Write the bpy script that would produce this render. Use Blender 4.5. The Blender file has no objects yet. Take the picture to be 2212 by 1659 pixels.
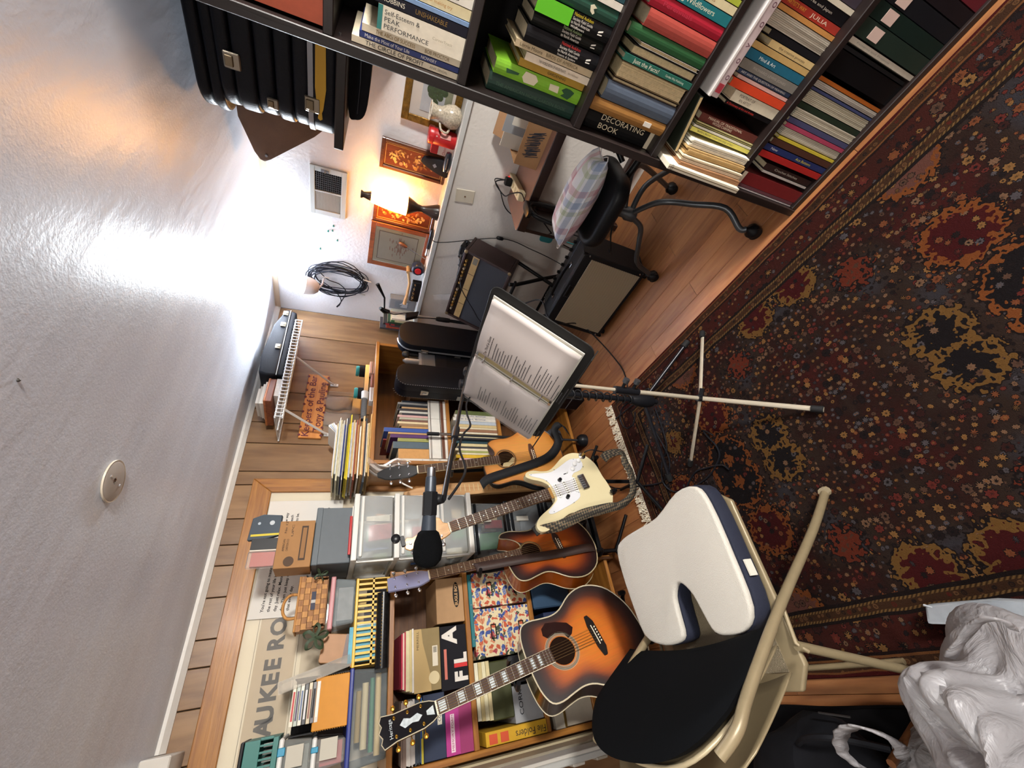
import bpy, bmesh, math, random
from mathutils import Vector, Matrix, Euler
R = math.radians
scene = bpy.context.scene
C = scene.collection
rnd = random.Random(7)

# ---------------------------------------------------------------- camera, world, lights, exposure
# World: X runs along the panelled wall to the right, Y along the white wall away from us, Z up.
# The phone was held upright but saved lying on its side, so the camera is rolled by a quarter turn.
FPX, YAW, PIT, ROL, EYE = 867.0, R(52.159), R(21.651), R(-5.554), 1.5
FW = Vector((math.cos(YAW)*math.cos(PIT), math.sin(YAW)*math.cos(PIT), -math.sin(PIT)))
_r = Vector((math.sin(YAW), -math.cos(YAW), 0)); _d = FW.cross(_r)
RT = _r*math.cos(ROL) + _d*math.sin(ROL); DN = -_r*math.sin(ROL) + _d*math.cos(ROL)
EYEP = Vector((0, 0, EYE))
cd = bpy.data.cameras.new('camera'); cam = bpy.data.objects.new('camera', cd); C.objects.link(cam)
cd.sensor_fit = 'HORIZONTAL'; cd.sensor_width = 36.0; cd.lens = FPX*36.0/2212.0; cd.clip_start = .02
mm = Matrix((DN, RT, -FW)).transposed().to_4x4(); mm.translation = EYEP
cam.matrix_world = mm; scene.camera = cam
def at(px, py, ax, val):
    """point of the room seen at a pixel of the 2212x1659 photograph, on the plane ax = val"""
    v = FW + RT*((829.5-py)/FPX) + DN*((px-1106)/FPX); i = 'xyz'.index(ax)
    return EYEP + v*((val-EYEP[i])/v[i])

w = bpy.data.worlds.new('world'); scene.world = w; w.use_nodes = True
w.node_tree.nodes['Background'].inputs[0].default_value = (.75, .8, 1, 1)
w.node_tree.nodes['Background'].inputs[1].default_value = .05
def light(name, kind, loc, energy, col, size=.1, rot=None, **kw):
    l = bpy.data.lights.new(name, kind); l.energy = energy; l.color = col
    if kind == 'AREA': l.size = size
    else: l.shadow_soft_size = size
    for k, v in kw.items(): setattr(l, k, v)
    o = bpy.data.objects.new(name, l); o.location = loc
    if rot is not None: o.rotation_euler = rot
    C.objects.link(o); return o
CLIP = Vector((2.27, 2.07, 1.86))          # white clip lamp in the corner, shining up
LAMP = Vector((2.315, 1.352, 1.36))        # amber table lamp on the ledge
light('clip_lamp_bulb', 'SPOT', CLIP+Vector((-.012, -.012, .02)), 52, (.87, .94, 1), .03, Vector((-.42, -.5, .76)).to_track_quat('-Z', 'Y').to_euler(), spot_size=R(150), spot_blend=.55)
light('table_lamp_bulb', 'POINT', LAMP, 3.5, (1, .58, .22), .045)
light('ceiling_fill_light', 'AREA', (-.6, .35, 1.985), 6, (1, .975, .94), .42, Euler((0, 0, 0)), shape='DISK')  # weak overhead fill, added out of view
light('wall_fill_light', 'AREA', (1.0, -2.09, 1.70), 62, (1, .96, .9), .4, Euler((R(90), 0, 0)), shape='DISK')  # main room fill from behind the camera, an added source
scene.view_settings.view_transform = 'Standard'; scene.view_settings.look = 'None'
scene.view_settings.exposure = 1.45; scene.view_settings.gamma = 1; scene.view_settings.use_curve_mapping = False

# ---------------------------------------------------------------- materials
def lin(c):
    if isinstance(c, str):
        c = c.lstrip('#'); c = [int(c[i:i+2], 16)/255 for i in (0, 2, 4)]
        c = [x/12.92 if x <= .04045 else ((x+.055)/1.055)**2.4 for x in c]
    return (c[0], c[1], c[2], 1)
MC = {}
def N(t, typ, **kw):
    n = t.nodes.new(typ)
    for k, v in kw.items():
        if k in n.inputs: n.inputs[k].default_value = v
        else: setattr(n, k, v)
    return n
def ramp(t, fac, stops, interp='LINEAR'):
    n = t.nodes.new('ShaderNodeValToRGB'); n.color_ramp.interpolation = interp
    e = n.color_ramp.elements
    while len(e) < len(stops): e.new(.5)
    for k, (p, c) in enumerate(stops): e[k].position = p; e[k].color = lin(c) if not isinstance(c, (int, float)) else (c, c, c, 1)
    t.links.new(fac, n.inputs[0]); return n.outputs[0]
def mix(t, fac, a, b, typ='MIX'):
    n = t.nodes.new('ShaderNodeMix'); n.data_type = 'RGBA'; n.blend_type = typ
    for s, v in ((n.inputs[0], fac), (n.inputs[6], a), (n.inputs[7], b)):
        if hasattr(v, 'is_linked'): t.links.new(v, s)
        elif isinstance(v, (int, float)): s.default_value = v
        else: s.default_value = lin(v)
    return n.outputs[2]
def mth(t, op, a, b=None, c=None):
    n = t.nodes.new('ShaderNodeMath'); n.operation = op
    for s, v in zip(n.inputs, (a, b, c)):
        if v is None: continue
        if hasattr(v, 'is_linked'): t.links.new(v, s)
        else: s.default_value = v
    return n.outputs[0]
def base(name):
    m = bpy.data.materials.new(name); m.use_nodes = True; t = m.node_tree
    return m, t, t.nodes['Principled BSDF']
def mat(col, rough=.55, metal=0., var=.0, vs=30., bump=0., bs=200., trans=0., emit=0., coat=0., alpha=1., sheen=0., name=None, ecol=None):
    """plain procedural material: colour with a little noise variation and fine relief"""
    key = (str(col), rough, metal, var, vs, bump, bs, trans, emit, coat, alpha, sheen)
    if key in MC: return MC[key]
    m, t, b = base(name or 'paint_%s' % str(col).strip('#'))
    b.inputs['Roughness'].default_value = rough; b.inputs['Metallic'].default_value = metal
    if trans: b.inputs['Transmission Weight'].default_value = trans; b.inputs['IOR'].default_value = 1.45
    if coat: b.inputs['Coat Weight'].default_value = coat; b.inputs['Coat Roughness'].default_value = .08
    if sheen: b.inputs['Sheen Weight'].default_value = sheen
    if alpha < 1: b.inputs['Alpha'].default_value = alpha
    c = lin(col)
    if max(c[:3]) < .02 and not coat and not metal: b.inputs['Specular IOR Level'].default_value = .22 if rough < .9 else .06
    tc = N(t, 'ShaderNodeTexCoord')
    if var:
        n = N(t, 'ShaderNodeTexNoise', Scale=vs, Detail=4.); t.links.new(tc.outputs['Object'], n.inputs['Vector'])
        o = ramp(t, n.outputs[0], [(.3, tuple(x*(1-var) for x in c[:3])), (.7, tuple(min(1, x*(1+var)) for x in c[:3]))])
        t.links.new(o, b.inputs['Base Color'])
    else: b.inputs['Base Color'].default_value = c
    if bump:
        n = N(t, 'ShaderNodeTexNoise', Scale=bs, Detail=3.); t.links.new(tc.outputs['Object'], n.inputs['Vector'])
        bp = N(t, 'ShaderNodeBump', Strength=bump, Distance=.01); t.links.new(n.outputs[0], bp.inputs['Height']); t.links.new(bp.outputs[0], b.inputs['Normal'])
    if emit:
        b.inputs['Emission Color'].default_value = lin(ecol or col); b.inputs['Emission Strength'].default_value = emit
    MC[key] = m; return m
def wood(dark, light_, axis='Z', scale=6., rough=.45, coat=.0, name='wood', stretch=12., rnd_obj=.0):
    key = ('wood', dark, light_, axis, scale, rough, coat, stretch, rnd_obj)
    if key in MC: return MC[key]
    m, t, b = base(name); tc = N(t, 'ShaderNodeTexCoord'); mp = N(t, 'ShaderNodeMapping')
    s = [stretch]*3; s['XYZ'.index(axis)] = 1.; mp.inputs['Scale'].default_value = s
    t.links.new(tc.outputs['Object'], mp.inputs[0])
    n1 = N(t, 'ShaderNodeTexNoise', Scale=scale, Detail=6., Distortion=.6); t.links.new(mp.outputs[0], n1.inputs['Vector'])
    n2 = N(t, 'ShaderNodeTexNoise', Scale=scale*.22, Detail=2.); t.links.new(mp.outputs[0], n2.inputs['Vector'])
    if rnd_obj:
        oi = N(t, 'ShaderNodeObjectInfo'); n1.noise_dimensions = '4D'; n2.noise_dimensions = '4D'
        v = mth(t, 'MULTIPLY', oi.outputs['Random'], 40.); t.links.new(v, n1.inputs['W']); t.links.new(v, n2.inputs['W'])
    f = mth(t, 'ADD', mth(t, 'MULTIPLY', n1.outputs[0], .6), mth(t, 'MULTIPLY', n2.outputs[0], .4))
    col = ramp(t, f, [(.34, dark), (.66, light_)])
    if rnd_obj:
        k = mth(t, 'ADD', mth(t, 'MULTIPLY', oi.outputs['Random'], rnd_obj), 1-rnd_obj*.6)
        hs = N(t, 'ShaderNodeHueSaturation'); t.links.new(col, hs.inputs['Color']); t.links.new(k, hs.inputs['Value']); col = hs.outputs[0]
    t.links.new(col, b.inputs['Base Color']); b.inputs['Roughness'].default_value = rough
    if coat: b.inputs['Coat Weight'].default_value = coat; b.inputs['Coat Roughness'].default_value = .1
    bp = N(t, 'ShaderNodeBump', Strength=.12, Distance=.004); t.links.new(n1.outputs[0], bp.inputs['Height']); t.links.new(bp.outputs[0], b.inputs['Normal'])
    MC[key] = m; return m
def glass(col='#ffffff', rough=.02, alpha=.14, name='clear_plastic'):
    """thin clear sheet: see-through with a glossy film"""
    key = ('glass', col, rough, alpha)
    if key in MC: return MC[key]
    m, t, b = base(name); b.inputs['Base Color'].default_value = lin(col); b.inputs['Roughness'].default_value = rough
    tr = N(t, 'ShaderNodeBsdfTransparent'); ms = N(t, 'ShaderNodeMixShader'); fr = N(t, 'ShaderNodeFresnel', IOR=1.45)
    f = mth(t, 'MAXIMUM', fr.outputs[0], alpha)
    t.links.new(f, ms.inputs[0]); t.links.new(tr.outputs[0], ms.inputs[1]); t.links.new(b.outputs[0], ms.inputs[2])
    t.links.new(ms.outputs[0], t.nodes['Material Output'].inputs[0]); MC[key] = m; return m

# ---------------------------------------------------------------- mesh helpers
class M:
    def __init__(s, T=None): s.v = []; s.f = []; s.T = T
    def pt(s, p):
        p = Vector(p); return s.T @ p if s.T else p
    def add(s, vs, fs):
        n = len(s.v); s.v += [s.pt(p) for p in vs]; s.f += [tuple(n+i for i in f) for f in fs]; return s
    def box(s, x0, x1, y0, y1, z0, z1):
        return s.add([(x0,y0,z0),(x1,y0,z0),(x1,y1,z0),(x0,y1,z0),(x0,y0,z1),(x1,y0,z1),(x1,y1,z1),(x0,y1,z1)],
                     [(0,3,2,1),(4,5,6,7),(0,1,5,4),(1,2,6,5),(2,3,7,6),(3,0,4,7)])
    def hexa(s, bot, top):
        n = len(bot); return s.add(list(bot)+list(top), [tuple(range(n))[::-1], tuple(range(n, 2*n))]+[(i, (i+1) % n, n+(i+1) % n, n+i) for i in range(n)])
    def prism(s, out, d, axis='z', base=0.):
        """outline of 2-D points extruded by d along an axis ('z': xy outline, 'y': xz outline, 'x': yz outline)"""
        mk = {'z': lambda a, b, c: (a, b, c), 'y': lambda a, b, c: (a, c, b), 'x': lambda a, b, c: (c, a, b)}[axis]
        return s.hexa([mk(a, b, base) for a, b in out], [mk(a, b, base+d) for a, b in out])
    def tube(s, pts, r, n=8, cap=True, closed=False, flat=1.):
        pts = [Vector(p) for p in pts]; k = len(pts); rs = r if isinstance(r, (list, tuple)) else [r]*k
        up = None; rings = []
        for i, p in enumerate(pts):
            if closed: t = pts[(i+1) % k]-pts[i-1]
            else: t = pts[min(i+1, k-1)]-pts[max(i-1, 0)]
            t = t.normalized() if t.length > 1e-9 else Vector((0, 0, 1))
            if up is None:
                up = Vector((0, 0, 1)) if abs(t.z) < .9 else Vector((1, 0, 0))
            a = (up-t*up.dot(t)); a = a.normalized() if a.length > 1e-6 else t.orthogonal().normalized()
            up = a; b = t.cross(a)
            rings.append([p+(a*math.cos(2*math.pi*j/n)*flat+b*math.sin(2*math.pi*j/n))*rs[i] for j in range(n)])
        vs = [q for g in rings for q in g]; fs = []
        for i in range(k if closed else k-1):
            i2 = (i+1) % k
            for j in range(n): fs.append((i*n+j, i*n+(j+1) % n, i2*n+(j+1) % n, i2*n+j))
        if cap and not closed: fs += [tuple(range(n))[::-1], tuple((k-1)*n+j for j in range(n))]
        return s.add(vs, fs)
    def lathe(s, prof, n=20, c=(0, 0, 0), ax='z', cap=True):
        """profile of (radius, height) pairs turned about an axis"""
        mk = {'z': lambda r, a, h: (r*math.cos(a), r*math.sin(a), h), 'x': lambda r, a, h: (h, r*math.cos(a), r*math.sin(a)), 'y': lambda r, a, h: (r*math.sin(a), h, r*math.cos(a))}[ax]
        c = Vector(c); vs = [Vector(mk(r, 2*math.pi*j/n, h))+c for r, h in prof for j in range(n)]; k = len(prof); fs = []
        for i in range(k-1):
            for j in range(n): fs.append((i*n+j, i*n+(j+1) % n, (i+1)*n+(j+1) % n, (i+1)*n+j))
        if cap: fs += [tuple(range(n))[::-1], tuple((k-1)*n+j for j in range(n))]
        return s.add(vs, fs)
    def grid(s, fn, nu, nv):
        vs = [fn(i/nu, j/nv) for i in range(nu+1) for j in range(nv+1)]
        return s.add(vs, [(i*(nv+1)+j, (i+1)*(nv+1)+j, (i+1)*(nv+1)+j+1, i*(nv+1)+j+1) for i in range(nu) for j in range(nv)])
    def o(s, name, m, parent=None, bevel=0., smooth=False, seg=1, sub=0, label=None, solid=0.):
        me = bpy.data.meshes.new(name); me.from_pydata([tuple(p) for p in s.v], [], s.f)
        bm = bmesh.new(); bm.from_mesh(me); bmesh.ops.recalc_face_normals(bm, faces=bm.faces)
        if bevel:
            ed = [e for e in bm.edges if len(e.link_faces) == 2 and e.calc_face_angle(0) > R(25)]
            bmesh.ops.bevel(bm, geom=ed, offset=bevel, segments=seg, profile=.6, affect='EDGES', clamp_overlap=True)
        for f in bm.faces: f.smooth = smooth
        if smooth:
            for e in bm.edges:
                if len(e.link_faces) == 2 and e.calc_face_angle(0) > R(48): e.smooth = False
        bm.to_mesh(me); bm.free(); me.materials.append(m)
        ob = bpy.data.objects.new(name, me); C.objects.link(ob)
        if solid:
            md = ob.modifiers.new('thickness', 'SOLIDIFY'); md.thickness = solid; md.offset = 0
        if sub:
            md = ob.modifiers.new('rounding', 'SUBSURF'); md.levels = sub; md.render_levels = sub
        if parent: ob.parent = parent
        if label: ob['label'] = label
        return ob
def tag(o, label, cat, group=None):
    o['label'] = label; o['category'] = cat
    if group: o['group'] = group
    return o
def thing(name, label, cat, loc=(0, 0, 0), rot=None, group=None, mw=None):
    o = bpy.data.objects.new(name, None); o.empty_display_size = .05; C.objects.link(o)
    if mw is not None: o.matrix_world = mw
    else:
        o.location = loc
        if rot is not None: o.rotation_euler = rot
    return tag(o, label, cat, group)
def struct(o): o['kind'] = 'structure'; return o
def axes(origin, x, y, z):
    m = Matrix((Vector(x), Vector(y), Vector(z))).transposed().to_4x4(); m.translation = Vector(origin); return m
def smooth_path(pts, n=6, closed=False):
    pts = [Vector(p) for p in pts]; out = []; k = len(pts)
    for i in range(k if closed else k-1):
        g = (lambda j: pts[j % k]) if closed else (lambda j: pts[max(0, min(k-1, j))])
        p0, p1, p2, p3 = g(i-1), g(i), g(i+1), g(i+2)
        for j in range(n):
            t = j/n; out.append(.5*((2*p1)+(p2-p0)*t+(2*p0-5*p1+4*p2-p3)*t*t+(-p0+3*p1-3*p2+p3)*t**3))
    if not closed: out.append(pts[-1])
    return out
def rrect(x0, x1, y0, y1, r, n=4):
    o = []
    for cx, cy, a in ((x1-r, y1-r, 0), (x0+r, y1-r, 90), (x0+r, y0+r, 180), (x1-r, y0+r, 270)):
        for i in range(n+1): o.append((cx+r*math.cos(R(a+90*i/n)), cy+r*math.sin(R(a+90*i/n))))
    return o
def text(s, parent, m, mw, size, name='lettering', align='LEFT', bold=0., fit=None, shear=0., thick=.0, sx=1.):
    """flat print: a line of letters as a thin mesh; mw has x = reading direction, y = letters' up, z = out of the surface"""
    cu = bpy.data.curves.new('txt', 'FONT'); cu.body = s; cu.size = size; cu.align_x = align; cu.align_y = 'CENTER'; cu.offset = bold; cu.shear = shear; cu.resolution_u = 3; cu.extrude = thick
    tmp = bpy.data.objects.new('txt', cu); C.objects.link(tmp)
    dg = bpy.context.evaluated_depsgraph_get(); me = bpy.data.meshes.new_from_object(tmp.evaluated_get(dg)); me.name = name
    bpy.data.objects.remove(tmp); bpy.data.curves.remove(cu)
    if len(me.vertices) == 0: return None
    k = sx
    if fit:
        xs = [v.co.x for v in me.vertices]; wd = max(xs)-min(xs); k = fit/wd if wd else 1
    me.transform(mw @ Matrix.Diagonal((k, 1, 1, 1)))
    me.materials.clear(); me.materials.append(m)
    ob = bpy.data.objects.new(name, me); C.objects.link(ob)
    if parent: ob.parent = parent
    return ob
ORD = ['first', 'second', 'third', 'fourth', 'fifth', 'sixth', 'seventh', 'eighth', 'ninth', 'tenth', 'eleventh', 'twelfth', 'thirteenth', 'fourteenth', 'fifteenth', 'sixteenth', 'seventeenth', 'eighteenth', 'nineteenth', 'twentieth', 'twenty-first', 'twenty-second', 'twenty-third', 'twenty-fourth', 'twenty-fifth', 'twenty-sixth', 'twenty-seventh', 'twenty-eighth', 'twenty-ninth', 'thirtieth']
BLACK = '#141417'; INK = mat('#17161a', .7); WHITEINK = mat('#efe9dc', .7); CHROME = mat('#c9c9cc', .18, 1.); STEEL = mat('#8d8f93', .35, 1.); PAGES = mat('#cdbd9b', .8, var=.12, vs=160.)

# ================================================================ the room
CEIL, YP, XW, XL, LEDGE = 2.066, 2.44, 2.40, 2.28, 1.105
XMIN, YMIN = -1.9, -2.2
def floor_mat():
    return wood('#784728', '#a06c42', 'Y', 5., .38, name='laminate', stretch=9., rnd_obj=.25)
fl = struct(M().box(XMIN-.1, XW+.1, YMIN-.1, YP+.1, -.08, -.006).o('floor', mat('#7a4a2e', .5)))
PLK = floor_mat(); xx = -.318; row_i = 0; proto = None
while xx < XL-.005:
    wdt = .096; yy = -.55-(row_i*.37) % 1.1
    while yy < YP:
        y2 = min(YP, yy+1.1); y1 = max(-.55, yy)
        if y2-y1 > .03: M().box(xx+.0007, min(XL+.08, xx+wdt)-.0007, y1+.0007, y2-.0007, -.006, 0).o('plank', PLK, fl, bevel=.0008)
        yy += 1.1
    xx += wdt; row_i += 1
# ceiling: glossy rolled paint, streaky and stippled
def ceil_mat():
    m, t, b = base('ceiling_paint'); tc = N(t, 'ShaderNodeTexCoord')
    mp = N(t, 'ShaderNodeMapping'); mp.inputs['Scale'].default_value = (.7, 2.6, 1); t.links.new(tc.outputs['Object'], mp.inputs[0])
    n = N(t, 'ShaderNodeTexNoise', Scale=3.2, Detail=3.); t.links.new(mp.outputs[0], n.inputs['Vector'])
    t.links.new(ramp(t, n.outputs[0], [(.3, '#c3c9d6'), (.7, '#ced4e0')]), b.inputs['Base Color'])
    n2 = N(t, 'ShaderNodeTexNoise', Scale=115., Detail=4., Roughness=.55); t.links.new(tc.outputs['Object'], n2.inputs['Vector'])
    h = mth(t, 'ADD', mth(t, 'MULTIPLY', n.outputs[0], .7), mth(t, 'MULTIPLY', n2.outputs[0], .1))
    bp = N(t, 'ShaderNodeBump', Strength=.22, Distance=.03); t.links.new(h, bp.inputs['Height']); t.links.new(bp.outputs[0], b.inputs['Normal'])
    b.inputs['Roughness'].default_value = .34; b.inputs['Specular IOR Level'].default_value = .5
    return m
ce = struct(M().box(XMIN-.1, XW+.1, YMIN-.1, YP+.1, CEIL, CEIL+.06).o('ceiling', ceil_mat()))
WALL = mat('#d9d6d6', .75, var=.03, vs=5., bump=.25, bs=55., name='white_wall_paint')
LOWW = mat('#cfcac4', .7, var=.02, vs=4., bump=.15, bs=60., name='lower_wall_paint')
struct(M().box(XW, XW+.08, YMIN, YP, LEDGE-.02, CEIL).o('wall_right', WALL))
struct(M().box(XL, XW+.08, YMIN, YP, 0, LEDGE-.03).o('wall_right_lower', LOWW))
struct(M().box(XL-.022, XW, YMIN, YP-.006, LEDGE-.03, LEDGE).o('trim_1', mat('#bdbdba', .5, var=.05), bevel=.003))
struct(M().box(XMIN-.08, XMIN, YMIN, YP, 0, CEIL).o('wall_left', mat('#bdb9b4', .8)))
struct(M().box(XMIN, XW, YMIN-.08, YMIN, 0, CEIL).o('wall_front', mat('#c4c0bb', .8)))
# panelled wall: each board of its own width, dark joints between
wb = struct(M().box(XMIN, XW, YP+.006, YP+.07, 0, CEIL).o('wall_back', mat('#241709', .8)))
PANW = wood('#6a4c32', '#93724e', 'Z', 3.2, .38, name='wall_panelling', stretch=7., rnd_obj=.22)
gx = [2.40, 2.143, 1.932, 1.65, 1.515, 1.422, 1.28, 1.103, 1.023, .837, .706, .609, .469, .301, .197, .055, -.123, -.3, -.42, -.6, -.75, -1., -1.2, -1.4, -1.6, -1.9]
for a, b_ in zip(gx[1:], gx[:-1]):
    M().box(a+.0022, b_-.0022, YP, YP+.007, 0, CEIL).o('panel', PANW, wb, bevel=.0018)
# mouldings along the ceiling
TRIM = mat('#d5d2cc', .5, var=.04)
struct(M().prism([(YP, CEIL), (YP-.03, CEIL), (YP-.028, CEIL-.012), (YP-.008, CEIL-.03), (YP, CEIL-.03)], XW-(-.07), 'x', -.07).o('trim_2', TRIM))
struct(M().prism([(XW, CEIL), (XW-.022, CEIL), (XW-.02, CEIL-.01), (XW-.006, CEIL-.03), (XW, CEIL-.03)], YP-YMIN, 'y', YMIN).o('trim_3', mat('#c7b8a2', .55)))
s_ = struct(M().box(XMIN, -.072, 2.24, YP-.001, 1.975, CEIL).o('trim_4', mat('#c9c4bb', .6), bevel=.004))
# ---------------------------------------------------------------- rug
def rug_mat():
    m, t, b = base('persian_rug'); tc = N(t, 'ShaderNodeTexCoord'); sp = N(t, 'ShaderNodeSeparateXYZ'); t.links.new(tc.outputs['Object'], sp.inputs[0])
    HX, HY = .70, 1.07
    X, Y = sp.outputs[0], sp.outputs[1]
    ax_ = mth(t, 'ABSOLUTE', X); ay_ = mth(t, 'ABSOLUTE', Y)
    wob = N(t, 'ShaderNodeTexNoise', Scale=9., Detail=1.); t.links.new(tc.outputs['Object'], wob.inputs['Vector'])
    wv = mth(t, 'MULTIPLY', mth(t, 'SUBTRACT', wob.outputs[0], .5), .012)
    d = mth(t, 'ADD', mth(t, 'MINIMUM', mth(t, 'SUBTRACT', HX, ax_), mth(t, 'SUBTRACT', HY, ay_)), wv)
    cv = N(t, 'ShaderNodeCombineXYZ'); t.links.new(ax_, cv.inputs[0]); t.links.new(ay_, cv.inputs[1])
    nz = N(t, 'ShaderNodeTexNoise', Scale=38., Detail=2.); t.links.new(cv.outputs[0], nz.inputs['Vector'])
    vd = N(t, 'ShaderNodeMix'); vd.data_type = 'VECTOR'; vd.inputs[0].default_value = .011; t.links.new(cv.outputs[0], vd.inputs[4]); t.links.new(nz.outputs['Color'], vd.inputs[5])
    dv = vd.outputs[1]
    def vor(scale, rand=.75, vec=dv, feat='F1'):
        n = N(t, 'ShaderNodeTexVoronoi', Scale=scale, Randomness=rand); n.feature = feat; t.links.new(vec, n.inputs['Vector']); return n
    # little flowers: rings inside each cell, cell colour picks the petal colour
    def flowers(scale, stops, ground, rand=.7):
        v = vor(scale, rand); sx = N(t, 'ShaderNodeSeparateXYZ'); t.links.new(v.outputs['Color'], sx.inputs[0])
        pet = ramp(t, sx.outputs[0], stops, 'CONSTANT')
        ring = ramp(t, v.outputs['Distance'], [(0, .25), (.09, 1.), (.13, .1), (.22, .9), (.34, .75), (.38, 0.)], 'CONSTANT')
        keep = mth(t, 'GREATER_THAN', sx.outputs[1], .28)
        return mix(t, mth(t, 'MULTIPLY', ring, keep), ground, pet)
    big = N(t, 'ShaderNodeTexNoise', Scale=3.1, Detail=2.); t.links.new(cv.outputs[0], big.inputs['Vector'])
    ground = ramp(t, big.outputs[0], [(.36, '#571c17'), (.44, '#3c2019'), (.52, '#443229'), (.6, '#4c4a52'), (.68, '#3a1c1a')])
    def rosettes(scale, stops, under, rand, keep_t, rad=.42):
        v = vor(scale, rand); sx = N(t, 'ShaderNodeSeparateXYZ'); t.links.new(v.outputs['Color'], sx.inputs[0])
        df = N(t, 'ShaderNodeVectorMath', operation='SUBTRACT'); t.links.new(dv, df.inputs[0]); t.links.new(v.outputs['Position'], df.inputs[1])
        sd = N(t, 'ShaderNodeSeparateXYZ'); t.links.new(df.outputs[0], sd.inputs[0])
        an = mth(t, 'ARCTAN2', sd.outputs[1], sd.outputs[0]); pt = mth(t, 'MULTIPLY', mth(t, 'ABSOLUTE', mth(t, 'SINE', mth(t, 'MULTIPLY', an, 4.))), .11)
        dd = mth(t, 'ADD', v.outputs['Distance'], pt); pet = ramp(t, sx.outputs[0], stops, 'CONSTANT'); eye = ramp(t, sx.outputs[2], stops[::-1] and [(0, '#1a1012'), (.4, '#b07a44'), (.7, '#5a1c1a')], 'CONSTANT')
        kp = mth(t, 'GREATER_THAN', sx.outputs[1], keep_t)
        c = mix(t, mth(t, 'MULTIPLY', kp, mth(t, 'LESS_THAN', dd, rad+.07)), under, '#1a1011')
        c = mix(t, mth(t, 'MULTIPLY', kp, mth(t, 'LESS_THAN', dd, rad)), c, pet)
        return mix(t, mth(t, 'MULTIPLY', kp, mth(t, 'LESS_THAN', dd, rad*.48)), c, eye)
    ST = [(0, '#a5623c'), (.16, '#6f6a70'), (.3, '#2a1a1c'), (.42, '#b98a50'), (.56, '#8a3a30'), (.68, '#7a5a48'), (.8, '#a58062'), (.9, '#4a2420')]
    fine2 = rosettes(58., ST, ground, .8, .2); fine = rosettes(33., ST, fine2, .9, .3)
    V = vor(4.4, .65); zz = N(t, 'ShaderNodeTexNoise', Scale=62., Detail=1.); t.links.new(cv.outputs[0], zz.inputs['Vector'])
    dd = mth(t, 'ADD', V.outputs['Distance'], mth(t, 'MULTIPLY', mth(t, 'SUBTRACT', zz.outputs[0], .5), .26))
    cs = N(t, 'ShaderNodeSeparateXYZ'); t.links.new(V.outputs['Color'], cs.inputs[0])
    core = ramp(t, cs.outputs[0], [(0, '#5a0d10'), (.35, '#1c1216'), (.55, '#8a5a4c'), (.72, '#6e4c3a')], 'CONSTANT')
    rim = ramp(t, cs.outputs[2], [(0, '#a8612c'), (.45, '#9a7238'), (.75, '#8a3a22')], 'CONSTANT')
    inn = rosettes(40., ST, core, .9, .35)
    fld = mix(t, mth(t, 'LESS_THAN', dd, .47), fine, '#231312'); fld = mix(t, mth(t, 'LESS_THAN', dd, .435), fld, rim); fld = mix(t, mth(t, 'LESS_THAN', dd, .37), fld, inn)
    fld = mix(t, mth(t, 'LESS_THAN', dd, .17), fld, core); fld = mix(t, mth(t, 'LESS_THAN', dd, .11), fld, rim)
    bor = rosettes(24., ST, rosettes(50., ST, mix(t, big.outputs[0], '#6a1f15', '#43261c'), .8, .35), .6, .35)
    grd = flowers(60., [(0, '#9a7048'), (.4, '#7a2a1c'), (.7, '#2a1c1a')], '#5a3a22', .3)
    band = lambda a, b2: mth(t, 'MULTIPLY', mth(t, 'GREATER_THAN', d, a), mth(t, 'LESS_THAN', d, b2))
    # barber-pole hatching of the narrow guard lines
    wv2 = N(t, 'ShaderNodeTexWave', Scale=55.); wv2.bands_direction = 'DIAGONAL'; t.links.new(tc.outputs['Object'], wv2.inputs['Vector'])
    line = mix(t, wv2.outputs['Fac'], '#4c3216', '#b08a52')
    c = fld
    for a, b2, col in ((-.1, .011, '#661312'), (.011, .016, '#a06a3c'), (.016, .042, grd), (.042, .048, '#a06a3c'), (.048, .056, '#2a120f'), (.056, .137, bor), (.137, .146, '#241411'), (.146, .153, line), (.153, .172, grd), (.172, .179, line), (.179, .19, '#241411')):
        c = mix(t, band(a, b2), c, col)
    c = mix(t, .85, c, '#52443c', 'MULTIPLY')
    t.links.new(c, b.inputs['Base Color']); b.inputs['Roughness'].default_value = .95; b.inputs['Specular IOR Level'].default_value = .15
    pile = N(t, 'ShaderNodeTexNoise', Scale=420., Detail=2.); t.links.new(tc.outputs['Object'], pile.inputs['Vector'])
    bp = N(t, 'ShaderNodeBump', Strength=.6, Distance=.004); t.links.new(pile.outputs[0], bp.inputs['Height']); t.links.new(bp.outputs[0], b.inputs['Normal'])
    return m
rug = thing('persian_rug', 'dark red patterned oriental rug with white fringe on the wooden floor', 'rug', (.52, .61, 0))
M().box(-.70, .70, -1.07, 1.07, .0005, .008).o('pile', rug_mat(), rug, bevel=.003)
FR = mat('#cfc4ae', .95, var=.15, vs=90.)
pr0 = []
for k in range(5):
    m = M(); 
    for j in range(3):
        q = [(rnd.uniform(-.004, .004)+(j-1)*.003, 0, .005)]
        for i in range(1, 6): q.append((q[-1][0]+rnd.uniform(-.008, .008), i*.013+rnd.uniform(-.002, .004), .004+rnd.uniform(0, .006)))
        m.tube(q, .0026, 5)
    ob = m.o('tassel', FR, rug); ob.location = (-.69+k*.0122, 1.07, 0); pr0.append(ob)
for k in range(5, 114):
    ob = pr0[k % 5].copy(); C.objects.link(ob); ob.parent = rug; ob.location = (-.69+k*.0122, 1.07, 0); ob.rotation_euler = (0, 0, rnd.uniform(-.25, .25))

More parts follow.
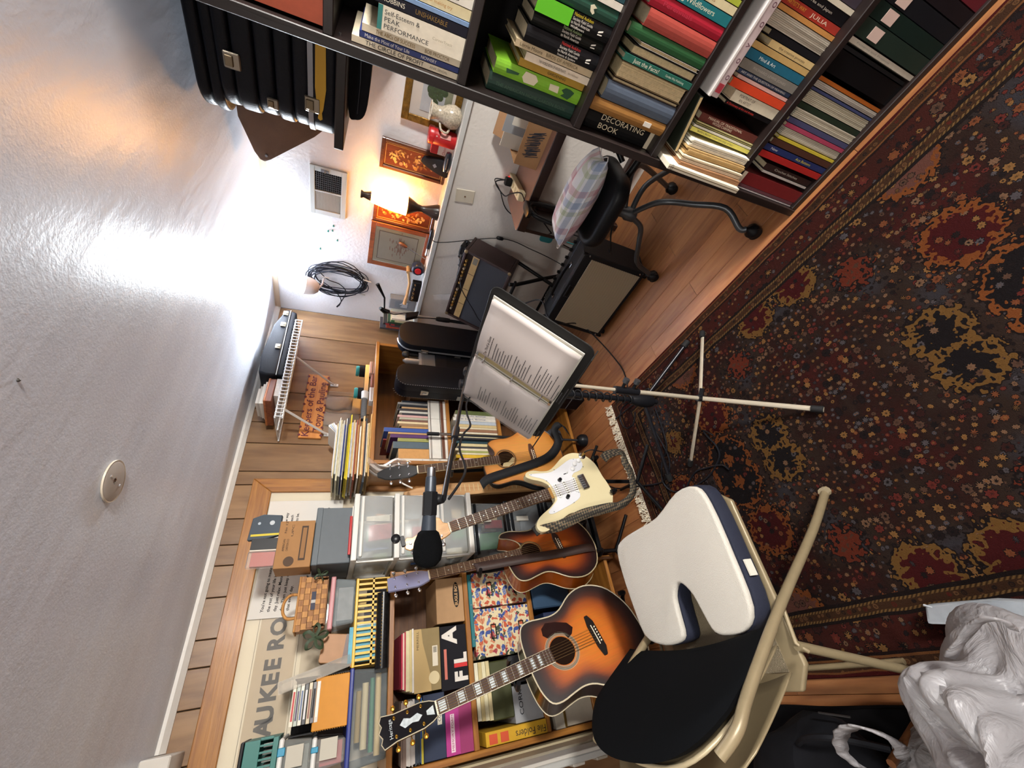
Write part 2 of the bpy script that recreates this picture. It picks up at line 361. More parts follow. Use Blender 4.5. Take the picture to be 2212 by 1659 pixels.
# ================================================================ dark bookcase on the right, and its books
ESP = wood('#120c0b', '#241917', 'Y', 5., .42, name='espresso_veneer', stretch=10.)
ESPZ = wood('#120c0b', '#241917', 'Z', 5., .42, name='espresso_veneer_upright', stretch=10.)
RF = [.022, .352, .69, .972, 1.318, 1.635]          # shelf floors, bottom to top
bc = thing('bookcase', 'tall dark espresso bookcase filled with books beside the rug', 'bookcase', (1.24, .385, 0))
def loc(m, o): m.T = Matrix.Translation(-Vector(o)); return m
BO = (1.24, .385, 0)
loc(M(), BO).box(1.24, 1.54, .36, .385, 0, 1.95).o('side_panel', ESPZ, bc, bevel=.002)
loc(M(), BO).box(1.24, 1.54, -.62, -.595, 0, 1.95).o('side_panel', ESPZ, bc, bevel=.002)
for z in RF: loc(M(), BO).box(1.242, 1.532, -.595, .36, z-.022, z).o('shelf', ESP, bc, bevel=.002)
loc(M(), BO).box(1.242, 1.532, -.595, .36, 1.928, 1.95).o('top', ESP, bc, bevel=.002)
loc(M(), BO).box(1.532, 1.54, -.595, .36, 0, 1.95).o('back_panel', mat('#0e0a0a', .6), bc)
for z in (1.62, 1.60): loc(M(), BO).tube([(1.27, .36, z), (1.27, .354, z)], .0035, 8).o('shelf_pin', STEEL, bc)

def book(x, y1, y0, z, h, dep, col, label, group, texts=(), rough=.5, lean=0., pages=True, rnd_sp=.0, kind='book', fore=False, cap=None, sheets=False):
    """book standing with its spine towards -x; y1 = left side, y0 = right side; texts = (string, from, to, size, colour, offset)"""
    th = y1-y0; r = thing(kind, label, 'book' if kind in ('book',) else ('binder' if 'binder' in kind else 'magazine'), (x, y0+th/2, z), Euler((R(lean), 0, 0)), group)
    cm = mat(col, rough, var=.06, vs=60.)
    if sheets:                                          # a bundle of pages, cut edges outwards
        n = max(2, int(th/.0035)); m = M()
        for i in range(n):
            a = -th/2+th*i/n; m.box(rnd.uniform(0, .004), dep, a, a+th/n*.86, 0, h-rnd.uniform(0, .008))
        m.o('pages', cm, r)
        M().box(.006, dep, -th/2+.0005, th/2-.0005, 0, h-.009).o('inner_pages', PAGES, r)
        return r
    m = M(); b = .0022 if th > .012 else .0012
    if fore:                                            # turned round: fore edge of the pages outwards
        m.box(0, dep, -th/2, -th/2+b, 0, h).box(0, dep, th/2-b, th/2, 0, h); m.o('cover', cm, r)
        n = max(3, int(th/.003)); pm = M()
        for i in range(n):
            a = -th/2+b+(th-2*b)*i/n; pm.box(.004+rnd.uniform(0, .0015), dep-.002, a, a+(th-2*b)/n*.9, .003, h-.004)
        pm.o('pages', mat('#cbb68c', .8, var=.12, vs=140.), r); return r
    k = 5; arc = []
    for i in range(k+1):
        a = -th/2+th*i/k; arc.append((rnd_sp*(2*a/th)**2, a))
    out = arc+[(dep, th/2), (dep, th/2-b)]+[(p[0]+b, p[1]*(1-2*b/th)) for p in arc[::-1]]+[(dep, -th/2+b), (dep, -th/2)]
    # cover as a bent sheet: spine plus two boards
    m.prism(out, h, 'z', 0.); m.o('cover', cm, r, smooth=False)
    if pages: M().box(b+rnd_sp+.001, dep-.004, -th/2+b, th/2-b, .002, h-.004).o('pages', PAGES, r)
    if cap: M().box(-.0006, .001, -th/2*.98, th/2*.98, h*cap[0], h*cap[1]).o('spine_band', mat(cap[2], .5), r)
    for tx in texts:
        s, a, e, size, tc, off = (tuple(tx)+(0.,)*6)[:6]
        # reading direction runs down the spine
        mw = axes((-.0009, off, h*(1-a)), (0, 0, -1), (0, -1, 0), (-1, 0, 0))
        text(s, r, mat(tc, .6), mw, size, 'spine_lettering', fit=h*(e-a))
    return r

ROWN = {4: 'second shelf', 3: 'third shelf', 2: 'fourth shelf', 1: 'fifth shelf', 0: 'bottom shelf'}
CLR = {4: .29, 3: .318, 2: .256, 1: .31, 0: .304}
def fill(rowk, items):
    n = 0
    for it in items:
        x, y1, y0, h, col, desc = it[:6]; kw = dict(it[6]) if len(it) > 6 else {}
        dep = kw.pop('dep', .17 if h < .24 else .2); dep = min(dep, 1.53-x-.004); h = min(h, CLR[rowk])
        book(x, y1-.0004, y0+.0004, RF[rowk]+.0006, h, dep, col, '%s, %s from left on bookcase\'s %s' % (desc, ORD[n], ROWN[rowk]), 'books in the dark bookcase', **kw); n += 1
T = lambda *a: dict(texts=a)
fill(4, [
 (1.262, .359, .345, .256, '#dccfb4', 'cream paperback with black title', dict(texts=(('THE CIRCLE OF PROFIT', .12, .66, .012, '#17161a'), ('ANIK SINGAL', .72, .9, .008, '#8a8070')))),
 (1.262, .344, .332, .24, '#24336f', 'navy blue paperback', dict(texts=(('Make the Most of Your Life', .05, .48, .0105, '#e8e4da'), ('NOWERY', .6, .76, .0095, '#e8e4da')))),
 (1.262, .331, .316, .235, '#e0d3b8', 'cream paperback with ochre title', dict(texts=(('THE ABCs OF SUCCESS', .13, .52, .0105, '#8a6a1e'), ('BOB PROCTOR', .62, .88, .011, '#7a6230')))),
 (1.255, .315, .268, .203, '#e6dcc6', 'thick white book with teal top', dict(texts=(('Self-Esteem &', .07, .46, .0125, '#22242a', -.012), ('PEAK', .07, .24, .0125, '#22242a', .001), ('PERFORMANCE', .07, .58, .0125, '#22242a', .014), ('CareerTrack', .62, .86, .008, '#b0a58a')), cap=(.95, 1., '#2f7f78'))),
 (1.255, .267, .247, .224, '#1b1a26', 'black book with gold title', dict(texts=(('ROBBINS', .12, .34, .0125, '#e6dcc6'), ('UNSHAKEABLE', .45, .78, .013, '#8a6a2c')))),
 (1.255, .246, .237, .215, '#7d9abf', 'thin light blue book'),
 (1.258, .236, .215, .22, '#d8c89c', 'tan paperback with worn title', dict(texts=(('The Courage of making try', .3, .8, .009, '#b07a3a'),))),
 (1.258, .214, .19, .23, '#e6dfcf', 'white paperback with dark title', dict(texts=(('Fearless Living', .2, .85, .011, '#3a2a24'),))),
 (1.26, .189, .16, .22, '#7a3a2a', 'rust brown book'), (1.26, .159, .13, .21, '#d0c6a8', 'pale cream book'),
])
GP = dict(rnd_sp=.005, rough=.35)
fill(3, [
 (1.285, .359, .318, .262, '#17352a', 'thick dark green hardback', dict(rnd_sp=.006, texts=(('THE AMERICAN HOME GARDEN BOOK', .08, .9, .012, '#3f5a45'),))),
 (1.28, .317, .283, .256, '#79b028', 'lime green book with vegetable drawings', dict(rnd_sp=.004)),
 (1.285, .282, .264, .197, '#b08a2a', 'mustard yellow paperback', T(('GARDENING', .42, .7, .009, '#3a2a10'))),
 (1.27, .263, .245, .189, '#d8c9b2', 'pinkish cream paperback', T(('THE WORLD BOOK OF HOUSE PLANTS', .2, .62, .0085, '#222026'), ('Elvin McDonald', .66, .82, .006, '#8a7a66'))),
 (1.27, .244, .228, .224, '#bfab88', 'tan paperback with dark title', T(('Lorrie Moore', .05, .33, .011, '#5a4a30'), ('BIRDS OF AMERICA', .38, .8, .0105, '#6b5a3a'))),
 (1.262, .227, .193, .208, '#17171a', 'black field guide with red heading', dict(GP, texts=(('National Audubon', .46, .72, .0095, '#c22a22', -.0115), ('Society Field Guide', .45, .73, .0085, '#e6dfd2', -.003), ('to North American', .44, .72, .0085, '#e6dfd2', .005), ('Insects & Spiders', .45, .7, .007, '#c9c2b6', .0125)))),
 (1.27, .192, .166, .2, '#191a18', 'black field guide with green heading', dict(GP, texts=(('National Audubon', .4, .66, .009, '#9ab07a', -.009), ('Society Field Guide', .4, .67, .0085, '#e6dfd2', -.001), ('to North American', .4, .66, .0085, '#e6dfd2', .007)))),
 (1.258, .165, .132, .205, '#151517', 'black and lime field guide with yellow heading', dict(GP, cap=(.55, 1., '#5fbf1e'), texts=(('National Audubon', .47, .73, .0095, '#d8c21e', -.011), ('Society Field Guide', .47, .74, .0085, '#e6dfd2', -.0025), ('to North American', .46, .72, .0085, '#e6dfd2', .005), ('Wildflowers', .47, .66, .007, '#e6dfd2', .0125)))),
 (1.258, .131, .1, .24, '#1d4436', 'dark green hardback with small dog emblem', dict(GP)),
 (1.258, .099, .085, .24, '#e0d8c8', 'white paperback'), (1.26, .084, .05, .22, '#20434a', 'dark teal hardback'),
])
fill(2, [
 (1.285, .359, .306, .248, '#131314', 'very thick black book with bold cream title', dict(rnd_sp=.008, texts=(('DECORATING', .22, .84, .021, '#e0d2b2', -.012), ('BOOK', .22, .5, .021, '#e0d2b2', .011)), cap=(.0, .06, '#cfc2a8'))),
 (1.25, .305, .272, .262, '#8a5f2c', 'brown mottled hardback with paper tag', dict(rnd_sp=.006)),
 (1.25, .271, .226, .236, '#4c5766', 'thick slate blue hardback', dict(rnd_sp=.006)),
 (1.253, .225, .216, .227, '#3a2a22', 'thin dark book with pages outwards', dict(fore=True)),
 (1.252, .215, .177, .224, '#5a4a30', 'thick book with cream page edges outwards', dict(fore=True)),
 (1.248, .176, .16, .227, '#1f5f50', 'dark green book with cream title', T(('Just the Facts!', .13, .5, .013, '#e6dfc8'), ('Garden Way Publishing', .6, .88, .0075, '#cfd6c2'))),
 (1.254, .159, .138, .213, '#1c1a18', 'book with pale page edges outwards', dict(fore=True)),
 (1.254, .137, .128, .198, '#e0dccf', 'thin white book with pages outwards', dict(fore=True)),
 (1.25, .127, .101, .246, '#23562f', 'green hardback with faded spine', dict(rnd_sp=.004)),
 (1.248, .1, .064, .216, '#a4443a', 'thick salmon red hardback', dict(rnd_sp=.003)),
 (1.25, .063, .034, .226, '#a3142c', 'crimson hardback', dict(rnd_sp=.003, texts=(('Perennials', .15, .55, .013, '#b83248'),))),
 (1.25, .033, .01, .235, '#157076', 'teal book with cream title', T(('Growing Wildflowers', .1, .78, .015, '#e0e0c2'))),
 (1.25, .009, -.008, .23, '#d8caa0', 'cream book', T(('Herb Gardens', .3, .7, .01, '#8a5a3a'))),
 (1.25, -.009, -.022, .235, '#a8b33a', 'yellow green book'), (1.25, -.023, -.05, .24, '#3a2a26', 'dark brown book'),
])
fill(1, [
 (1.262, .262, .25, .25, '#c9bf5a', 'pale yellow paperback', T(('Build a Better Understanding of Art', .1, .7, .007, '#5a5230'))),
 (1.264, .249, .243, .245, '#d0cbb8', 'thin pale paperback'), (1.268, .242, .238, .24, '#8a8250', 'thin olive booklet'), (1.268, .237, .233, .242, '#b9b07a', 'thin khaki booklet'),
 (1.272, .232, .21, .238, '#5c2a22', 'maroon book with cream title', T(('MANUAL OF TRADITIONAL', .12, .72, .0095, '#dccdb4', -.004), ('WOOD CARVING', .22, .56, .0095, '#dccdb4', .0045))),
 (1.27, .171, .16, .192, '#161214', 'black paperback with red title', T(('A Dictionary of Art and Artists', .03, .62, .008, '#d23a30'))),
 (1.268, .158, .13, .184, '#cfc4ac', 'cream paperback with dark title', T(('PORTRAIT OF', .12, .46, .0105, '#4a4038', -.005), ('AN ARTIST', .16, .42, .0105, '#4a4038', .006))),
 (1.266, .129, .108, .217, '#cf4220', 'bright orange paperback'),
 (1.27, .107, .098, .207, '#c9a49a', 'thin pink and white paperback'),
 (1.272, .097, .086, .215, '#33405a', 'thin dark blue paperback', T(('ART AND THE QUESTION OF MEANING', .05, .9, .007, '#e0dccf'))),
 (1.268, .085, .063, .223, '#77726a', 'grey hardback', T(('RICHARD LEWIS JONES', .2, .8, .008, '#a39c90'))),
 (1.27, .062, .04, .23, '#1a6078', 'teal blue paperback', T(('Mind & Art', .22, .5, .011, '#dfe6e0'))),
 (1.27, .039, .024, .224, '#bf9d62', 'tan paperback'), (1.27, .023, .007, .178, '#cdb17a', 'small tan paperback', T(('the creative process', .2, .8, .008, '#3a3020'))),
 (1.27, .006, -.01, .196, '#16161a', 'small black book'), (1.272, -.011, -.044, .234, '#b7ad9c', 'stack of grey white journals', dict(sheets=True)),
 (1.272, -.045, -.056, .22, '#c58a4a', 'thin orange tan paperback'), (1.276, -.057, -.075, .225, '#9c2f22', 'brick red paperback', T(("ARTIST'S WAY", .1, .4, .011, '#dca23a'), ('JULIA', .5, .8, .011, '#e0d0b8'))),
 (1.278, -.076, -.1, .225, '#17161a', 'black paperback with white title', T(('Art of Korea and Japan', .1, .75, .008, '#d8d2c2'))), (1.274, -.101, -.113, .23, '#d0c6b0', 'thin cream paperback'), (1.276, -.114, -.15, .22, '#39303a', 'dark violet hardback'),
])
fill(0, [
 (1.256, .3585, .354, .29, '#c4bab8', 'very thin white booklet'), (1.258, .353, .343, .288, '#7a4a52', 'thin mauve folder'),
 (1.254, .342, .303, .308, '#6e1a1c', 'thick red ring folder', dict(cap=(.93, 1., '#d8cbb4'))), (1.262, .291, .283, .226, '#cfc8c0', 'thin white booklet with dark edge'),
 (1.262, .281, .261, .232, '#33201e', 'dark brown book with white print', T(('Crochet Stitches', .2, .7, .01, '#cfc8b8'))),
 (1.25, .249, .23, .309, '#a31f1c', 'bright red large book'), (1.252, .228, .21, .311, '#1e2c5c', 'navy book with yellow print', T(('Ace Buttons', .5, .75, .011, '#c9b83a'), ('New', .1, .2, .01, '#d0d0d0'))),
 (1.252, .208, .19, .29, '#4a2c20', 'brown large book'), (1.252, .189, .18, .278, '#c9b43a', 'thin yellow magazine'), (1.253, .179, .156, .28, '#bfb6a4', 'bundle of white magazines', dict(sheets=True)),
 (1.253, .155, .143, .287, '#a8405a', 'thin pink magazine'), (1.254, .142, .128, .29, '#47486a', 'violet blue magazine'), (1.254, .127, .102, .29, '#c6bda8', 'thick bundle of cream magazines', dict(sheets=True)),
 (1.256, .101, .087, .294, '#1c2c1e', 'very dark green magazine'), (1.256, .086, .055, .293, '#b5ac96', 'bundle of beige magazines', dict(sheets=True)), (1.257, .054, .047, .295, '#3a4266', 'thin navy magazine'),
 (1.257, .046, .03, .298, '#b3aa9e', 'grey white magazine bundle', dict(sheets=True)), (1.258, .029, .019, .318, '#a85a1e', 'orange large booklet'),
 (1.256, .008, -.045, .306, '#0f0f11', 'wide black folder', dict(rough=.35)), (1.262, -.047, -.056, .318, '#232325', 'spiral bound black booklet'), (1.252, -.062, -.075, .312, '#c2b9a8', 'thin white ring binder', T(('Patterns and Projects', .1, .6, .006, '#8a8478'))),
 (1.25, -.078, -.117, .31, '#14271f', 'dark green ring binder with lowest pink label', dict(kind='ring_binder')), (1.25, -.118, -.153, .312, '#12221d', 'dark green ring binder with middle pink label', dict(kind='ring_binder')),
 (1.25, -.154, -.19, .312, '#121419', 'black ring binder with pink label', dict(kind='ring_binder')), (1.25, -.192, -.225, .3, '#191317', 'dark plum ring binder', dict(kind='ring_binder')), (1.25, -.227, -.26, .29, '#5c1420', 'dark red ring binder', dict(kind='ring_binder')),
])
# paper labels on the three binders, tag on the brown book, drawings on the lime book
for o in [o for o in C.objects if o.name.startswith('ring_binder')][:3]:
    M().box(-.0012, .0, -.013, .013, .215, .258).o('label_card', mat('#cdb2a6', .8), o)
for o in list(C.objects):
    if o.get('label', '').startswith('brown mottled'): M().box(-.0012, .004, -.006, .006, .05, .075).o('paper_tag', mat('#d8d2c6', .8), o)
    if o.get('label', '').startswith('lime green book'):
        dk = mat('#1f4a2a', .6); wh = mat('#d8cfb0', .6)
        M().prism([(-.004, .225), (.006, .222), (.002, .19), (-.003, .188)], .0012, 'x', -.001).o('leek_print', dk, o)
        M().prism([(-.013, .172), (.002, .178), (.012, .17), (.011, .14), (-.002, .132), (-.012, .142)], .0012, 'x', -.001).o('cauliflower_print', wh, o)
        M().prism([(-.008, .098), (.006, .096), (.007, .068), (-.009, .07)], .0012, 'x', -.001).o('radish_print', wh, o)
        M().prism([(-.012, .05), (-.004, .06), (.002, .05), (.009, .058), (.012, .035), (.004, .028), (-.008, .022), (-.012, .036)], .0012, 'x', -.001).o('leaf_print', dk, o)
    if o.get('label', '').startswith('dark green hardback with small dog'):
        M().prism([(-.008, .07), (-.004, .078), (.006, .074), (.01, .066), (.006, .062), (.0, .068), (-.004, .06)], .0012, 'x', -.001).o('dog_emblem', wh, o)
    if 'field guide' in o.get('label', ''):
        M().prism([(-.004, .022), (-.001, .022), (.003, .034), (.0, .034)], .0012, 'x', -.001).o('imprint', WHITEINK, o)
        M().prism([(.004, .022), (.006, .022), (.007, .034), (.005, .034)], .0012, 'x', -.001).o('imprint', WHITEINK, o)
# large flat box lying on top of the fifth shelf's books
gb = thing('flat_box', 'large flat pinkish white game box lying on the books of the fifth shelf', 'box', (1.246, .165, .352+.2405))
M().box(0, .25, -.44, 0, 0, .026).o('body', mat('#b9a7a6', .5, var=.15, vs=25.), gb, bevel=.002)
M().box(-.002, .252, -.442, .002, .026, .034).o('lid_edge', mat('#d9d2cd', .5), gb, bevel=.001)
for k, (s, yy) in enumerate(zip('oovoov', (-.05, -.09, -.125, -.17, -.21, -.25))): text(s, gb, mat('#5a3440', .6), axes((-.0012, yy, .013), (0, -1, 0), (0, 0, 1), (-1, 0, 0)), .024, 'side_lettering', 'CENTER')
M().box(-.0012, 0, -.034, -.012, .004, .022).o('red_emblem', mat('#9c2f3a', .5), gb)
# things at the left end of the fifth shelf: white boxed set, sagging paper bundles and a leaning green book
x0 = 1.2
wbx = thing('boxed_set', 'white slipcase standing at the open left end of the fifth shelf', 'box', (1.185, .3585, .3525))
M().box(0, .2, -.016, 0, 0, .30).o('slipcase', mat('#d9d0ba', .55), wbx, bevel=.001)
M().box(-.001, .2, -.0095, -.0065, .002, .298).o('slot', mat('#7a6a52', .8), wbx)
text('CD', wbx, INK, axes((.06, .0012, .285), (1, 0, 0), (0, 0, 1), (0, 1, 0)), .02, 'box_lettering')
text('CD', wbx, INK, axes((-.0012, -.008, .285), (0, -1, 0), (0, 0, 1), (-1, 0, 0)), .012, 'box_lettering', 'CENTER')
def sag(y1, th, h, bend, x, col, name, label, cat):
    m = M(); n = 10; k = max(2, int(th/.004))
    for i in range(k):
        a0, a1 = y1-th*i/k, y1-th*(i+.86)/k
        pts = lambda a: [(a-bend*math.sin(math.pi*.5*j/n)**2, j/n*h*(1-.02*(i % 3))) for j in range(n+1)]
        p, q = pts(a0), pts(a1)
        m.prism(p+q[::-1], .19, 'x', x+rnd.uniform(0, .006))
    o = m.o(name, mat(col, .8, var=.1, vs=50.)); o.location.z = .3526; return tag(o, label, cat, 'paper bundles on the fifth shelf')
sag(.3415, .0145, .262, -.006, 1.2, '#8a6240', 'paper_bundle', 'brown and orange magazine bundle beside the white slipcase on the fifth shelf', 'papers')
sag(.3262, .0165, .252, -.006, 1.215, '#d8c8aa', 'paper_bundle', 'cream sagging paper bundle beside the brown magazines on the fifth shelf', 'papers')
sag(.3088, .0195, .246, -.006, 1.225, '#b3935f', 'paper_bundle', 'tan sagging paper bundle in the middle of the fifth shelf papers', 'papers')
sag(.2885, .0215, .24, -.006, 1.235, '#e0dac8', 'paper_bundle', 'white sagging paper bundle next to the pale yellow paperback', 'papers')
lb = thing('leaning_book', 'dark green hardback leaning across the fifth shelf above the cream papers', 'book', (1.25, .325, .6185), Euler((R(80), 0, 0)))
M().box(0, .18, -.012, .0, .0, .15).o('cover', mat('#23281c', .6), lb, bevel=.001); M().box(-.001, .178, -.010, -.002, .001, .148).o('pages', mat('#b9a274', .8), lb)
# top shelf
for y1, y0, h, col, desc in ((.352, .25, .205, '#a84a2c', 'orange leather album'), (.248, .2, .2, '#3c1418', 'dark red hardback'), (.199, .15, .21, '#5a2620', 'red brown hardback')):
    book(1.262, y1, y0, RF[5]+.0006, h, .22, col, desc+' on the top shelf of the dark bookcase', 'books in the dark bookcase')

# ================================================================ white wall: vent, pictures, lamps and the things on the ledge
LZ = LEDGE+.0005
def local(o): return Matrix.Translation(-Vector(o))
# vent: two-part register, louvres open on the right half and closed on the left
v = thing('wall_vent', 'white metal wall vent with dark open louvres below the ceiling', 'vent', (XW, 1.443, 1.726))
m = M()
for a, b_, c_, d_ in ((-.147, .147, .072, .097), (-.147, .147, -.097, -.068), (-.147, -.118, -.068, .072), (.118, .147, -.068, .072), (-.006, .002, -.068, .072)): m.box(-.012, -.001, a, b_, c_, d_)
m.o('frame', mat('#b9bab4', .45), v, bevel=.0015)
M().box(-.002, -.0008, -.118, .118, -.068, .072).o('duct', mat('#0c0c0e', .9), v)
for k in range(13): M().box(-.007, -.0045, -.118, -.006, -.066+k*.0106, -.063+k*.0106).o('louvre', mat('#4b4a4a', .5), v)
for k in range(9): M().box(-.006, -.003, -.1165+k*.0125, -.1135+k*.0125, -.068, .072).o('bar', mat('#3c3b3b', .5), v)
for k in range(18): M().box(-.0075, -.0035, .002, .118, -.068+k*.00778, -.0612+k*.00778).o('louvre', mat('#8d8375', .55), v)
M().tube([(-.012, -.128, .02), (-.03, -.13, .018)], .006, 8).o('lever', CHROME, v); M().box(-.016, -.012, -.134, -.12, .0, .04).o('lever_plate', STEEL, v)
# four little turquoise push pins in the wall, two dark ones
for k, (y, z) in enumerate(((1.655, 1.695), (1.69, 1.70), (1.70, 1.725), (1.755, 1.67), (1.845, 1.77))):
    tag(M().lathe([(.002, -.012), (.006, -.010), (.003, -.006), (.004, 0)], 10, (XW, y, z), 'x').o('push_pin', mat('#1f6f62', .4)), ('lone dark push pin nearest the cable coil' if k == 4 else '%s turquoise push pin of the cluster left of the vent' % ('lowest right', 'lower middle', 'upper', 'leftmost')[k]), 'push pin', 'push pins in the white wall')
# outlet cover on the lower wall
oc = thing('outlet_plate', 'cream blank outlet plate on the lower wall under the ledge', 'outlet', (XL, 1.185, .985), Euler((R(-6), 0, 0)))
M().box(-.006, 0, -.04, .04, -.055, .055).o('plate', mat('#bfb7a6', .5), oc, bevel=.003); M().tube([(-.009, 0, 0), (-.005, 0, 0)], .005, 8).o('screw', CHROME, oc)
def frame(name, label, yl, yr, zb, zt, fw, fm, inner, x=XW, tilt=2.):
    """picture leaning on the ledge; yl > yr"""
    wd, ht = yl-yr, zt-zb; o = thing(name, label, 'picture', (x-.014-math.sin(R(tilt))*ht, (yl+yr)/2, zb+.001), Euler((0, R(tilt), 0)))
    for a, b_, c_, d_ in ((-wd/2, wd/2, 0, fw), (-wd/2, wd/2, ht-fw, ht), (-wd/2, -wd/2+fw, fw, ht-fw), (wd/2-fw, wd/2, fw, ht-fw)):
        M().box(-.006, .012, a, b_, c_, d_).o('frame_rail', fm, o, bevel=.002)
    M().box(.001, .009, -wd/2+fw*.8, wd/2-fw*.8, fw*.8, ht-fw*.8).o('panel', inner, o)
    return o, wd, ht
WAL = wood('#3f2013', '#6b3a22', 'Z', 6., .4, .2, name='walnut'); MAH = wood('#53240f', '#7c3a1a', 'Z', 5., .3, .4, name='mahogany_veneer')
INLAY = [mat(c, .4) for c in ('#b98a4a', '#c9a25c', '#9c6a34', '#a87a5a', '#8a5a2c')]
def marquetry(yl, yr, zb, zt, label, seed):
    o, wd, ht = frame('marquetry_panel', label, yl, yr, zb, zt, .018, WAL, MAH); r2 = random.Random(seed)
    m = M(); 
    for a, b_, c_, d_ in ((-.5, .5, 0, 0), (-.5, .5, 1, 1), (-.5, -.5, 0, 1), (.5, .5, 0, 1)):
        y0, y1 = a*(wd-.052), b_*(wd-.052); z0, z1 = .026+c_*(ht-.052), .026+d_*(ht-.052); m.box(.0002, .001, y0-.0012, y1+.0012, z0-.0012, z1+.0012)
    m.o('inlay_line', INLAY[1], o)
    for k in range(64):
        tz = r2.uniform(-1, 1); ty = r2.uniform(-1, 1)*(1-tz*tz)**.5
        cy, cz = ty*wd*.27, ht*.52+tz*ht*.34; a = r2.uniform(0, 6.3); L, W = r2.uniform(.006, .013), r2.uniform(.003, .006)
        if k % 7 == 0: L = W = r2.uniform(.007, .011)
        pts = [(cy+L*math.cos(t)*math.cos(a)-W*math.sin(t)*math.sin(a), cz+L*math.cos(t)*math.sin(a)+W*math.sin(t)*math.cos(a)) for t in [j*math.pi/4 for j in range(8)]]
        M().prism(pts, .0012, 'x', -.0002-.00001*k).o('inlay_petal', INLAY[k % 5], o)
    return o
marquetry(1.203, 1.041, LZ, 1.468, 'upright walnut panel inlaid with a flower bouquet, right of the glowing lamp', 3)
marquetry(1.5385, 1.385, LZ, 1.474, 'upright walnut panel inlaid with flowers, half hidden behind the glowing lamp', 5)
o, wd, ht = frame('bird_print', 'wooden framed pale print with cream mat left of the glowing lamp', 1.878, 1.548, LZ, 1.478, .03, wood('#5a2c18', '#8a4c2c', 'Z', 6., .4, .2), mat('#c9c3a8', .7))
M().box(-.0006, .002, -.108, .108, .07, .318).o('brown_fillet', mat('#5a3a28', .6), o); M().box(-.0012, .002, -.104, .104, .074, .314).o('print', mat('#cfcabb', .8, var=.08, vs=14.), o)
rr = random.Random(2); m = M()
for k in range(60):
    y, z = rr.gauss(-.005, .03), rr.gauss(.185, .028); m.prism([(y-.012, z-.001), (y+.01, z-.003), (y+.012, z+.002), (y-.008, z+.003)], .0004, 'x', -.0016-.00001*k)
m.o('sketch_strokes', mat('#a8806e', .8), o); M().box(-.004, -.003, -.13, .13, .03, .36).o('glazing', glass(alpha=.04), o)
o, wd, ht = frame('gilt_painting', 'small gilt framed landscape painting behind the speckled jug on the ledge', .922, .62, LZ, 1.39, .035, mat('#7a5a24', .35, .6, var=.4, vs=40., bump=.4, bs=90.), mat('#b5aca4', .7, var=.08, vs=9.))
M().box(-.0008, .002, -.09, .085, .05, .2).o('canvas', mat('#9a9ca0', .7, var=.12, vs=14.), o)
m = M()
for k in range(16): m.lathe([(0.0005, -.003), (.012+.006*rr.random(), -.0022), (.013, -.0006), (.002, 0)], 9, (0, -.02+rr.gauss(0, .022), .135+rr.gauss(0, .02)), 'x')
m.o('painted_tree', mat('#2c3a20', .8, var=.4, vs=60.), o); M().box(-.0014, .001, -.09, .085, .05, .085).o('painted_ground', mat('#6f6f5a', .8, var=.2, vs=30.), o)

# amber table lamp
tl = thing('table_lamp', 'glowing amber shaded table lamp with dark wooden hourglass base on the ledge', 'lamp', (LAMP.x, LAMP.y, LZ))
DW = mat('#1f1310', .4, var=.2, vs=30., coat=.3)
M().lathe([(.046, 0), (.046, .012), (.036, .04), (.024, .075), (.0175, .1), (.022, .125), (.038, .155), (.05, .18), (.05, .186)], 28).o('base', DW, tl, smooth=True)
M().lathe([(.058, .188), (.052, .26), (.044, .32), (.032, .385), (.027, .388)], 28, cap=False).o('shade', mat('#ffb24a', .5, trans=.0, emit=18., ecol='#ffb24c', name='amber_shade'), tl, smooth=True, solid=.002)
M().lathe([(.026, .386), (.026, .392), (.016, .43), (.022, .44), (.021, .446)], 20).o('finial', DW, tl, smooth=True)
M().lathe([(.003, .19), (.022, .23), (.024, .255), (.014, .285), (.003, .3)], 14).o('bulb', mat('#fff0d0', .4, emit=14., ecol='#ffd9a0'), tl, smooth=True)
tc_ = M().tube(smooth_path([(2.36, 1.42, LZ+.006), (2.27, 1.47, LZ+.006), (2.235, 1.5, 1.07), at(1080, 515, 'x', 2.25), at(1150, 540, 'x', 2.2), at(1210, 570, 'x', 2.1), (2.05, 1.42, .1), (2.03, 1.5, .006)]), .0028, 6)
lc = thing('lamp_cord', 'thin black lamp cord with inline switch hanging down the lower wall', 'cord'); tc_.o('cord', mat(BLACK, .5), lc, smooth=True)
q = at(1080, 515, 'x', 2.25); M(Matrix.Translation(q)).lathe([(.004, -.025), (.011, -.018), (.012, 0), (.011, .018), (.004, .025)], 10, (0, 0, 0), 'z').o('inline_switch', mat(BLACK, .4), lc, smooth=True)

# clip lamp under the ceiling, coil of cable hanging from its bracket
cl = thing('clip_lamp', 'round white clip lamp shining up into the corner under the ceiling', 'lamp', CLIP-Vector((0, 0, .05)))
WP = mat('#c9bfba', .5)
cm = M(Euler((R(14), R(-10), 0)).to_matrix().to_4x4())
cm.lathe([(.012, -.045), (.03, -.042), (.048, -.02), (.056, .01), (.06, .045), (.056, .045), (.05, .01), (.03, -.03)], 24, cap=False).o('reflector', WP, cl, smooth=True)
M(Euler((R(14), R(-10), 0)).to_matrix().to_4x4()).lathe([(.002, -.03), (.018, -.025), (.024, -.005), (.018, .015), (.002, .022)], 14).o('bulb', mat('#ffffff', .4, emit=25., ecol='#eaf4ff'), cl, smooth=True)
M().tube([(.0, 0, -.045), (.05, .01, -.06), (.12, .02, -.06)], .006, 8).o('bracket', WP, cl, smooth=True)
for s in (-1, 1): M().lathe([(.003, -.002), (.004, 0), (.003, .002)], 8, (-.03, s*.012, -.03), 'x').o('vent_hole', INK, cl)
cb = thing('cable_coil', 'coil of black cables hanging on the white wall under the clip lamp', 'cable', (XW-.03, 2.06, 1.66))
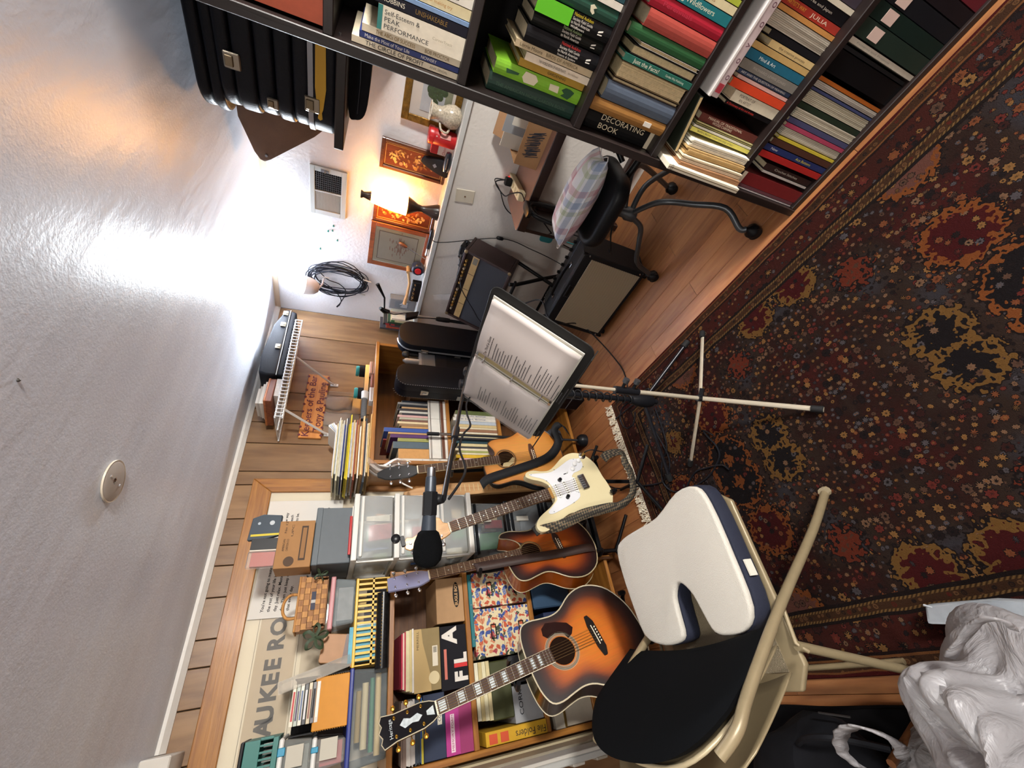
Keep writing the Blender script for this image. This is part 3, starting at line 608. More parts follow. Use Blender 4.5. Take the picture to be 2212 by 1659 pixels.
for k in range(13):
    q = []; a0, b0 = .095+rnd.uniform(-.03, .03), .165+rnd.uniform(-.02, .03); dy, dz = rnd.uniform(-.02, .02), rnd.uniform(-.015, .01)
    for j in range(26):
        t = 2*math.pi*j/26; q.append((rnd.uniform(-.004, .004)-.012*math.sin(t)+k*.0015-.01, dy+a0*math.sin(t)+.012*math.sin(2*t+k), dz+b0*math.cos(t)*(1 if math.cos(t) < 0 else 1)))
    M().tube(q, .0034, 6, closed=True).o('cable_turn', mat(('#15151a', '#1c1e26', '#2c2f3a')[k % 3], .45), cb, smooth=True)
for pts, nm in (([(0, .03, .11), (-.01, .09, .02), (-.012, .17, -.03), (-.012, .235, -.02)], 'loose_end'), ([(-.01, -.06, .12), (-.015, .0, .06), (-.012, .03, -.02), (-.012, .10, -.06), (-.012, .235, -.015)], 'loose_end')): M().tube(smooth_path(pts), .0034, 6).o(nm, mat('#16161a', .45), cb, smooth=True)
M().tube([(-.012, .225, -.02), (-.012, .25, -.005)], .006, 8).o('plug', mat('#101013', .4), cb)
for y, z in ((-.02, .1), (.08, -.14), (-.05, -.17)): M().tube([(-.014, y, z), (-.014, y+.01, z-.05)], .0045, 8).o('plug_sleeve', mat('#b9b4aa', .4), cb)
# ---- objects on the ledge, right to left
jg = thing('speckled_jug', 'speckled grey white ceramic jug with flared rim on the ledge', 'jug', (2.315, .818, LZ))
SP = mat('#a59a88', .25, var=.35, vs=120., coat=.5)
M().lathe([(.03, 0), (.048, .012), (.056, .04), (.05, .07), (.034, .1), (.03, .12), (.038, .15), (.044, .152), (.036, .148), (.026, .12)], 24, cap=False).o('body', SP, jg, smooth=True)
M().lathe([(.03, .0005), (.03, .003)], 16).o('foot', SP, jg); M().tube(smooth_path([(-.02, .045, .045), (-.04, .065, .06), (-.035, .06, .09), (-.012, .034, .1)]), .006, 8).o('handle', SP, jg, smooth=True)
M().lathe([(.0435, .1505), (.0455, .153), (.0435, .1545), (.04, .152)], 24, cap=False).o('rim', mat('#d6d0c4', .3), jg, smooth=True)
cn = thing('red_canister', 'plain red round canister with lid on the ledge beside the jug', 'canister', (2.32, .93, LZ))
M().lathe([(.038, 0), (.04, .006), (.04, .118), (.038, .12)], 26).o('body', mat('#a51418', .4, var=.05), cn, smooth=True); M().lathe([(.043, .116), (.0435, .136), (.04, .142)], 26).o('lid', mat('#b01a1e', .35), cn, smooth=True)
M().box(-.0425, -.039, -.018, -.014, .1, .106).o('printed_bar', mat('#d9c8c0', .6), cn); M(Euler((0, 0, R(35))).to_matrix().to_4x4()).box(-.0412, -.039, -.012, .012, .03, .085).o('faded_patch', mat('#c0807a', .6), cn)
sb = thing('small_carton', 'small red and white carton between the canister and the black pouch', 'box', (2.335, .992, LZ))
M().box(-.018, .02, -.024, .026, 0, .078).o('carton', mat('#d5cac2', .6), sb, bevel=.001); M().box(-.0186, .0205, -.0245, .0265, .078, .115).o('flap', mat('#b01f22', .6), sb, bevel=.001)
text('Choco', sb, mat('#a81c20', .6), axes((-.0186, .022, .045), (0, -1, 0), (0, 0, 1), (-1, 0, 0)), .022, 'carton_lettering', fit=.044)
pc = thing('black_pouch', 'black soft pouch with small diamond badge leaning on the walnut panel', 'pouch', (2.30, 1.085, LZ), Euler((0, R(16), 0)))
M().prism(smooth_path([(-.04, 0), (.035, 0), (.04, .04), (.03, .1), (.012, .15), (-.004, .158), (-.02, .14), (-.036, .08), (-.044, .03)], 3, True), .035, 'x', 0.).o('body', mat('#15161c', .75, var=.2, vs=60.), pc, bevel=.008, seg=3, smooth=True)
M().prism([(-.012, .08), (0, .092), (.012, .08), (0, .068)], .002, 'x', -.0015).o('badge', mat('#6c6c74', .4), pc)
ms = thing('black_eyeglass_case', 'small glossy dark case lying on the ledge in front of the carton', 'case', (2.285, 1.03, LZ))
M().lathe([(.003, -.055), (.014, -.05), (.02, -.02), (.021, .02), (.015, .05), (.003, .055)], 14, (0, 0, .021), 'y').o('shell', mat('#1a1d26', .25, coat=.6), ms, smooth=True)
M().tube([(-.0205, -.03, .024), (-.021, .03, .024)], .002, 6).o('chrome_line', CHROME, ms)
kn = thing('black_torch', 'slim black torch lying along the ledge under the bird print', 'torch', (2.30, 1.55, LZ+.013))
M().lathe([(.011, -.085), (.0125, -.07), (.0125, .05), (.011, .055)], 14, (0, 0, 0), 'y').o('barrel', mat('#15161a', .35, .3), kn, smooth=True); M().lathe([(.0115, .055), (.011, .09), (.013, .095), (.013, .11)], 14, (0, 0, 0), 'y').o('head', CHROME, kn, smooth=True)
ts = thing('tape_spool', 'dark blue tape dispenser with red ring standing on the ledge', 'dispenser', (2.315, 1.792, LZ+.046))
M().lathe([(.036, -.03), (.044, -.022), (.046, 0), (.044, .022), (.036, .03)], 9, ax='x').o('body', mat('#252a3c', .3, var=.3, vs=20.), ts, bevel=.003); M().lathe([(.012, -.034), (.022, -.034), (.022, -.029), (.012, -.029)], 24, ax='x').o('red_ring', mat('#c2262a', .4), ts, smooth=True); M().lathe([(.001, -.032), (.012, -.032), (.012, -.029)], 20, ax='x').o('hub', mat('#c4b0ac', .4), ts)
sk = thing('screwdriver', 'screwdriver with brown handle leaning against the bird print', 'screwdriver', (0, 0, 0))
a, b_ = Vector((2.335, 1.72, LZ+.004)), Vector((2.352, 1.645, 1.30)); M().tube([a, a.lerp(b_, .72)], .003, 8).o('shaft', STEEL, sk); M().tube([a.lerp(b_, t) for t in (.7, .74, .86, .96, 1)], [.005, .011, .0125, .011, .005], 10).o('handle', mat('#5c3a2c', .4), sk, smooth=True)
hm = thing('wooden_mallet', 'wooden handled hammer lying on the ledge things', 'hammer')
a, b_ = Vector((2.345, 1.845, 1.21)), Vector((2.31, 2.13, 1.192)); M().tube([a, a.lerp(b_, .35)+Vector((0, 0, -.02)), a.lerp(b_, .7)+Vector((0, 0, -.012)), b_], [.009, .0095, .011, .014], 10).o('handle', wood('#b98a58', '#dcb684', 'Y', 8., .5), hm, smooth=True)
M().tube([a+Vector((-.03, -.004, .0)), a+Vector((.03, -.004, .0))], .012, 10).o('head', mat('#b08a5c', .5), hm)
rk = thing('socket_rail', 'black rail holding a row of small metal sockets on the ledge', 'tool rail', (2.30, 1.985, LZ))
M().box(-.016, .02, -.09, .085, 0, .062).o('rail', mat('#17171a', .5), rk, bevel=.003)
for k in range(8): M().lathe([(.004+.0006*k, .0), (.0046+.0006*k, .016)], 10, (-.032, -.075+k*.0195, .045), 'x').o('socket', CHROME if k % 2 else mat('#b79a6a', .3, .8), rk, smooth=True)
gr = thing('plastic_jar_case', 'clear grey plastic parts case standing at the left end of the ledge', 'case', (2.35, 2.165, LZ))
M().box(-.02, .035, -.05, .05, 0, .19).o('shell', mat('#8d8f92', .3, alpha=.75), gr, bevel=.006, seg=2); M().box(-.022, -.019, -.035, .03, .05, .15).o('label_sheet', mat('#6f757c', .6), gr)
for k in range(5): M().box(-.0232, -.0218, -.03+k*.011, -.024+k*.011, .06, .1+.008*(k % 3)).o('print_stroke', mat('#c9ccd0', .6), gr)
# books at the corner end of the ledge: (right edge y, thickness, height, colour)
yy = 2.26
ledge_books = [(.02, .16, '#d8d2c0', 'white paperback'), (.022, .165, '#c9c49a', 'cream paperback with green top'), (.018, .185, '#23402c', 'dark green hardback'), (.02, .215, '#2a2a2c', 'dark hardback with red labels'), (.012, .16, '#3a4050', 'slate blue booklet'), (.02, .19, '#a4402a', 'orange red hardback'), (.02, .235, '#3c3c44', 'dark book with picture cover')]
for k, (th, h, col, desc) in enumerate(ledge_books):
    r = thing('book', '%s, %s from the right among the books in the ledge corner' % (desc, ORD[k]), 'book', (2.275, yy+th/2, LZ), None, 'books at the corner end of the ledge')
    M().box(0, .115, -th/2+.0004, th/2-.0004, 0, h).o('cover', mat(col, .5, var=.1), r, bevel=.0015); M().box(.002, .117, -th/2+.003, th/2-.003, .003, h+.0005).o('pages', PAGES, r)
    if 'red labels' in desc:
        for z in (.13, .17): M().box(-.001, .001, -th/2+.002, th/2-.002, z, z+.028).o('spine_label', mat('#b02a36', .5), r)
    if 'picture cover' in desc: M().box(.01, .1, th/2-.0004, th/2+.0008, .1, .22).o('cover_picture', mat('#8fb0c4', .5, var=.5, vs=30.), r)
    if 'cream' in desc: M().box(-.001, .001, -th/2+.001, th/2-.001, h-.03, h-.004).o('spine_band', mat('#2f6a3c', .5), r)
    yy += th+.0006

# ================================================================ instrument cases above the bookcase
SHZ = 1.632
cs_ = thing('case_shelf', 'dark board shelf holding the black instrument cases by the ceiling', 'shelf', (1.545, .77, SHZ))
M(local((1.545, .77, SHZ))).box(1.55, XW-.002, -.62, .765, SHZ-.03, SHZ).o('board', ESP, cs_, bevel=.003)
M(local((1.545, .77, SHZ))).prism([(XW-.002, SHZ-.03), (XW-.25, SHZ-.03), (XW-.002, SHZ-.25)], .02, 'y', .55).o('bracket', ESP, cs_)
CASE = mat('#0e1018', .45, bump=.12, bs=320., var=.08, name='black_case_vinyl')
def icase(z0, z1, y1, x0, x1, label, band=None, lid=.55, rnd_=.1):
    o = thing('instrument_case', label, 'instrument case', (x0, y1, z0), None, 'black cases stacked by the ceiling'); T_ = local((x0, y1, z0))
    out = [(x, y) for x, y in rrect(x0, x1, -.3, y1, rnd_, 6)]
    zl = z0+(z1-z0)*lid
    M(T_).prism(out, zl-z0-.003, 'z', z0).o('lower_shell', CASE, o, bevel=.012, seg=3, smooth=True)
    M(T_).prism([(x+(.004 if x < x0+.16 else -.004), y-.004) for x, y in out], z1-zl, 'z', zl).o('lid', CASE, o, bevel=.014, seg=3, smooth=True)
    if band:
        M(T_).prism([(x-.003 if x < (x0+x1)/2 else x+.003, y+.003) for x, y in out], .015, 'z', zl-.012).o('metal_band', mat('#9a9ca2', .35, .7), o, smooth=True)
    return o, T_, zl
def latch(o, T_, x, y, z, s=1., name='latch'):
    M(T_).box(x-.006, x+.004, y-.02*s, y+.02*s, z-.02*s, z+.02*s).o(name, mat('#a59b8a', .3, .9), o, bevel=.003)
    M(T_).box(x-.011, x-.005, y-.013*s, y+.013*s, z-.004*s, z+.016*s).o('latch_hasp', mat('#8a7c64', .3, .9), o, bevel=.002)
c1, T1, z1_ = icase(SHZ+.0005, 1.757, .765, 1.575, 1.96, 'black instrument case with silver band, lowest of the stack by the ceiling', True, .62)
latch(c1, T1, 1.574, .655, 1.70, 1.15); M(T1).prism([(.47, 1.662), (.6, 1.660), (.66, 1.668), (.672, 1.672), (.69, 1.670), (.695, 1.677), (.69, 1.684), (.672, 1.682), (.66, 1.686), (.6, 1.692), (.47, 1.69)], .004, 'x', 1.5695).o('luggage_tag', mat('#c99a1e', .5), c1, smooth=True, label='yellow tag strap')
c2, T2, z2_ = icase(1.7575, 1.858, .765, 1.578, 1.95, 'black instrument case with plain edges, middle of the stack by the ceiling', None, .5)
latch(c2, T2, 1.577, .69, 1.815, .8)
c3, T3, z3_ = icase(1.8585, 1.957, .768, 1.578, 1.94, 'black instrument case with large brass latch, third up the stack by the ceiling', None, .6)
latch(c3, T3, 1.577, .605, 1.915, 1.1)
c4, T4, z4_ = icase(1.9575, 2.03, .80, 1.60, 1.93, 'thin black case with sloped end, topmost of the stack by the ceiling', None, .5)
br = thing('brown_case', 'brown vinyl instrument case with pointed end jammed under the ceiling behind the black cases', 'instrument case', (2.0, .8, SHZ))
M(local((2.0, .8, SHZ))).prism([(.3, SHZ+.0006), (.86, SHZ+.0006), (.995, 1.758), (1.15, 1.94), (1.166, 1.965), (1.162, 1.985), (1.13, 2.005), (.995, 2.052), (.3, 2.052)], .12, 'x', 2.06).o('shell', mat('#6b4a30', .5, var=.15, vs=10., bump=.1, bs=200.), br, bevel=.012, seg=2, smooth=True)
M(local((2.0, .8, SHZ))).tube([(2.058, 1.13, 1.955), (2.052, 1.13, 1.955)], .006, 8).o('rivet', STEEL, br)
gb2 = thing('soft_bag', 'black soft instrument bag hanging under the case shelf', 'bag', (1.75, .6, 1.6))
M(local((1.75, .6, 1.6))).prism(smooth_path([(.45, 1.6), (.69, 1.6), (.715, 1.575), (.69, 1.545), (.6, 1.535), (.45, 1.54)], 4, True), .16, 'x', 1.70).o('body', mat('#0f1016', .8, var=.3, vs=40.), gb2, bevel=.014, seg=3, smooth=True)
M(local((1.75, .6, 1.6))).tube([(1.698, .47, 1.57), (1.694, .58, 1.566), (1.698, .69, 1.57)], .003, 6).o('zip', mat('#2a2c34', .4, .4), gb2)

# ================================================================ desk, office chair, amplifiers along the lower wall
MAR = mat('#24120f', .4, var=.15, vs=30., coat=.2); DTOP = mat('#6b4a3a', .45, var=.06, vs=12.)
dk_ = thing('side_desk', 'brown drop leaf desk against the lower wall behind the bookcase', 'desk', (1.94, 1.13, 0)); TD = local((1.94, 1.13, 0))
M(TD).prism(rrect(1.94, XL-.004, .3, 1.13, .02, 3), .02, 'z', .72).o('tabletop', DTOP, dk_, bevel=.004, seg=2)
M(TD).box(1.935, 1.943, .3, 1.12, .69, .738).o('front_edge', MAR, dk_, bevel=.002)
M(TD).prism([(1.95, .72), (2.27, .72), (2.27, .36), (2.18, .36), (2.02, .50), (1.95, .50)], .02, 'y', 1.105).o('end_panel', MAR, dk_, bevel=.003)
for y in (1.09, .34):
    M(TD).box(2.2, 2.24, y-.02, y+.02, 0, .72).o('leg', MAR, dk_, bevel=.003)
M(TD).box(2.2, 2.24, .36, 1.07, .12, .16).o('stretcher', MAR, dk_, bevel=.003)
# open cardboard box with a scribbled-out print
cbx = thing('cardboard_box', 'open cardboard box with blue scribble on the desk', 'box', (2.0, .70, .7405), Euler((0, 0, R(-2)))); KR = mat('#96704c', .8, var=.06, vs=20.)
W_, D_, H_ = .23, .2, .12
M().box(0, .004, -W_/2, W_/2, 0, H_).o('front_side', KR, cbx); M().box(D_-.004, D_, -W_/2, W_/2, 0, H_).o('back_side', KR, cbx)
for s in (-1, 1): M().box(.004, D_-.004, s*(W_/2-.002)-.002, s*(W_/2-.002)+.002, 0, H_).o('end_side', KR, cbx)
M().box(.004, D_-.004, -W_/2+.004, W_/2-.004, 0, .004).o('bottom', KR, cbx)
M().hexa([(.2, -W_/2, H_), (.204, -W_/2, H_), (.204, W_/2, H_), (.2, W_/2, H_)], [(.25, -W_/2, H_+.08), (.254, -W_/2, H_+.08), (.254, W_/2, H_+.08), (.25, W_/2, H_+.08)]).o('flap', KR, cbx)
M().hexa([(.0, -W_/2, H_), (.2, -W_/2, H_), (.2, -W_/2-.003, H_), (.0, -W_/2-.003, H_)], [(.01, -W_/2-.05, H_+.06), (.19, -W_/2-.05, H_+.06), (.19, -W_/2-.053, H_+.06), (.01, -W_/2-.053, H_+.06)]).o('flap', KR, cbx)
rr = random.Random(4); m = M()
for k in range(34):
    y0 = -.06+k*.0034; z0 = .015+rr.random()*.03; z1 = .075+rr.random()*.03; m.prism([(y0, z0), (y0+.003, z0), (y0+.02, z1), (y0+.017, z1)], .0006, 'x', -.0007)
m.o('marker_scribble', mat('#232a36', .7), cbx)
for k, (y, h) in enumerate(((-.07, .17), (-.02, .2), (.06, .18))):
    M().box(.07+k*.03, .074+k*.03, y-.06, y+.05, .004, h).o('filed_paper', mat(('#c9c4b8', '#8f9296', '#d5d0c4')[k], .7), cbx)
# power strip with plug
ps = thing('power_strip', 'cream power strip with a black plug on the desk', 'power strip', (2.14, .985, .7405), Euler((0, 0, R(8)))); CRM = mat('#c9bf9c', .5)
M().box(-.14, .14, -.024, .024, 0, .036).o('housing', CRM, ps, bevel=.006, seg=2)
for k in range(4): M().lathe([(.013, .036), (.013, .0375)], 14, (-.10+k*.05, 0, 0)).o('socket', mat('#a89c78', .5), ps)
M().box(.102, .12, -.01, .01, .036, .043).o('switch', mat('#c8201c', .4, emit=.6), ps); M().box(.03, .068, -.02, .02, .037, .075).o('plug', mat(BLACK, .5), ps, bevel=.006, seg=2)
tag(M().tube(smooth_path([(2.19, .985, .81), (2.2, 1.02, .86), (2.16, 1.06, .80), (2.06, .99, .80), (1.99, .94, .775), (1.935, .95, .755), (1.928, .97, .70), (1.99, 1.14, .47), (2.05, 1.22, .3), (2.08, 1.3, .05), (2.05, 1.4, .006)]), .0035, 6).o('mains_cable', mat(BLACK, .45), smooth=True), 'black power cord looping from the power strip over the desk edge', 'cord')
tag(M().tube(smooth_path([(2.262, 1.02, .742), (2.262, 1.03, .85), (2.266, 1.09, .80), (2.266, 1.2, .71), (2.262, 1.22, .55), (2.262, 1.25, .01)]), .0028, 6).o('thin_cable', mat(BLACK, .45), smooth=True), 'thin black cord running down the wall behind the desk', 'cord')
# ---- office chair: bent tube base with four casters, black arms, plaid cushion on the seat
oc_ = thing('office_chair', 'old black office chair with bent grey tube legs beside the desk', 'chair', (1.60, .71, 0)); TC = local((1.60, .71, 0))
GT = mat('#4b4e52', .35, .6, var=.06); BK = mat('#101114', .45, var=.1); PLB = mat('#0d0e11', .35)
hub = Vector((1.60, .71, .39))
legs = [([hub, at(1409, 441, 'x', 1.53), at(1444, 436, 'x', 1.49), at(1495, 441, 'x', 1.45), at(1567, 450, 'x', 1.38), Vector((1.315, .51, .09)), Vector((1.30, .50, .07))], (1.30, .50)),
        ([hub, at(1370, 474, 'x', 1.60), at(1384, 492, 'x', 1.60), at(1380, 525, 'x', 1.605), at(1376, 566, 'x', 1.61), Vector((1.613, .985, .075)), Vector((1.615, 1.0, .066))], (1.615, 1.0)),
        ([hub, at(1350, 452, 'x', 1.62), at(1358, 398, 'x', 1.66), at(1368, 368, 'x', 1.70), at(1387, 357, 'x', 1.74), at(1423, 386, 'x', 1.84), Vector((1.91, .655, .07))], (1.92, .66)),
        ([hub, Vector((1.66, .60, .36)), Vector((1.72, .52, .25)), Vector((1.78, .42, .12)), Vector((1.80, .38, .07))], (1.80, .38))]
for pts, (cx, cy) in legs:
    leg = M(TC).tube(smooth_path(pts, 5), .0125, 10).o('leg', GT, oc_, smooth=True)
    M(TC).lathe([(.006, -.02), (.026, -.019), (.0275, -.006), (.02, -.003), (.02, .003), (.0275, .006), (.026, .019), (.006, .02)], 18, (cx, cy, .028), 'x').o('caster', PLB, leg, smooth=True)
    M(TC).lathe([(.029, .03), (.027, .048), (.012, .06), (.008, .075)], 14, (cx, cy, 0)).o('caster_hood', PLB, leg, smooth=True)
M(TC).lathe([(.03, .37), (.03, .41), (.022, .42), (.022, .48), (.06, .5)], 16, (hub.x, hub.y, 0)).o('hub', GT, oc_, smooth=True)
M(TC).tube(smooth_path([(1.58, .74, .46), (1.56, .80, .45), (1.54, .86, .42), (1.56, .90, .39), (1.58, .89, .40)]), .004, 8).o('lever', PLB, oc_, smooth=True)
M(TC).prism(rrect(1.48, 1.80, .55, .885, .09, 6), .068, 'z', .505).o('seat', BK, oc_, bevel=.03, seg=4, smooth=True)
for y, s in ((.52, -1), (.92, 1)):
    arm = M(TC).tube(smooth_path([(1.70, y-s*.03, .50), (1.74, y+s*.01, .56), (1.78, y+s*.02, .68), (1.81, y+s*.02, .74), (1.88, y+s*.02, .75), (1.915, y+s*.015, .70), (1.89, y, .56), (1.80, y-s*.03, .50)], 5), .012, 10).o('arm_frame', PLB, oc_, smooth=True)
    M(TC).prism(rrect(1.79, 1.90, y+s*.02-.024, y+s*.02+.024, .02, 4), .02, 'z', .755).o('arm_pad', PLB, arm, bevel=.006, seg=2, smooth=True)
M(TC).tube(smooth_path([(1.63, .60, .49), (1.63, .46, .48), (1.63, .41, .56), (1.63, .40, .78)]), .014, 10).o('back_post', PLB, oc_, smooth=True)
M(TC).prism(rrect(1.57, 1.80, .70, .98, .07, 6), .04, 'y', .352).o('backrest', BK, oc_, bevel=.015, seg=3, smooth=True)
def plaid():
    m, t, b = base('pastel_plaid'); tc = N(t, 'ShaderNodeTexCoord'); mp = N(t, 'ShaderNodeMapping'); mp.inputs['Rotation'].default_value = (.9, .5, .6); t.links.new(tc.outputs['Object'], mp.inputs[0])
    sp = N(t, 'ShaderNodeSeparateXYZ'); t.links.new(mp.outputs[0], sp.inputs[0]); c = '#d6d8dc'
    for i, ch in enumerate((0, 1)):
        f = mth(t, 'FRACT', mth(t, 'MULTIPLY', sp.outputs[ch], 8.))
        r = ramp(t, f, [(0, '#ffffff'), (.25, '#dfa9b4'), (.42, '#ffffff'), (.55, '#a9bcd8'), (.72, '#ffffff'), (.8, '#cfd8b4'), (.92, '#ffffff')], 'CONSTANT')
        c = mix(t, .6, c, r, 'MULTIPLY')
    t.links.new(c, b.inputs['Base Color']); b.inputs['Roughness'].default_value = .85
    n = N(t, 'ShaderNodeTexNoise', Scale=14., Detail=3.); t.links.new(tc.outputs['Object'], n.inputs['Vector']); bp = N(t, 'ShaderNodeBump', Strength=.6, Distance=.02); t.links.new(n.outputs[0], bp.inputs['Height']); t.links.new(bp.outputs[0], b.inputs['Normal'])
    return m
def pillow(u, v, L, W, Hh):
    """two bulging faces pinched along the seam with pointed corners"""
    x, y = 2*u-1, 2*v-1; e = (1-abs(x)**2.6)*(1-abs(y)**2.6)
    px = x*(1-.09*(1-y*y)*abs(x)); py = y*(1-.09*(1-x*x)*abs(y))
    return px*L/2, py*W/2, Hh/2*max(0, e)**.42+.006*math.sin(9*x+3*y)*e
pw = thing('plaid_cushion', 'white pastel plaid cushion lying on the office chair', 'cushion', (1.635, .725, .645), Euler((R(4), R(10), R(4))))
m = M(); m.grid(lambda u, v: pillow(u, v, .19, .40, .14), 22, 22); m.grid(lambda u, v: (lambda p: (p[0], p[1], -p[2]))(pillow(u, v, .19, .40, .12)), 22, 22)
m.o('cover', plaid(), pw, smooth=True)
pw_seam = M().tube(smooth_path([(lambda p: (p[0], p[1], 0))(pillow(*q, .192, .402, .1)) for q in ((0, 0), (.5, 0), (1, 0), (1, .5), (1, 1), (.5, 1), (0, 1), (0, .5))], 4, True), .0022, 5, closed=True).o('seam', mat('#c4c8cc', .8), pw, smooth=True)

# ---- guitar amplifier on the floor
TOL = mat('#17191d', .55, bump=.3, bs=500., name='black_tolex'); 
def grille(c1='#bdb298', c2='#8d836c', sc=170.):
    m, t, b = base('grille_cloth'); tc = N(t, 'ShaderNodeTexCoord'); ck = N(t, 'ShaderNodeTexChecker', Scale=sc); t.links.new(tc.outputs['Object'], ck.inputs['Vector'])
    wv = N(t, 'ShaderNodeTexWave', Scale=sc*.35); t.links.new(tc.outputs['Object'], wv.inputs['Vector'])
    c = mix(t, ck.outputs['Fac'], c1, c2); t.links.new(c, b.inputs['Base Color']); b.inputs['Roughness'].default_value = .7; return m
A0 = Vector((1.665, 1.295, 0)); am = thing('guitar_amplifier', 'black combo amplifier with silver grille cloth standing on the wooden floor', 'amplifier', A0, Euler((0, R(11), 0)))
w2, hh, dd = .262, .415, .225
M().prism([(0, .03), (dd, .03), (dd, hh-.02), (dd-.03, hh), (.02, hh), (0, hh-.01)], 2*w2, 'y', -w2).o('cabinet', TOL, am, bevel=.008, seg=2)
M().box(-.003, .004, -w2+.028, w2-.028, .05, hh-.058).o('grille_cloth', grille(), am, bevel=.002)
M().box(-.006, -.002, -.045, .045, hh-.052, hh-.022).o('badge', mat('#2a2c30', .3, .5), am, bevel=.004); M().box(-.0068, -.004, -.034, .034, hh-.043, hh-.031).o('badge_inlay', mat('#0c0d10', .3), am)
for s in (-1, 1):
    for z in (.06, hh-.04): M().lathe([(.004, -.002), (.005, 0), (.0045, .002)], 8, (-.001, s*(w2-.013), z), 'x').o('screw', CHROME, am)
    for z in (.035, hh-.01): M().box(-.002, .03, s*w2-.016 if s > 0 else s*w2-.001, s*w2+.001 if s > 0 else s*w2+.016, z-.018, z+.012).o('corner_protector', PLB, am, bevel=.004)
    M().tube([(.03, s*(w2-.03), .03), (.03, s*(w2-.03), 0)], .014, 10).o('foot', PLB, am); M().tube([(dd-.03, s*(w2-.03), .03), (dd-.03, s*(w2-.03), 0)], .014, 10).o('foot', PLB, am)
M().box(.14, dd-.012, -w2+.02, w2-.02, hh-.003, hh+.003).o('control_panel', mat('#26292e', .3, .4), am, bevel=.001)
for k in range(7): M().lathe([(.011, hh+.003), (.009, hh+.02), (.002, hh+.021)], 12, (.185, -w2+.06+k*.055, 0)).o('knob', PLB, am, smooth=True)
for k in range(3): M().lathe([(.006, hh+.003), (.006, hh+.012)], 8, (.185, w2-.075+k*.022, 0)).o('jack', CHROME, am)
hd = M().tube(smooth_path([(.075, -.11, hh+.002), (.075, -.105, hh+.018), (.075, 0, hh+.024), (.075, .105, hh+.018), (.075, .11, hh+.002)]), .009, 8, flat=.5).o('handle', PLB, am, smooth=True)
for s in (-1, 1): M().box(.062, .088, s*.118-.016, s*.118+.016, hh, hh+.009).o('handle_mount', CHROME, hd, bevel=.002)
# tilt leg plate on the side and pedal
M().box(.06, .17, w2, w2+.006, .05, .08).o('tilt_leg', CHROME, am, bevel=.002)
# ---- brown keyboard amplifier on a folding stand
u = Vector((.15, 0, .29)).normalized(); nrm = Vector((-u.z, 0, u.x)); yv = Vector((0, 1, 0)); fh, fw_, fd = .32, .55, .17
BA = Vector((1.958, 1.69, .65)); ba = thing('brown_amplifier', 'dark brown combo amplifier with tan control strip tilted back on a stand', 'amplifier', mw=axes(BA, -yv, u, nrm))
MV = mat('#2f1d1c', .5, bump=.2, bs=400., var=.08, name='maroon_vinyl')
for a, b_, c_, d_ in ((-fw_/2, fw_/2, 0, .018), (-fw_/2, fw_/2, fh-.018, fh), (-fw_/2, -fw_/2+.018, .018, fh-.018), (fw_/2-.018, fw_/2, .018, fh-.018)): M().box(a, b_, c_, d_, -fd, .006).o('cabinet_side', MV, ba, bevel=.005, seg=2)
M().box(-fw_/2+.018, fw_/2-.018, .018, fh-.018, -fd, -.02).o('baffle', mat('#131317', .8), ba)
M().box(-fw_/2+.02, fw_/2-.02, .02, .215, -.02, -.004).o('grille_cloth', mat('#2d2d33', .85, bump=.4, bs=700.), ba)
M().box(-fw_/2+.02, fw_/2-.02, .215, .258, -.02, .0).o('control_strip', mat('#a88a5c', .45, var=.12, vs=18.), ba, bevel=.001)
for k in (1, 2, 3): M().box(-fw_/2+.02+k*.125, -fw_/2+.023+k*.125, .215, .258, -.0005, .0006).o('strip_joint', mat('#3a2c1c', .6), ba)
M().box(fw_/2-.075, fw_/2-.03, .222, .25, 0, .001).o('name_plate', mat('#6f6a60', .4), ba)
M().box(-fw_/2+.02, fw_/2-.02, .258, fh-.02, -.02, -.008).o('knob_panel', mat('#241a18', .45), ba)
for k in range(15):
    if k == 7: continue
    M().lathe([(.0085, -.008), (.0085, .004), (.006, .012), (.0005, .0125)], 12, (-.205+k*.029, .29, 0)).o('knob', mat('#c9a866' if k % 3 else '#d8cfc0', .3, .7), ba, smooth=True)
for s in (-1, 1):
    for z in (.012, fh-.012): M().lathe([(.012, -.002), (.012, .008), (.006, .01)], 12, (s*(fw_/2-.012), z, 0)).o('corner_stud', mat('#9a8a6c', .3, .8), ba)
as_ = thing('amplifier_stand', 'black folding tube stand under the brown amplifier', 'stand', (2.02, 1.68, 0)); TS = local((2.02, 1.68, 0))
for y in (1.47, 1.88):
    M(TS).tube([(1.93, y, .012), (2.0, y, .34), (2.2, y, .60)], .012, 8).o('leg', PLB, as_, smooth=True); M(TS).tube([(2.24, y, .012), (2.04, y, .40), (1.925, y, .61), (1.915, y, .655)], .012, 8).o('leg', PLB, as_, smooth=True)
M(TS).tube([(2.0, 1.47, .345), (2.0, 1.88, .345)], .01, 8).o('crossbar', PLB, as_); M(TS).box(1.90, 1.925, 1.44, 1.91, .615, .63).o('ledge_bar', PLB, as_, bevel=.003)
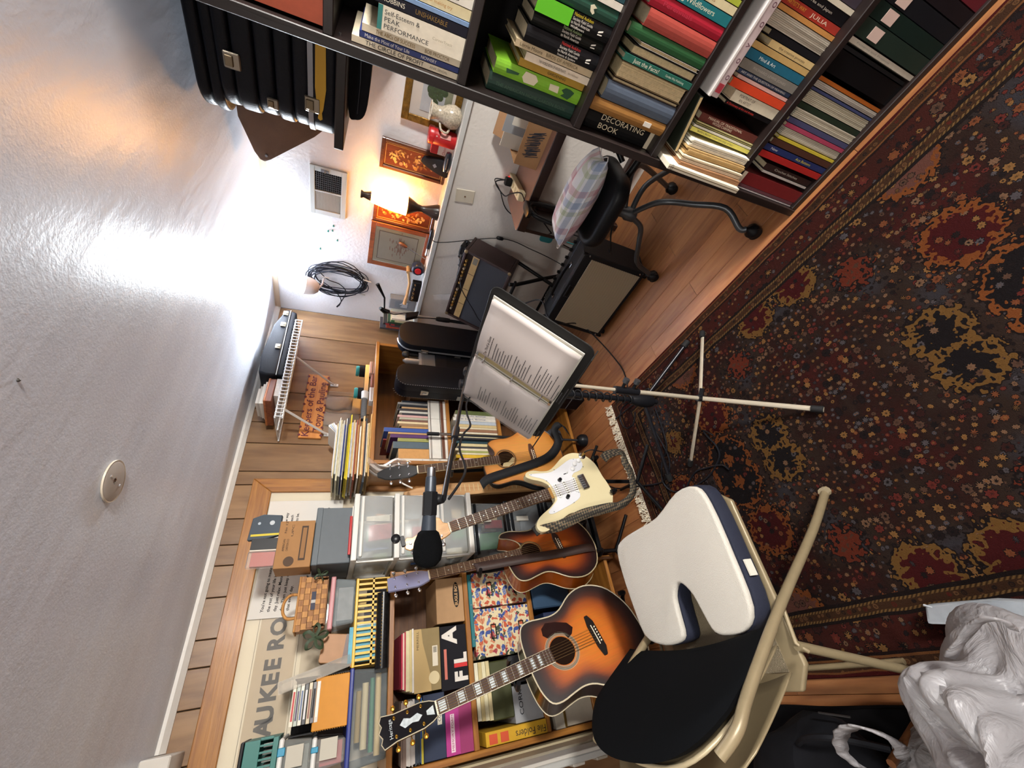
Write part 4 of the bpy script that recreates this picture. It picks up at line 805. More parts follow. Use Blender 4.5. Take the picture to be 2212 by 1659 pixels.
# cables heaped on and around the brown amplifier
hp = thing('cable_heap', 'tangle of black cables heaped on top of the brown amplifier', 'cables', BA+u*fh); TH = local(BA+u*fh)
for k in range(6):
    top = BA+u*(fh+.006)+nrm*(-.07)
    q = [top+Vector((rnd.uniform(-.05, .05), -.17+rnd.uniform(-.09, .09), rnd.uniform(.0, .03))) for _ in range(5)]; q.append(BA+u*(fh-.01)+nrm*.02+yv*(-.15+.03*k))
    M(TH).tube(smooth_path(q, 6), .0035, 6).o('cable', mat(('#15151a', '#202127')[k % 2], .45), hp, smooth=True)
tag(M().tube(smooth_path([BA+u*.29+nrm*.01-yv*.06, BA+u*.25+nrm*.05-yv*.02, BA+u*.14+nrm*.03+yv*.10, BA+u*.02+nrm*.05+yv*.16, Vector((1.87, 1.9, .4)), Vector((1.8, 1.8, .01))]), .003, 6).o('patch_cable', mat('#15151a', .45), smooth=True), 'thin black patch cable hanging across the brown amplifier grille', 'cable')
ad = thing('power_adapter', 'black power adapter lying on the right end of the brown amplifier', 'adapter', BA+u*(fh+.001)+nrm*(-.09)-yv*.22, Euler((0, R(27), 0))); M().box(-.045, .045, -.03, .03, 0, .045).o('block', PLB, ad, bevel=.008, seg=2); M().tube([(0, -.03, .02), (0, -.05, .02)], .005, 8).o('strain_relief', PLB, ad)
tag(M().prism([(1.90, .86), (1.965, .88), (1.99, 1.0), (1.95, 1.015)], .002, 'x', 2.252).o('loose_paper', mat('#d4d2cf', .8)), 'loose white paper stuck behind the brown amplifier', 'paper')
# little teal wall item beside the floor
tw = thing('teal_flyswatter', 'teal plastic flyswatter leaning on the lower wall behind the amplifier', 'flyswatter', (2.26, 1.29, .25)); M().prism(rrect(-.05, .05, .1, .19, .02, 3), .004, 'x', 0.).o('blade', mat('#2f7f84', .5), tw); M().tube([(.002, 0, .1), (.002, .03, -.22)], .004, 6).o('handle', mat('#2f7f84', .5), tw)
# long cable from the amplifiers to the microphone stand
tag(M().tube(smooth_path([(1.86, 1.62, .6), (1.80, 1.45, .48), (1.66, 1.45, .455), (1.60, 1.44, .40), at(1260, 705, 'z', .15), at(1340, 790, 'z', .01), at(1362, 850, 'z', .02), (1.1, 1.35, .015), at(1330, 905, 'z', .02)]), .0042, 7).o('long_cable', mat('#1b1b1e', .45), smooth=True), 'long black cable arching from the amplifier over the wooden floor', 'cable')

# ================================================================ panelled wall: framed poster, bookcases, drawer tower, wire shelf
FX = Vector((1, 0, 0)); FZ = Vector((0, 0, 1)); FN = Vector((0, -1, 0))           # a surface facing us from the panelled wall
def facing(x, y, z): return axes((x, y, z), FX, FZ, FN)
OAK = wood('#7c4a1a', '#ab7431', 'X', 6., .4, .15, name='honey_pine', stretch=16.); OAKZ = wood('#7c4a1a', '#ab7431', 'Z', 6., .4, .15, name='honey_pine_upright', stretch=16.)
pf = thing('framed_poster', 'large wooden framed poster behind glass on the panelled wall', 'picture', (.3, YP, 1.15)); TP = local((.3, YP, 1.15))
def mitre(a, b, c, d, y0, y1): return M(TP).hexa([(p[0], y0, p[1]) for p in (a, b, c, d)], [(p[0], y1, p[1]) for p in (a, b, c, d)])
xo0, xo1, zo0, zo1, fwid = -.62, 1.047, 1.02, 1.952, .098
xi0, xi1, zi0, zi1 = xo0+fwid, xo1-fwid*.8, zo0+fwid, zo1-fwid
mitre((xo0, zo1), (xo1, zo1), (xi1, zi1), (xi0, zi1), YP-.03, YP-.001).o('frame_rail', OAK, pf, bevel=.003)
mitre((xo0, zo0), (xo1, zo0), (xi1, zi0), (xi0, zi0), YP-.03, YP-.001).o('frame_rail', OAK, pf, bevel=.003)
mitre((xo1, zo1), (xo1, zo0), (xi1, zi0), (xi1, zi1), YP-.03, YP-.001).o('frame_stile', OAKZ, pf, bevel=.003)
mitre((xo0, zo1), (xo0, zo0), (xi0, zi0), (xi0, zi1), YP-.03, YP-.001).o('frame_stile', OAKZ, pf, bevel=.003)
M(TP).box(xi0, xi1, YP-.012, YP-.002, zi0, zi1).o('mount_board', mat('#c9bda4', .75), pf)
M(TP).box(-.5, .42, YP-.0132, YP-.0118, 1.63, 1.79).o('poster_strip', mat('#a8967a', .7, var=.03), pf)
for z in (1.622, 1.797): M(TP).box(-.5, .9, YP-.0135, YP-.0118, z, z+.0015).o('poster_rule', mat('#6b604e', .7), pf)
M(TP).box(-.5, .92, YP-.0131, YP-.0118, 1.2, 1.605).o('poster_panel', mat('#b3a48a', .7, var=.05), pf)
for x, s in ((-.051, 'A'), (-.007, 'U'), (.063, 'K'), (.115, 'E'), (.169, 'E'), (.249, 'R'), (.317, 'O'), (.372, 'A')):
    text(s, pf, mat('#3d362c', .7), TP @ facing(x, YP-.0142, 1.712), .088, 'poster_letter', 'CENTER', bold=.0035)
M(TP).box(xi0, xi1, YP-.0225, YP-.020, zi0, zi1).o('glass', glass(alpha=.045, name='picture_glass'), pf)
# typed sheets taped to the glass
def sheet(name, label, x0, x1, z0, z1, lines, tilt=0., size=.0185):
    o = thing(name, label, 'paper', ((x0+x1)/2, YP-.0238, (z0+z1)/2), Euler((0, R(tilt), 0))); wd, ht = x1-x0, z1-z0
    M().box(-wd/2, wd/2, -.0006, 0, -ht/2, ht/2).o('sheet', mat('#d6d2ca', .7), o)
    for s, x, z in lines: text(s, o, INK, facing(x, -.0012, z), size, 'typed_line', bold=.0003)
    return o
sheet('typed_sheet', 'white sheet with a typed saying taped on the framed poster left of the carton', .352, .615, 1.53, 1.845, [("You're not going to master", -.105, .105), ("the rest of your life in one", -.105, .078), ("day. Just relax. Master the", -.105, .051), ("day. Then just keep doing", -.105, .024), ("that every day.", -.105, -.003), ("Live monthly in your life", -.105, -.065), ("until next", -.0, -.098), ("week or", -.0, -.125)], 2.)
sheet('typed_sheet', 'white sheet with typed lines at the right inside edge of the framed poster', .655, .918, 1.485, 1.85, [("new way", .0, .09), ("of each", .0, .065), ("to be.", .02, .04), ("that you", .01, -.06), ("until you", .01, -.085), ("person who", .0, -.11)])
# ---------------------------------------------------------------- left bookcase with boxes
def shelf_unit(name, label, x0, x1, y0, y1, boards, sides=True):
    o = thing(name, label, 'bookcase', (x0, y0, 0)); T_ = local((x0, y0, 0))
    for a in (x0, x1-.022): M(T_).box(a, a+.022, y0, y1, 0, boards[-1]).o('side_panel', OAKZ, o, bevel=.002)
    for z in boards: M(T_).box(x0+.0225 if z != boards[-1] else x0-.004, x1-.0225 if z != boards[-1] else x1+.004, y0+(.002 if z != boards[-1] else -.006), y1, z-.022, z).o('shelf' if z != boards[-1] else 'top', OAK, o, bevel=.002)
    M(T_).box(x0+.0225, x1-.0225, y1-.006, y1, 0, boards[-1]-.022).o('back_panel', wood('#4a2c12', '#6f451e', 'X', 4., .6), o)
    return o
B1F = 2.1
shelf_unit('shelf_unit', 'honey pine bookcase crammed with shoe boxes and papers behind the sunburst guitars', -.275, .445, B1F, YP-.04, [.07, .33, .58, .908, 1.254])
KRAFT = '#a5815a'
def carton(name, label, cat, x0, x1, z0, z1, col, dep=.25, y=B1F+.012, lid=None, lidcol=None, rot=0., group=None, var=.05):
    """box standing on its shelf, with a separate lid where the photo shows one"""
    o = thing(name, label, cat, ((x0+x1)/2, y, z0), Euler((0, 0, R(rot))), group); wd, h = x1-x0, z1-z0
    if lid: M().box(-wd/2, wd/2, .002, dep, 0, h-lid).o('box_body', mat(col, .7, var=var), o, bevel=.0015); M().box(-wd/2-.002, wd/2+.002, 0, dep+.002, h-lid, h).o('box_lid', mat(lidcol or col, .7, var=var), o, bevel=.0015)
    else: M().box(-wd/2, wd/2, 0, dep, 0, h).o('box_body', mat(col, .7, var=var), o, bevel=.0015)
    return o
F1 = .9085
b = carton('shoe_box', 'brown shoe box with black oval logo in the pine bookcase', 'box', .21, .40, F1, 1.04, KRAFT, lid=.0, rot=0)
ov = M(); ov.prism([(.02+.055*math.cos(t), .035+.016*math.sin(t)) for t in [i*math.pi/12 for i in range(24)]], .0015, 'y', -.0012); ov.o('oval_logo', mat('#191512', .6), b)
text('BUGLE BOY', b, mat('#b08a5c', .6), facing(.02, -.0022, .035), .019, 'logo_lettering', 'CENTER', bold=.0006, fit=.095)
m_ = carton('shoe_box', 'tan and olive shoe box with round label in the pine bookcase', 'box', -.03, .2, 1.0305, 1.146, '#8a774e')
M().prism([(-.115, .115), (.115, .115), (.115, .082), (.06, .076), (0, .06), (-.06, .045), (-.115, .043)], .0012, 'y', -.001).o('light_panel', mat('#b59a66', .7), m_)
text('MERRELL', m_, mat('#4a3a20', .6), facing(.035, -.0018, .098), .014, 'logo_lettering', fit=.07)
M().box(-.03, .045, -.0012, 0, .012, .035).o('barcode_label', mat('#d8d0bc', .7), m_); M().lathe([(.001, 0), (.023, 0), (.023, .0012)], 22, (-.07, -.0014, .03), 'y').o('round_label', mat('#d3c39a', .7), m_)
for k in range(9): M().box(.02+k*.0024, .0212+k*.0024, -.0018, -.001, .016, .031).o('barcode_bar', INK, m_)
f_ = carton('shoe_box', 'black shoe box with large white and red letters in the pine bookcase', 'box', -.04, .198, F1, 1.0295, '#121118')
for s, x, c, sz in (('F', -.095, '#d8d2c8', .075), ('I', -.045, '#c8201e', .075), ('L', -.03, '#d8d2c8', .075), ('A', .05, '#d8d2c8', .09)): text(s, f_, mat(c, .6), facing(x, -.0012, .03 if s != 'A' else .075), sz, 'logo_letter', bold=.004)
M().box(-.08, .03, -.0016, -.0004, .094, .106).o('price_sticker', mat('#c26a5a', .6), f_)
# papers and folders stacked flat above the tan box
zz = 1.1465
for k, (h, col, desc) in enumerate((('.008', '#d5cfc6', 'white papers'), ('.01', '#c9b884', 'cream folders'), ('.016', '#cfc49c', 'pale yellow folder bundle'), ('.006', '#a83040', 'red folder'), ('.007', '#d8b8a8', 'pink papers'), ('.006', '#b02a44', 'crimson folder'))):
    h = float(h); tag(M().box(-.025+k*.004, .205-k*.003, B1F+.008+.002*(k % 2), 2.36, zz, zz+h-.0006).o('paper_stack', mat(col, .8, var=.08)), '%s, layer %s up of the flat stack on the tan shoe box' % (desc, ORD[k]), 'papers', 'papers lying on the tan shoe box'); zz += h
t_ = thing('teal_folder', 'teal folder lying flat on the shelf above the flowered boxes', 'folder', (.25, B1F, .869)); M().box(-.15, .155, -.006, .24, 0, .0165).o('cover', mat('#17686f', .5), t_, bevel=.002)
for x in (-.12, .02, .13): M().lathe([(.0008, 0), (.003, 0), (.003, .001)], 8, (x, -.0068, .008), 'y').o('rivet', STEEL, t_)
def floral():
    m, t, b = base('flower_print'); tc = N(t, 'ShaderNodeTexCoord'); nz = N(t, 'ShaderNodeTexNoise', Scale=26., Detail=2.); t.links.new(tc.outputs['Object'], nz.inputs['Vector'])
    vm = N(t, 'ShaderNodeMix'); vm.data_type = 'VECTOR'; vm.inputs[0].default_value = .05; t.links.new(tc.outputs['Object'], vm.inputs[4]); t.links.new(nz.outputs['Color'], vm.inputs[5])
    v = N(t, 'ShaderNodeTexVoronoi', Scale=48., Randomness=1.); t.links.new(vm.outputs[1], v.inputs['Vector']); s = N(t, 'ShaderNodeSeparateXYZ'); t.links.new(v.outputs['Color'], s.inputs[0])
    pet = ramp(t, s.outputs[0], [(0, '#2f4788'), (.25, '#b5502e'), (.45, '#9c2f3c'), (.6, '#c07a56'), (.75, '#2c3a2a'), (.88, '#5a6a9a')], 'CONSTANT')
    c = mix(t, mth(t, 'GREATER_THAN', v.outputs['Distance'], .52), pet, '#cfc09a'); c = mix(t, mth(t, 'LESS_THAN', v.outputs['Distance'], .14), c, '#d8b48c')
    t.links.new(c, b.inputs['Base Color']); b.inputs['Roughness'].default_value = .6; return m
FLO = floral()
def flower_box(x0, x1, z0, z1, label):
    o = thing('photo_box', label, 'box', ((x0+x1)/2, B1F+.01, z0), None, 'flowered photo boxes in the pine bookcase'); wd, h = x1-x0, z1-z0
    M().box(-wd/2+.003, wd/2-.003, .003, .24, 0, h-.042).o('box_body', FLO, o, bevel=.001); M().box(-wd/2, wd/2, 0, .243, h-.04, h).o('box_lid', FLO, o, bevel=.001)
    for a, b_, c_, d_ in ((-.03, .03, .045, .049), (-.03, .03, .068, .072), (-.03, -.026, .049, .068), (.026, .03, .049, .068)): M().box(a, b_, -.001, .003, c_-.01, d_-.01).o('label_holder', mat('#2a2622', .3, .7), o)
for k, (x0, x1, z0, z1) in enumerate(((.256, .412, .5805, .723), (.256, .412, .7235, .866), (.05, .252, .5805, .723), (.05, .252, .7235, .866))):
    flower_box(x0, x1, z0, z1, 'flower printed photo box, %s %s of the four in the pine bookcase' % (('bottom', 'top')[k % 2], ('right', 'left')[k//2]))
# left part of the bookcase
c = carton('box_file', 'magenta card box with printed strip in the left of the pine bookcase', 'box', -.25, -.09, F1, 1.02, '#a52f7c'); M().box(-.07, .05, -.0012, 0, .075, .092).o('printed_strip', mat('#d9c2cc', .7), c); text('MEMORY FOAM', c, mat('#8a1f4c', .6), facing(-.066, -.002, .0835), .012, 'strip_lettering', fit=.112)
M().box(-.08, .08, -.0008, 0, 0, .055).o('darker_panel', mat('#8a2a5c', .7), c)  # lower part of the card front in a darker magenta
c = carton('box_file', 'navy blue card box with small white label in the left of the pine bookcase', 'box', -.25, -.04, 1.0205, 1.11, '#1b2740'); M().box(.0, .06, -.0012, 0, .014, .032).o('label_card', mat('#c9c4b4', .7), c); text('CO2', c, INK, facing(.01, -.002, .023), .016, 'label_lettering')
for k, (h, col, col2) in enumerate(((.012, '#2c5c9c', '#b8a92c'), (.022, '#37404a', None), (.02, '#bdb8b2', None), (.014, '#d0cbc4', None), (.02, '#8d7a70', None))):
    z = 1.1105+sum((.012, .022, .02, .014, .02)[:k]); o = thing('magazine_stack', '%s layer of the flat stack on the navy card box' % ORD[k], 'papers', (-.145, B1F+.008, z), None, 'flat stack on the navy card box')
    n = max(2, int(h/.004))
    for i in range(n): M().box(-.108+rnd.uniform(0, .01), .10-rnd.uniform(0, .012), rnd.uniform(0, .006), .22, i*h/n, (i+.9)*h/n).o('magazine', mat(col if i % 3 else (col2 or col), .75, var=.1), o)
    if col2: M().box(-.105, -.03, -.003, .0, .002, .01).o('yellow_band', mat(col2, .6), o)
# second shelf, left: cream magazines, olive and blue folders, grey box and the file folder carton
for k in range(4):
    tag(M().box(-.17+.002*k, .04, B1F+.01+.003*(k % 2), 2.34, .813+k*.0175, .829+k*.0175).o('magazine', mat(('#c6b88c', '#cfc7a4', '#b9a878', '#d2ccb4')[k], .7, var=.1)), 'cream magazine with purple corner, layer %s up in the pine bookcase' % ORD[k], 'magazine', 'cream magazines in the pine bookcase')
tag(M().box(-.175, .035, B1F+.012, 2.34, .715, .8125).o('olive_binder', mat('#3a3d1e', .5, var=.1), bevel=.004), 'dark olive binder lying under the cream magazines', 'binder')
c = carton('grey_box', 'grey card box with handwriting under the olive binder in the pine bookcase', 'box', -.2, -.07, .5805, .7145, '#8d8f92'); text('CORK', c, INK, facing(-.04, -.0016, .1), .026, 'marker_lettering', fit=.09)
c = carton('file_folder_box', 'yellow file folder carton lying on its side at the left of the pine bookcase', 'box', -.25, -.203, .5805, .86, '#c09418', dep=.24, y=B1F-.004); text('File Folders', c, mat('#2a2016', .6), axes((-.004, -.0016, .005), (0, 0, 1), (-1, 0, 0), FN), .034, 'carton_lettering', fit=.14)
for z in (.18, .23): M().box(-.018, .014, -.0016, 0, z, z+.035).o('red_panel', mat('#c24a26', .6), c)
tag(M().box(-.06, .044, B1F+.012, 2.34, .5805, .714).o('dark_box', mat('#23252a', .6), bevel=.002), 'dark grey box beside the flowered boxes in the pine bookcase', 'box')
c = carton('white_storage_box', 'white storage box with metal trim on the low shelf of the pine bookcase', 'box', -.25, .0, .3305, .53, '#b5ad9c', lid=.05, lidcol='#bdb6a6'); M().box(-.125, .125, -.003, 0, .145, .155).o('metal_trim', mat('#a58a4c', .3, .8), c)
tag(M().box(.02, .2, B1F+.012, 2.34, .3305, .5).o('navy_box', mat('#1c2a4a', .5), bevel=.003), 'navy blue box on the low shelf of the pine bookcase', 'box')
tag(M().box(.22, .4, B1F+.012, 2.34, .3305, .545).o('blue_grey_tub', mat('#38506a', .3, alpha=.9), bevel=.006), 'blue grey plastic tub on the low shelf of the pine bookcase', 'tub')
# pale slatted panel standing left of the bookcase
pl_ = thing('shutter_panel', 'pale slatted shutter panel standing left of the pine bookcase', 'shutter', (-.30, 1.9, 0))
M().box(-.02, 0, -.1, .35, 0, 1.0).o('board', mat('#9a9a96', .5), pl_, bevel=.003)
for k in range(9): M().box(-.028, -.018, -.1, .35, .08+k*.1, .13+k*.1).o('slat', mat('#b0aaa0' if k % 2 else '#8a8478', .5), pl_, bevel=.003)
for k in range(3): M().box(.0005, .012, -.1+k*.15, .0+k*.15, 0, 1.0).o('stile', mat(('#a8a49c', '#8f8674', '#b5a888')[k], .5), pl_, bevel=.002)

# ---------------------------------------------------------------- on top of the left bookcase
TZ = 1.2545
# blue lidded bin with long items
def bin_(name, label, x0, x1, z0, z1, body, lidc, alpha=.35, y=B1F-.0, dep=.3, latches=None):
    o = thing(name, label, 'storage bin', ((x0+x1)/2, y, z0)); wd, h = x1-x0, z1-z0
    m = M(); t = .003
    m.hexa([(-wd/2+.012, .012, 0), (wd/2-.012, .012, 0), (wd/2-.012, dep-.012, 0), (-wd/2+.012, dep-.012, 0)], [(-wd/2, 0, h-.016), (wd/2, 0, h-.016), (wd/2, dep, h-.016), (-wd/2, dep, h-.016)])
    m.o('tub', glass(body, .12, alpha, 'tinted_clear_plastic'), o, bevel=.004)
    M().box(-wd/2-.006, wd/2+.006, -.006, dep+.006, h-.016, h).o('lid', mat(lidc, .4), o, bevel=.004)
    if latches: M().box(-wd/2+.03, -wd/2+.09, -.008, -.003, h*.25, h*.75).o('label_card', mat('#b5b0a2', .7), o); M().box(wd*.1, wd/2-.02, -.009, -.003, h-.022, h+.002).o('latch', mat(latches, .4), o, bevel=.002)
    return o
o = bin_('storage_bin', 'long clear bin with blue lid and wooden sticks on the pine bookcase', -.22, .088, TZ, 1.401, '#aab4b8', '#27357f', .22)
for k, (col, r, z) in enumerate((('#c9b07a', .012, .03), ('#3f7a5c', .01, .05), ('#d0bf94', .014, .075), ('#5a2f4a', .007, .055), ('#b89a5c', .012, .095))): M().tube([(-.13+.01*k, .05+.04*k, z), (.13-.012*k, .06+.035*k, z)], r, 8).o('stick', mat(col, .6), o, smooth=True)
o = bin_('storage_bin', 'clear bin with pink papers, lower of the two small stacked bins', -.20, -.108, 1.4015, 1.516, '#c8c4c0', '#d0d0cc', .3, latches='#1f86a8'); M().box(-.035, .03, .03, .2, .01, .085).o('pink_papers', mat('#a8484c', .7), o)
o = bin_('storage_bin', 'clear grey bin with labels, upper of the two small stacked bins', -.20, -.09, 1.5165, 1.625, '#c4c8c4', '#d0d0cc', .3, latches='#1f86a8'); M().box(-.04, .03, .03, .2, .01, .06).o('grey_contents', mat('#6f7570', .7), o)
tb = thing('teal_basket', 'teal perforated plastic basket with black top on the stacked bins', 'basket', (-.14, B1F, 1.6255)); TEAL = mat('#1f6a62', .45)
for a, b_, c_, d_ in ((-.07, .065, 0, .02), (-.07, .065, .06, .108)): M().box(a, b_, 0, .004, c_, d_).o('front_band', TEAL, tb, bevel=.001)
for k in range(8): M().box(-.07+k*.019, -.064+k*.019, 0, .004, .02, .06).o('slat', TEAL, tb)
M().box(-.07, .065, 0, .2, 0, .003).o('bottom', TEAL, tb); M().box(.061, .065, .004, .2, .003, .108).o('side_wall', TEAL, tb); M().box(-.07, .065, .2, .204, 0, .108).o('back_wall', TEAL, tb)
M().box(-.072, .067, -.002, .206, .109, .121).o('black_lid', mat('#131517', .4), tb, bevel=.003)
for k in range(6): M().box(-.06+k*.02, -.05+k*.02, .02, .15, .01, .05).o('white_packet', mat('#d2d2cc', .6), tb)
# orange note pad leaning on a row of discs
ob_ = thing('orange_notebook', 'orange spiral notebook leaning in front of the disc row on the pine bookcase', 'notebook', (.0, B1F+.005, 1.4015), Euler((R(-14), 0, 0)))
M().box(-.085, .082, 0, .004, 0, .128).o('cover', mat('#c4821e', .5, var=.04), ob_, bevel=.002); M().box(-.083, .08, .004, .009, .001, .126).o('pages', PAGES, ob_)
for k in range(14): 
    for x in (-.086, .083): M().tube([(x, -.0015, .008+k*.0086), (x, .0105, .008+k*.0086)], .0016, 5).o('spiral_ring', mat('#8a5a18', .4), ob_)
rk2 = thing('disc_rack', 'black rack holding the disc cases behind the orange notebook', 'rack', (.0, B1F+.05, 1.4015)); M().box(-.09, .09, 0, .16, 0, .006).o('rack_base', mat('#121214', .5), rk2)
for x in (-.09, .086): M().box(x, x+.004, 0, .16, .006, .2).o('rack_side', mat('#121214', .5), rk2)
M().box(-.086, .086, .15, .156, .006, .2).o('rack_back', mat('#121214', .5), rk2); M().box(-.086, .086, 0.0, .15, .10, .104).o('rack_shelf', mat('#121214', .5), rk2)
for k in range(7):
    z = 1.5065+k*.0142; c = thing('disc_case', '%s disc case from the bottom of the pile in the black rack' % ORD[k], 'disc case', (.008, B1F+.03, z), None, 'disc cases in the black rack'); M().box(-.066, .062, 0, .14, 0, .0125).o('case', mat(('#c9c4ba', '#5a5a5e', '#bdb094', '#2c2c30', '#cfcabc', '#a8b0a4', '#d5cdb8')[k], .35), c, bevel=.001); M().box(-.05, .04, -.0008, 0, .003, .0095).o('spine_label', mat(('#e0dccf', '#1d1d20', '#8a5a4a', '#c9c9c9', '#5a6a8a', '#4a3a5a', '#b02a2a')[k], .5), c)
# clear tilted tray, copper coloured box, wicker basket, tub and yellow basket
ct = thing('clear_tray', 'clear plastic lid standing on edge between notebook and baskets', 'tray', (.125, B1F+.02, 1.4025), Euler((0, R(-13), 0))); M().prism(rrect(-.02, .02, 0, .26, .008, 3), .2, 'y', 0.).o('shell', glass('#e8e4dc', .06, .2), ct); M().box(-.021, .021, -.003, .0, .0, .262).o('rim', glass('#e8e0d4', .1, .16), ct)
cp = thing('tan_notebox', 'tan leather covered box leaning behind the yellow basket', 'box', (.17, B1F+.06, 1.40), Euler((0, R(8), 0))); M().prism(rrect(-.055, .05, 0, .12, .01, 3), .11, 'y', 0.).o('box_body', mat('#a5764a', .5, var=.08), cp, bevel=.002); M().box(-.055, .05, -.002, .112, .0, .03).o('dark_band', mat('#4a2416', .4), cp)
tag(M().box(.10, .235, B1F+.03, 2.3, 1.4, 1.4015).o('copper_tray', mat('#b0703c', .25, .8)), 'copper coloured flat tray lying on the yellow basket', 'tray')
yb = thing('yellow_basket', 'bright yellow slotted plastic basket on the pine bookcase', 'basket', (.262, B1F, TZ)); YEL = mat('#d3a50c', .4)
def slotted(o, x0, x1, y, n, z0, z1, zm, m, dy=.004):
    M().box(x0, x1, y, y+dy, z0, z0+.012).o('lower_rail', m, o); M().box(x0-.003, x1+.003, y-.004, y+dy+.003, z1-.012, z1).o('rim', m, o, bevel=.002); M().box(x0, x1, y, y+dy, zm-.004, zm+.004).o('middle_rail', m, o)
    w_ = (x1-x0)/n
    for k in range(n+1): M().box(max(x0, x0+k*w_-.0045), min(x1, x0+k*w_+.0045), y, y+dy, z0+.012, z1-.012).o('slat', m, o)
slotted(yb, -.165, .165, 0, 15, 0, .145, .07, YEL); slotted(yb, -.165, .165, .22, 10, 0, .145, .07, YEL)
for x in (-.165, .161): M().box(x, x+.004, .004, .22, 0, .145).o('end_wall', YEL, yb)
M().box(-.161, .161, .004, .22, 0, .003).o('bottom', YEL, yb)
for k, (x0, x1, h, col) in enumerate(((-.15, -.02, .16, '#5fa8c0'), (-.14, -.01, .13, '#c4d4d0'), (-.01, .06, .1, '#2a2c38'), (.07, .14, .09, '#26222a'))): tag(M().box(.262+x0, .262+x1, B1F+.02+k*.03, B1F+.03+k*.03, TZ+.004, TZ+h).o('packet', mat(col, .6, var=.2, vs=30.)), '%s packet standing inside the yellow basket' % ('sky blue', 'pale', 'black blue', 'dark violet')[k], 'packet')
for k in range(5): M().box(-.12+k*.026, -.104+k*.026, .0045, .007, .04, .055).o('red_square', mat('#b02a22', .6), yb)
rl = thing('black_roll', 'black shiny roll of film lying in front of the yellow basket', 'roll', (.215, B1F-.035, TZ+.029)); M().tube([(-.14, 0, 0), (.14, 0, 0)], .028, 18).o('roll', mat('#131314', .25, var=.3, vs=40.), rl, smooth=True)
for k in range(22): M().tube([(-.13+k*.012, -.0275, .008), (-.125+k*.012, -.0278, .008)], .0015, 5).o('gold_print', mat('#a5803a', .4, .5), rl)
tu = thing('pink_lidded_tub', 'clear plastic tub with pink lid stacked on the yellow basket', 'tub', (.345, B1F+.01, 1.4005)); M().hexa([(-.085, .01, 0), (.085, .01, 0), (.085, .17, 0), (-.085, .17, 0)], [(-.095, 0, .085), (.095, 0, .085), (.095, .18, .085), (-.095, .18, .085)]).o('tub', glass('#b5c0c4', .15, .35), tu, bevel=.006); M().box(-.103, .103, -.008, .188, .085, .105).o('lid', mat('#b5787a', .45), tu, bevel=.005, seg=2); M().box(-.07, .06, .03, .14, .008, .07).o('contents', mat('#8f8c88', .7, var=.2), tu)
wk = thing('wicker_basket', 'small splint wicker basket with loop handle on the pink lidded tub', 'basket', (.355, B1F+.02, 1.5165)); WKM = wood('#9a6428', '#c68f4a', 'X', 10., .6); WKD = wood('#7d4d1e', '#ab753a', 'X', 10., .6)
for r_ in range(5):
    for k in range(9):
        a, z = -.085+k*.019, .004+r_*.022; d_ = .0028 if (k+r_) % 2 else 0; s_ = 1+.06*r_
        M().box(a*s_, (a+.0185)*s_, -d_, .003-d_, z, z+.0205).o('splint', WKM if (k+r_) % 2 else WKD, wk)
for s in (-1, 1): M().box(s*.098-.002, s*.098+.002, .004, .13, .002, .112).o('end_wall', WKD, wk)
M().box(-.085, .085, .127, .13, .002, .112).o('back_wall', WKD, wk); M().box(-.09, .09, .004, .13, 0, .003).o('bottom', WKD, wk)
M().box(-.106, .106, -.005, .135, .11, .118).o('rim', WKM, wk, bevel=.002)
M().tube(smooth_path([(-.045, .06, .115), (-.045, .06, .15), (-.02, .06, .17), (.02, .06, .17), (.045, .06, .15), (.045, .06, .115)], 5), .006, 8).o('handle', WKM, wk, smooth=True); M().box(-.03, .04, -.0062, -.004, .045, .062).o('price_tag', mat('#1c1f38', .6), wk); M().box(-.004, .008, -.0068, -.0055, .045, .062).o('tag_stripe', mat('#b5b0a8', .6), wk)
pp = thing('ribbon_bow', 'dark green ribbon bow tucked beside the wicker basket', 'ribbon', (.22, B1F, 1.545))
for k in range(5): a = k*1.25; M().tube(smooth_path([(0, 0, 0), (.03*math.cos(a)-.012*math.sin(a), .01, .03*math.sin(a)+.012*math.cos(a)), (.048*math.cos(a), .0, .048*math.sin(a)), (.03*math.cos(a)+.012*math.sin(a), -.008, .03*math.sin(a)-.012*math.cos(a)), (0, 0, .002)], 4), .007, 6, flat=.3).o('loop', mat('#33432c', .6), pp, smooth=True)
pp2 = thing('ribbon_bow', 'dark green ribbon loops under the grey file box by the drawers', 'ribbon', (.455, B1F-.02, 1.55))
for k in range(4): a = .6+k*1.5; M().tube(smooth_path([(0, 0, 0), (.018*math.cos(a)-.008*math.sin(a), .006, .018*math.sin(a)), (.028*math.cos(a), .0, .028*math.sin(a)), (.018*math.cos(a)+.008*math.sin(a), -.006, .018*math.sin(a)), (0, 0, .002)], 4), .004, 6, flat=.3).o('loop', mat('#33432c', .6), pp2, smooth=True)

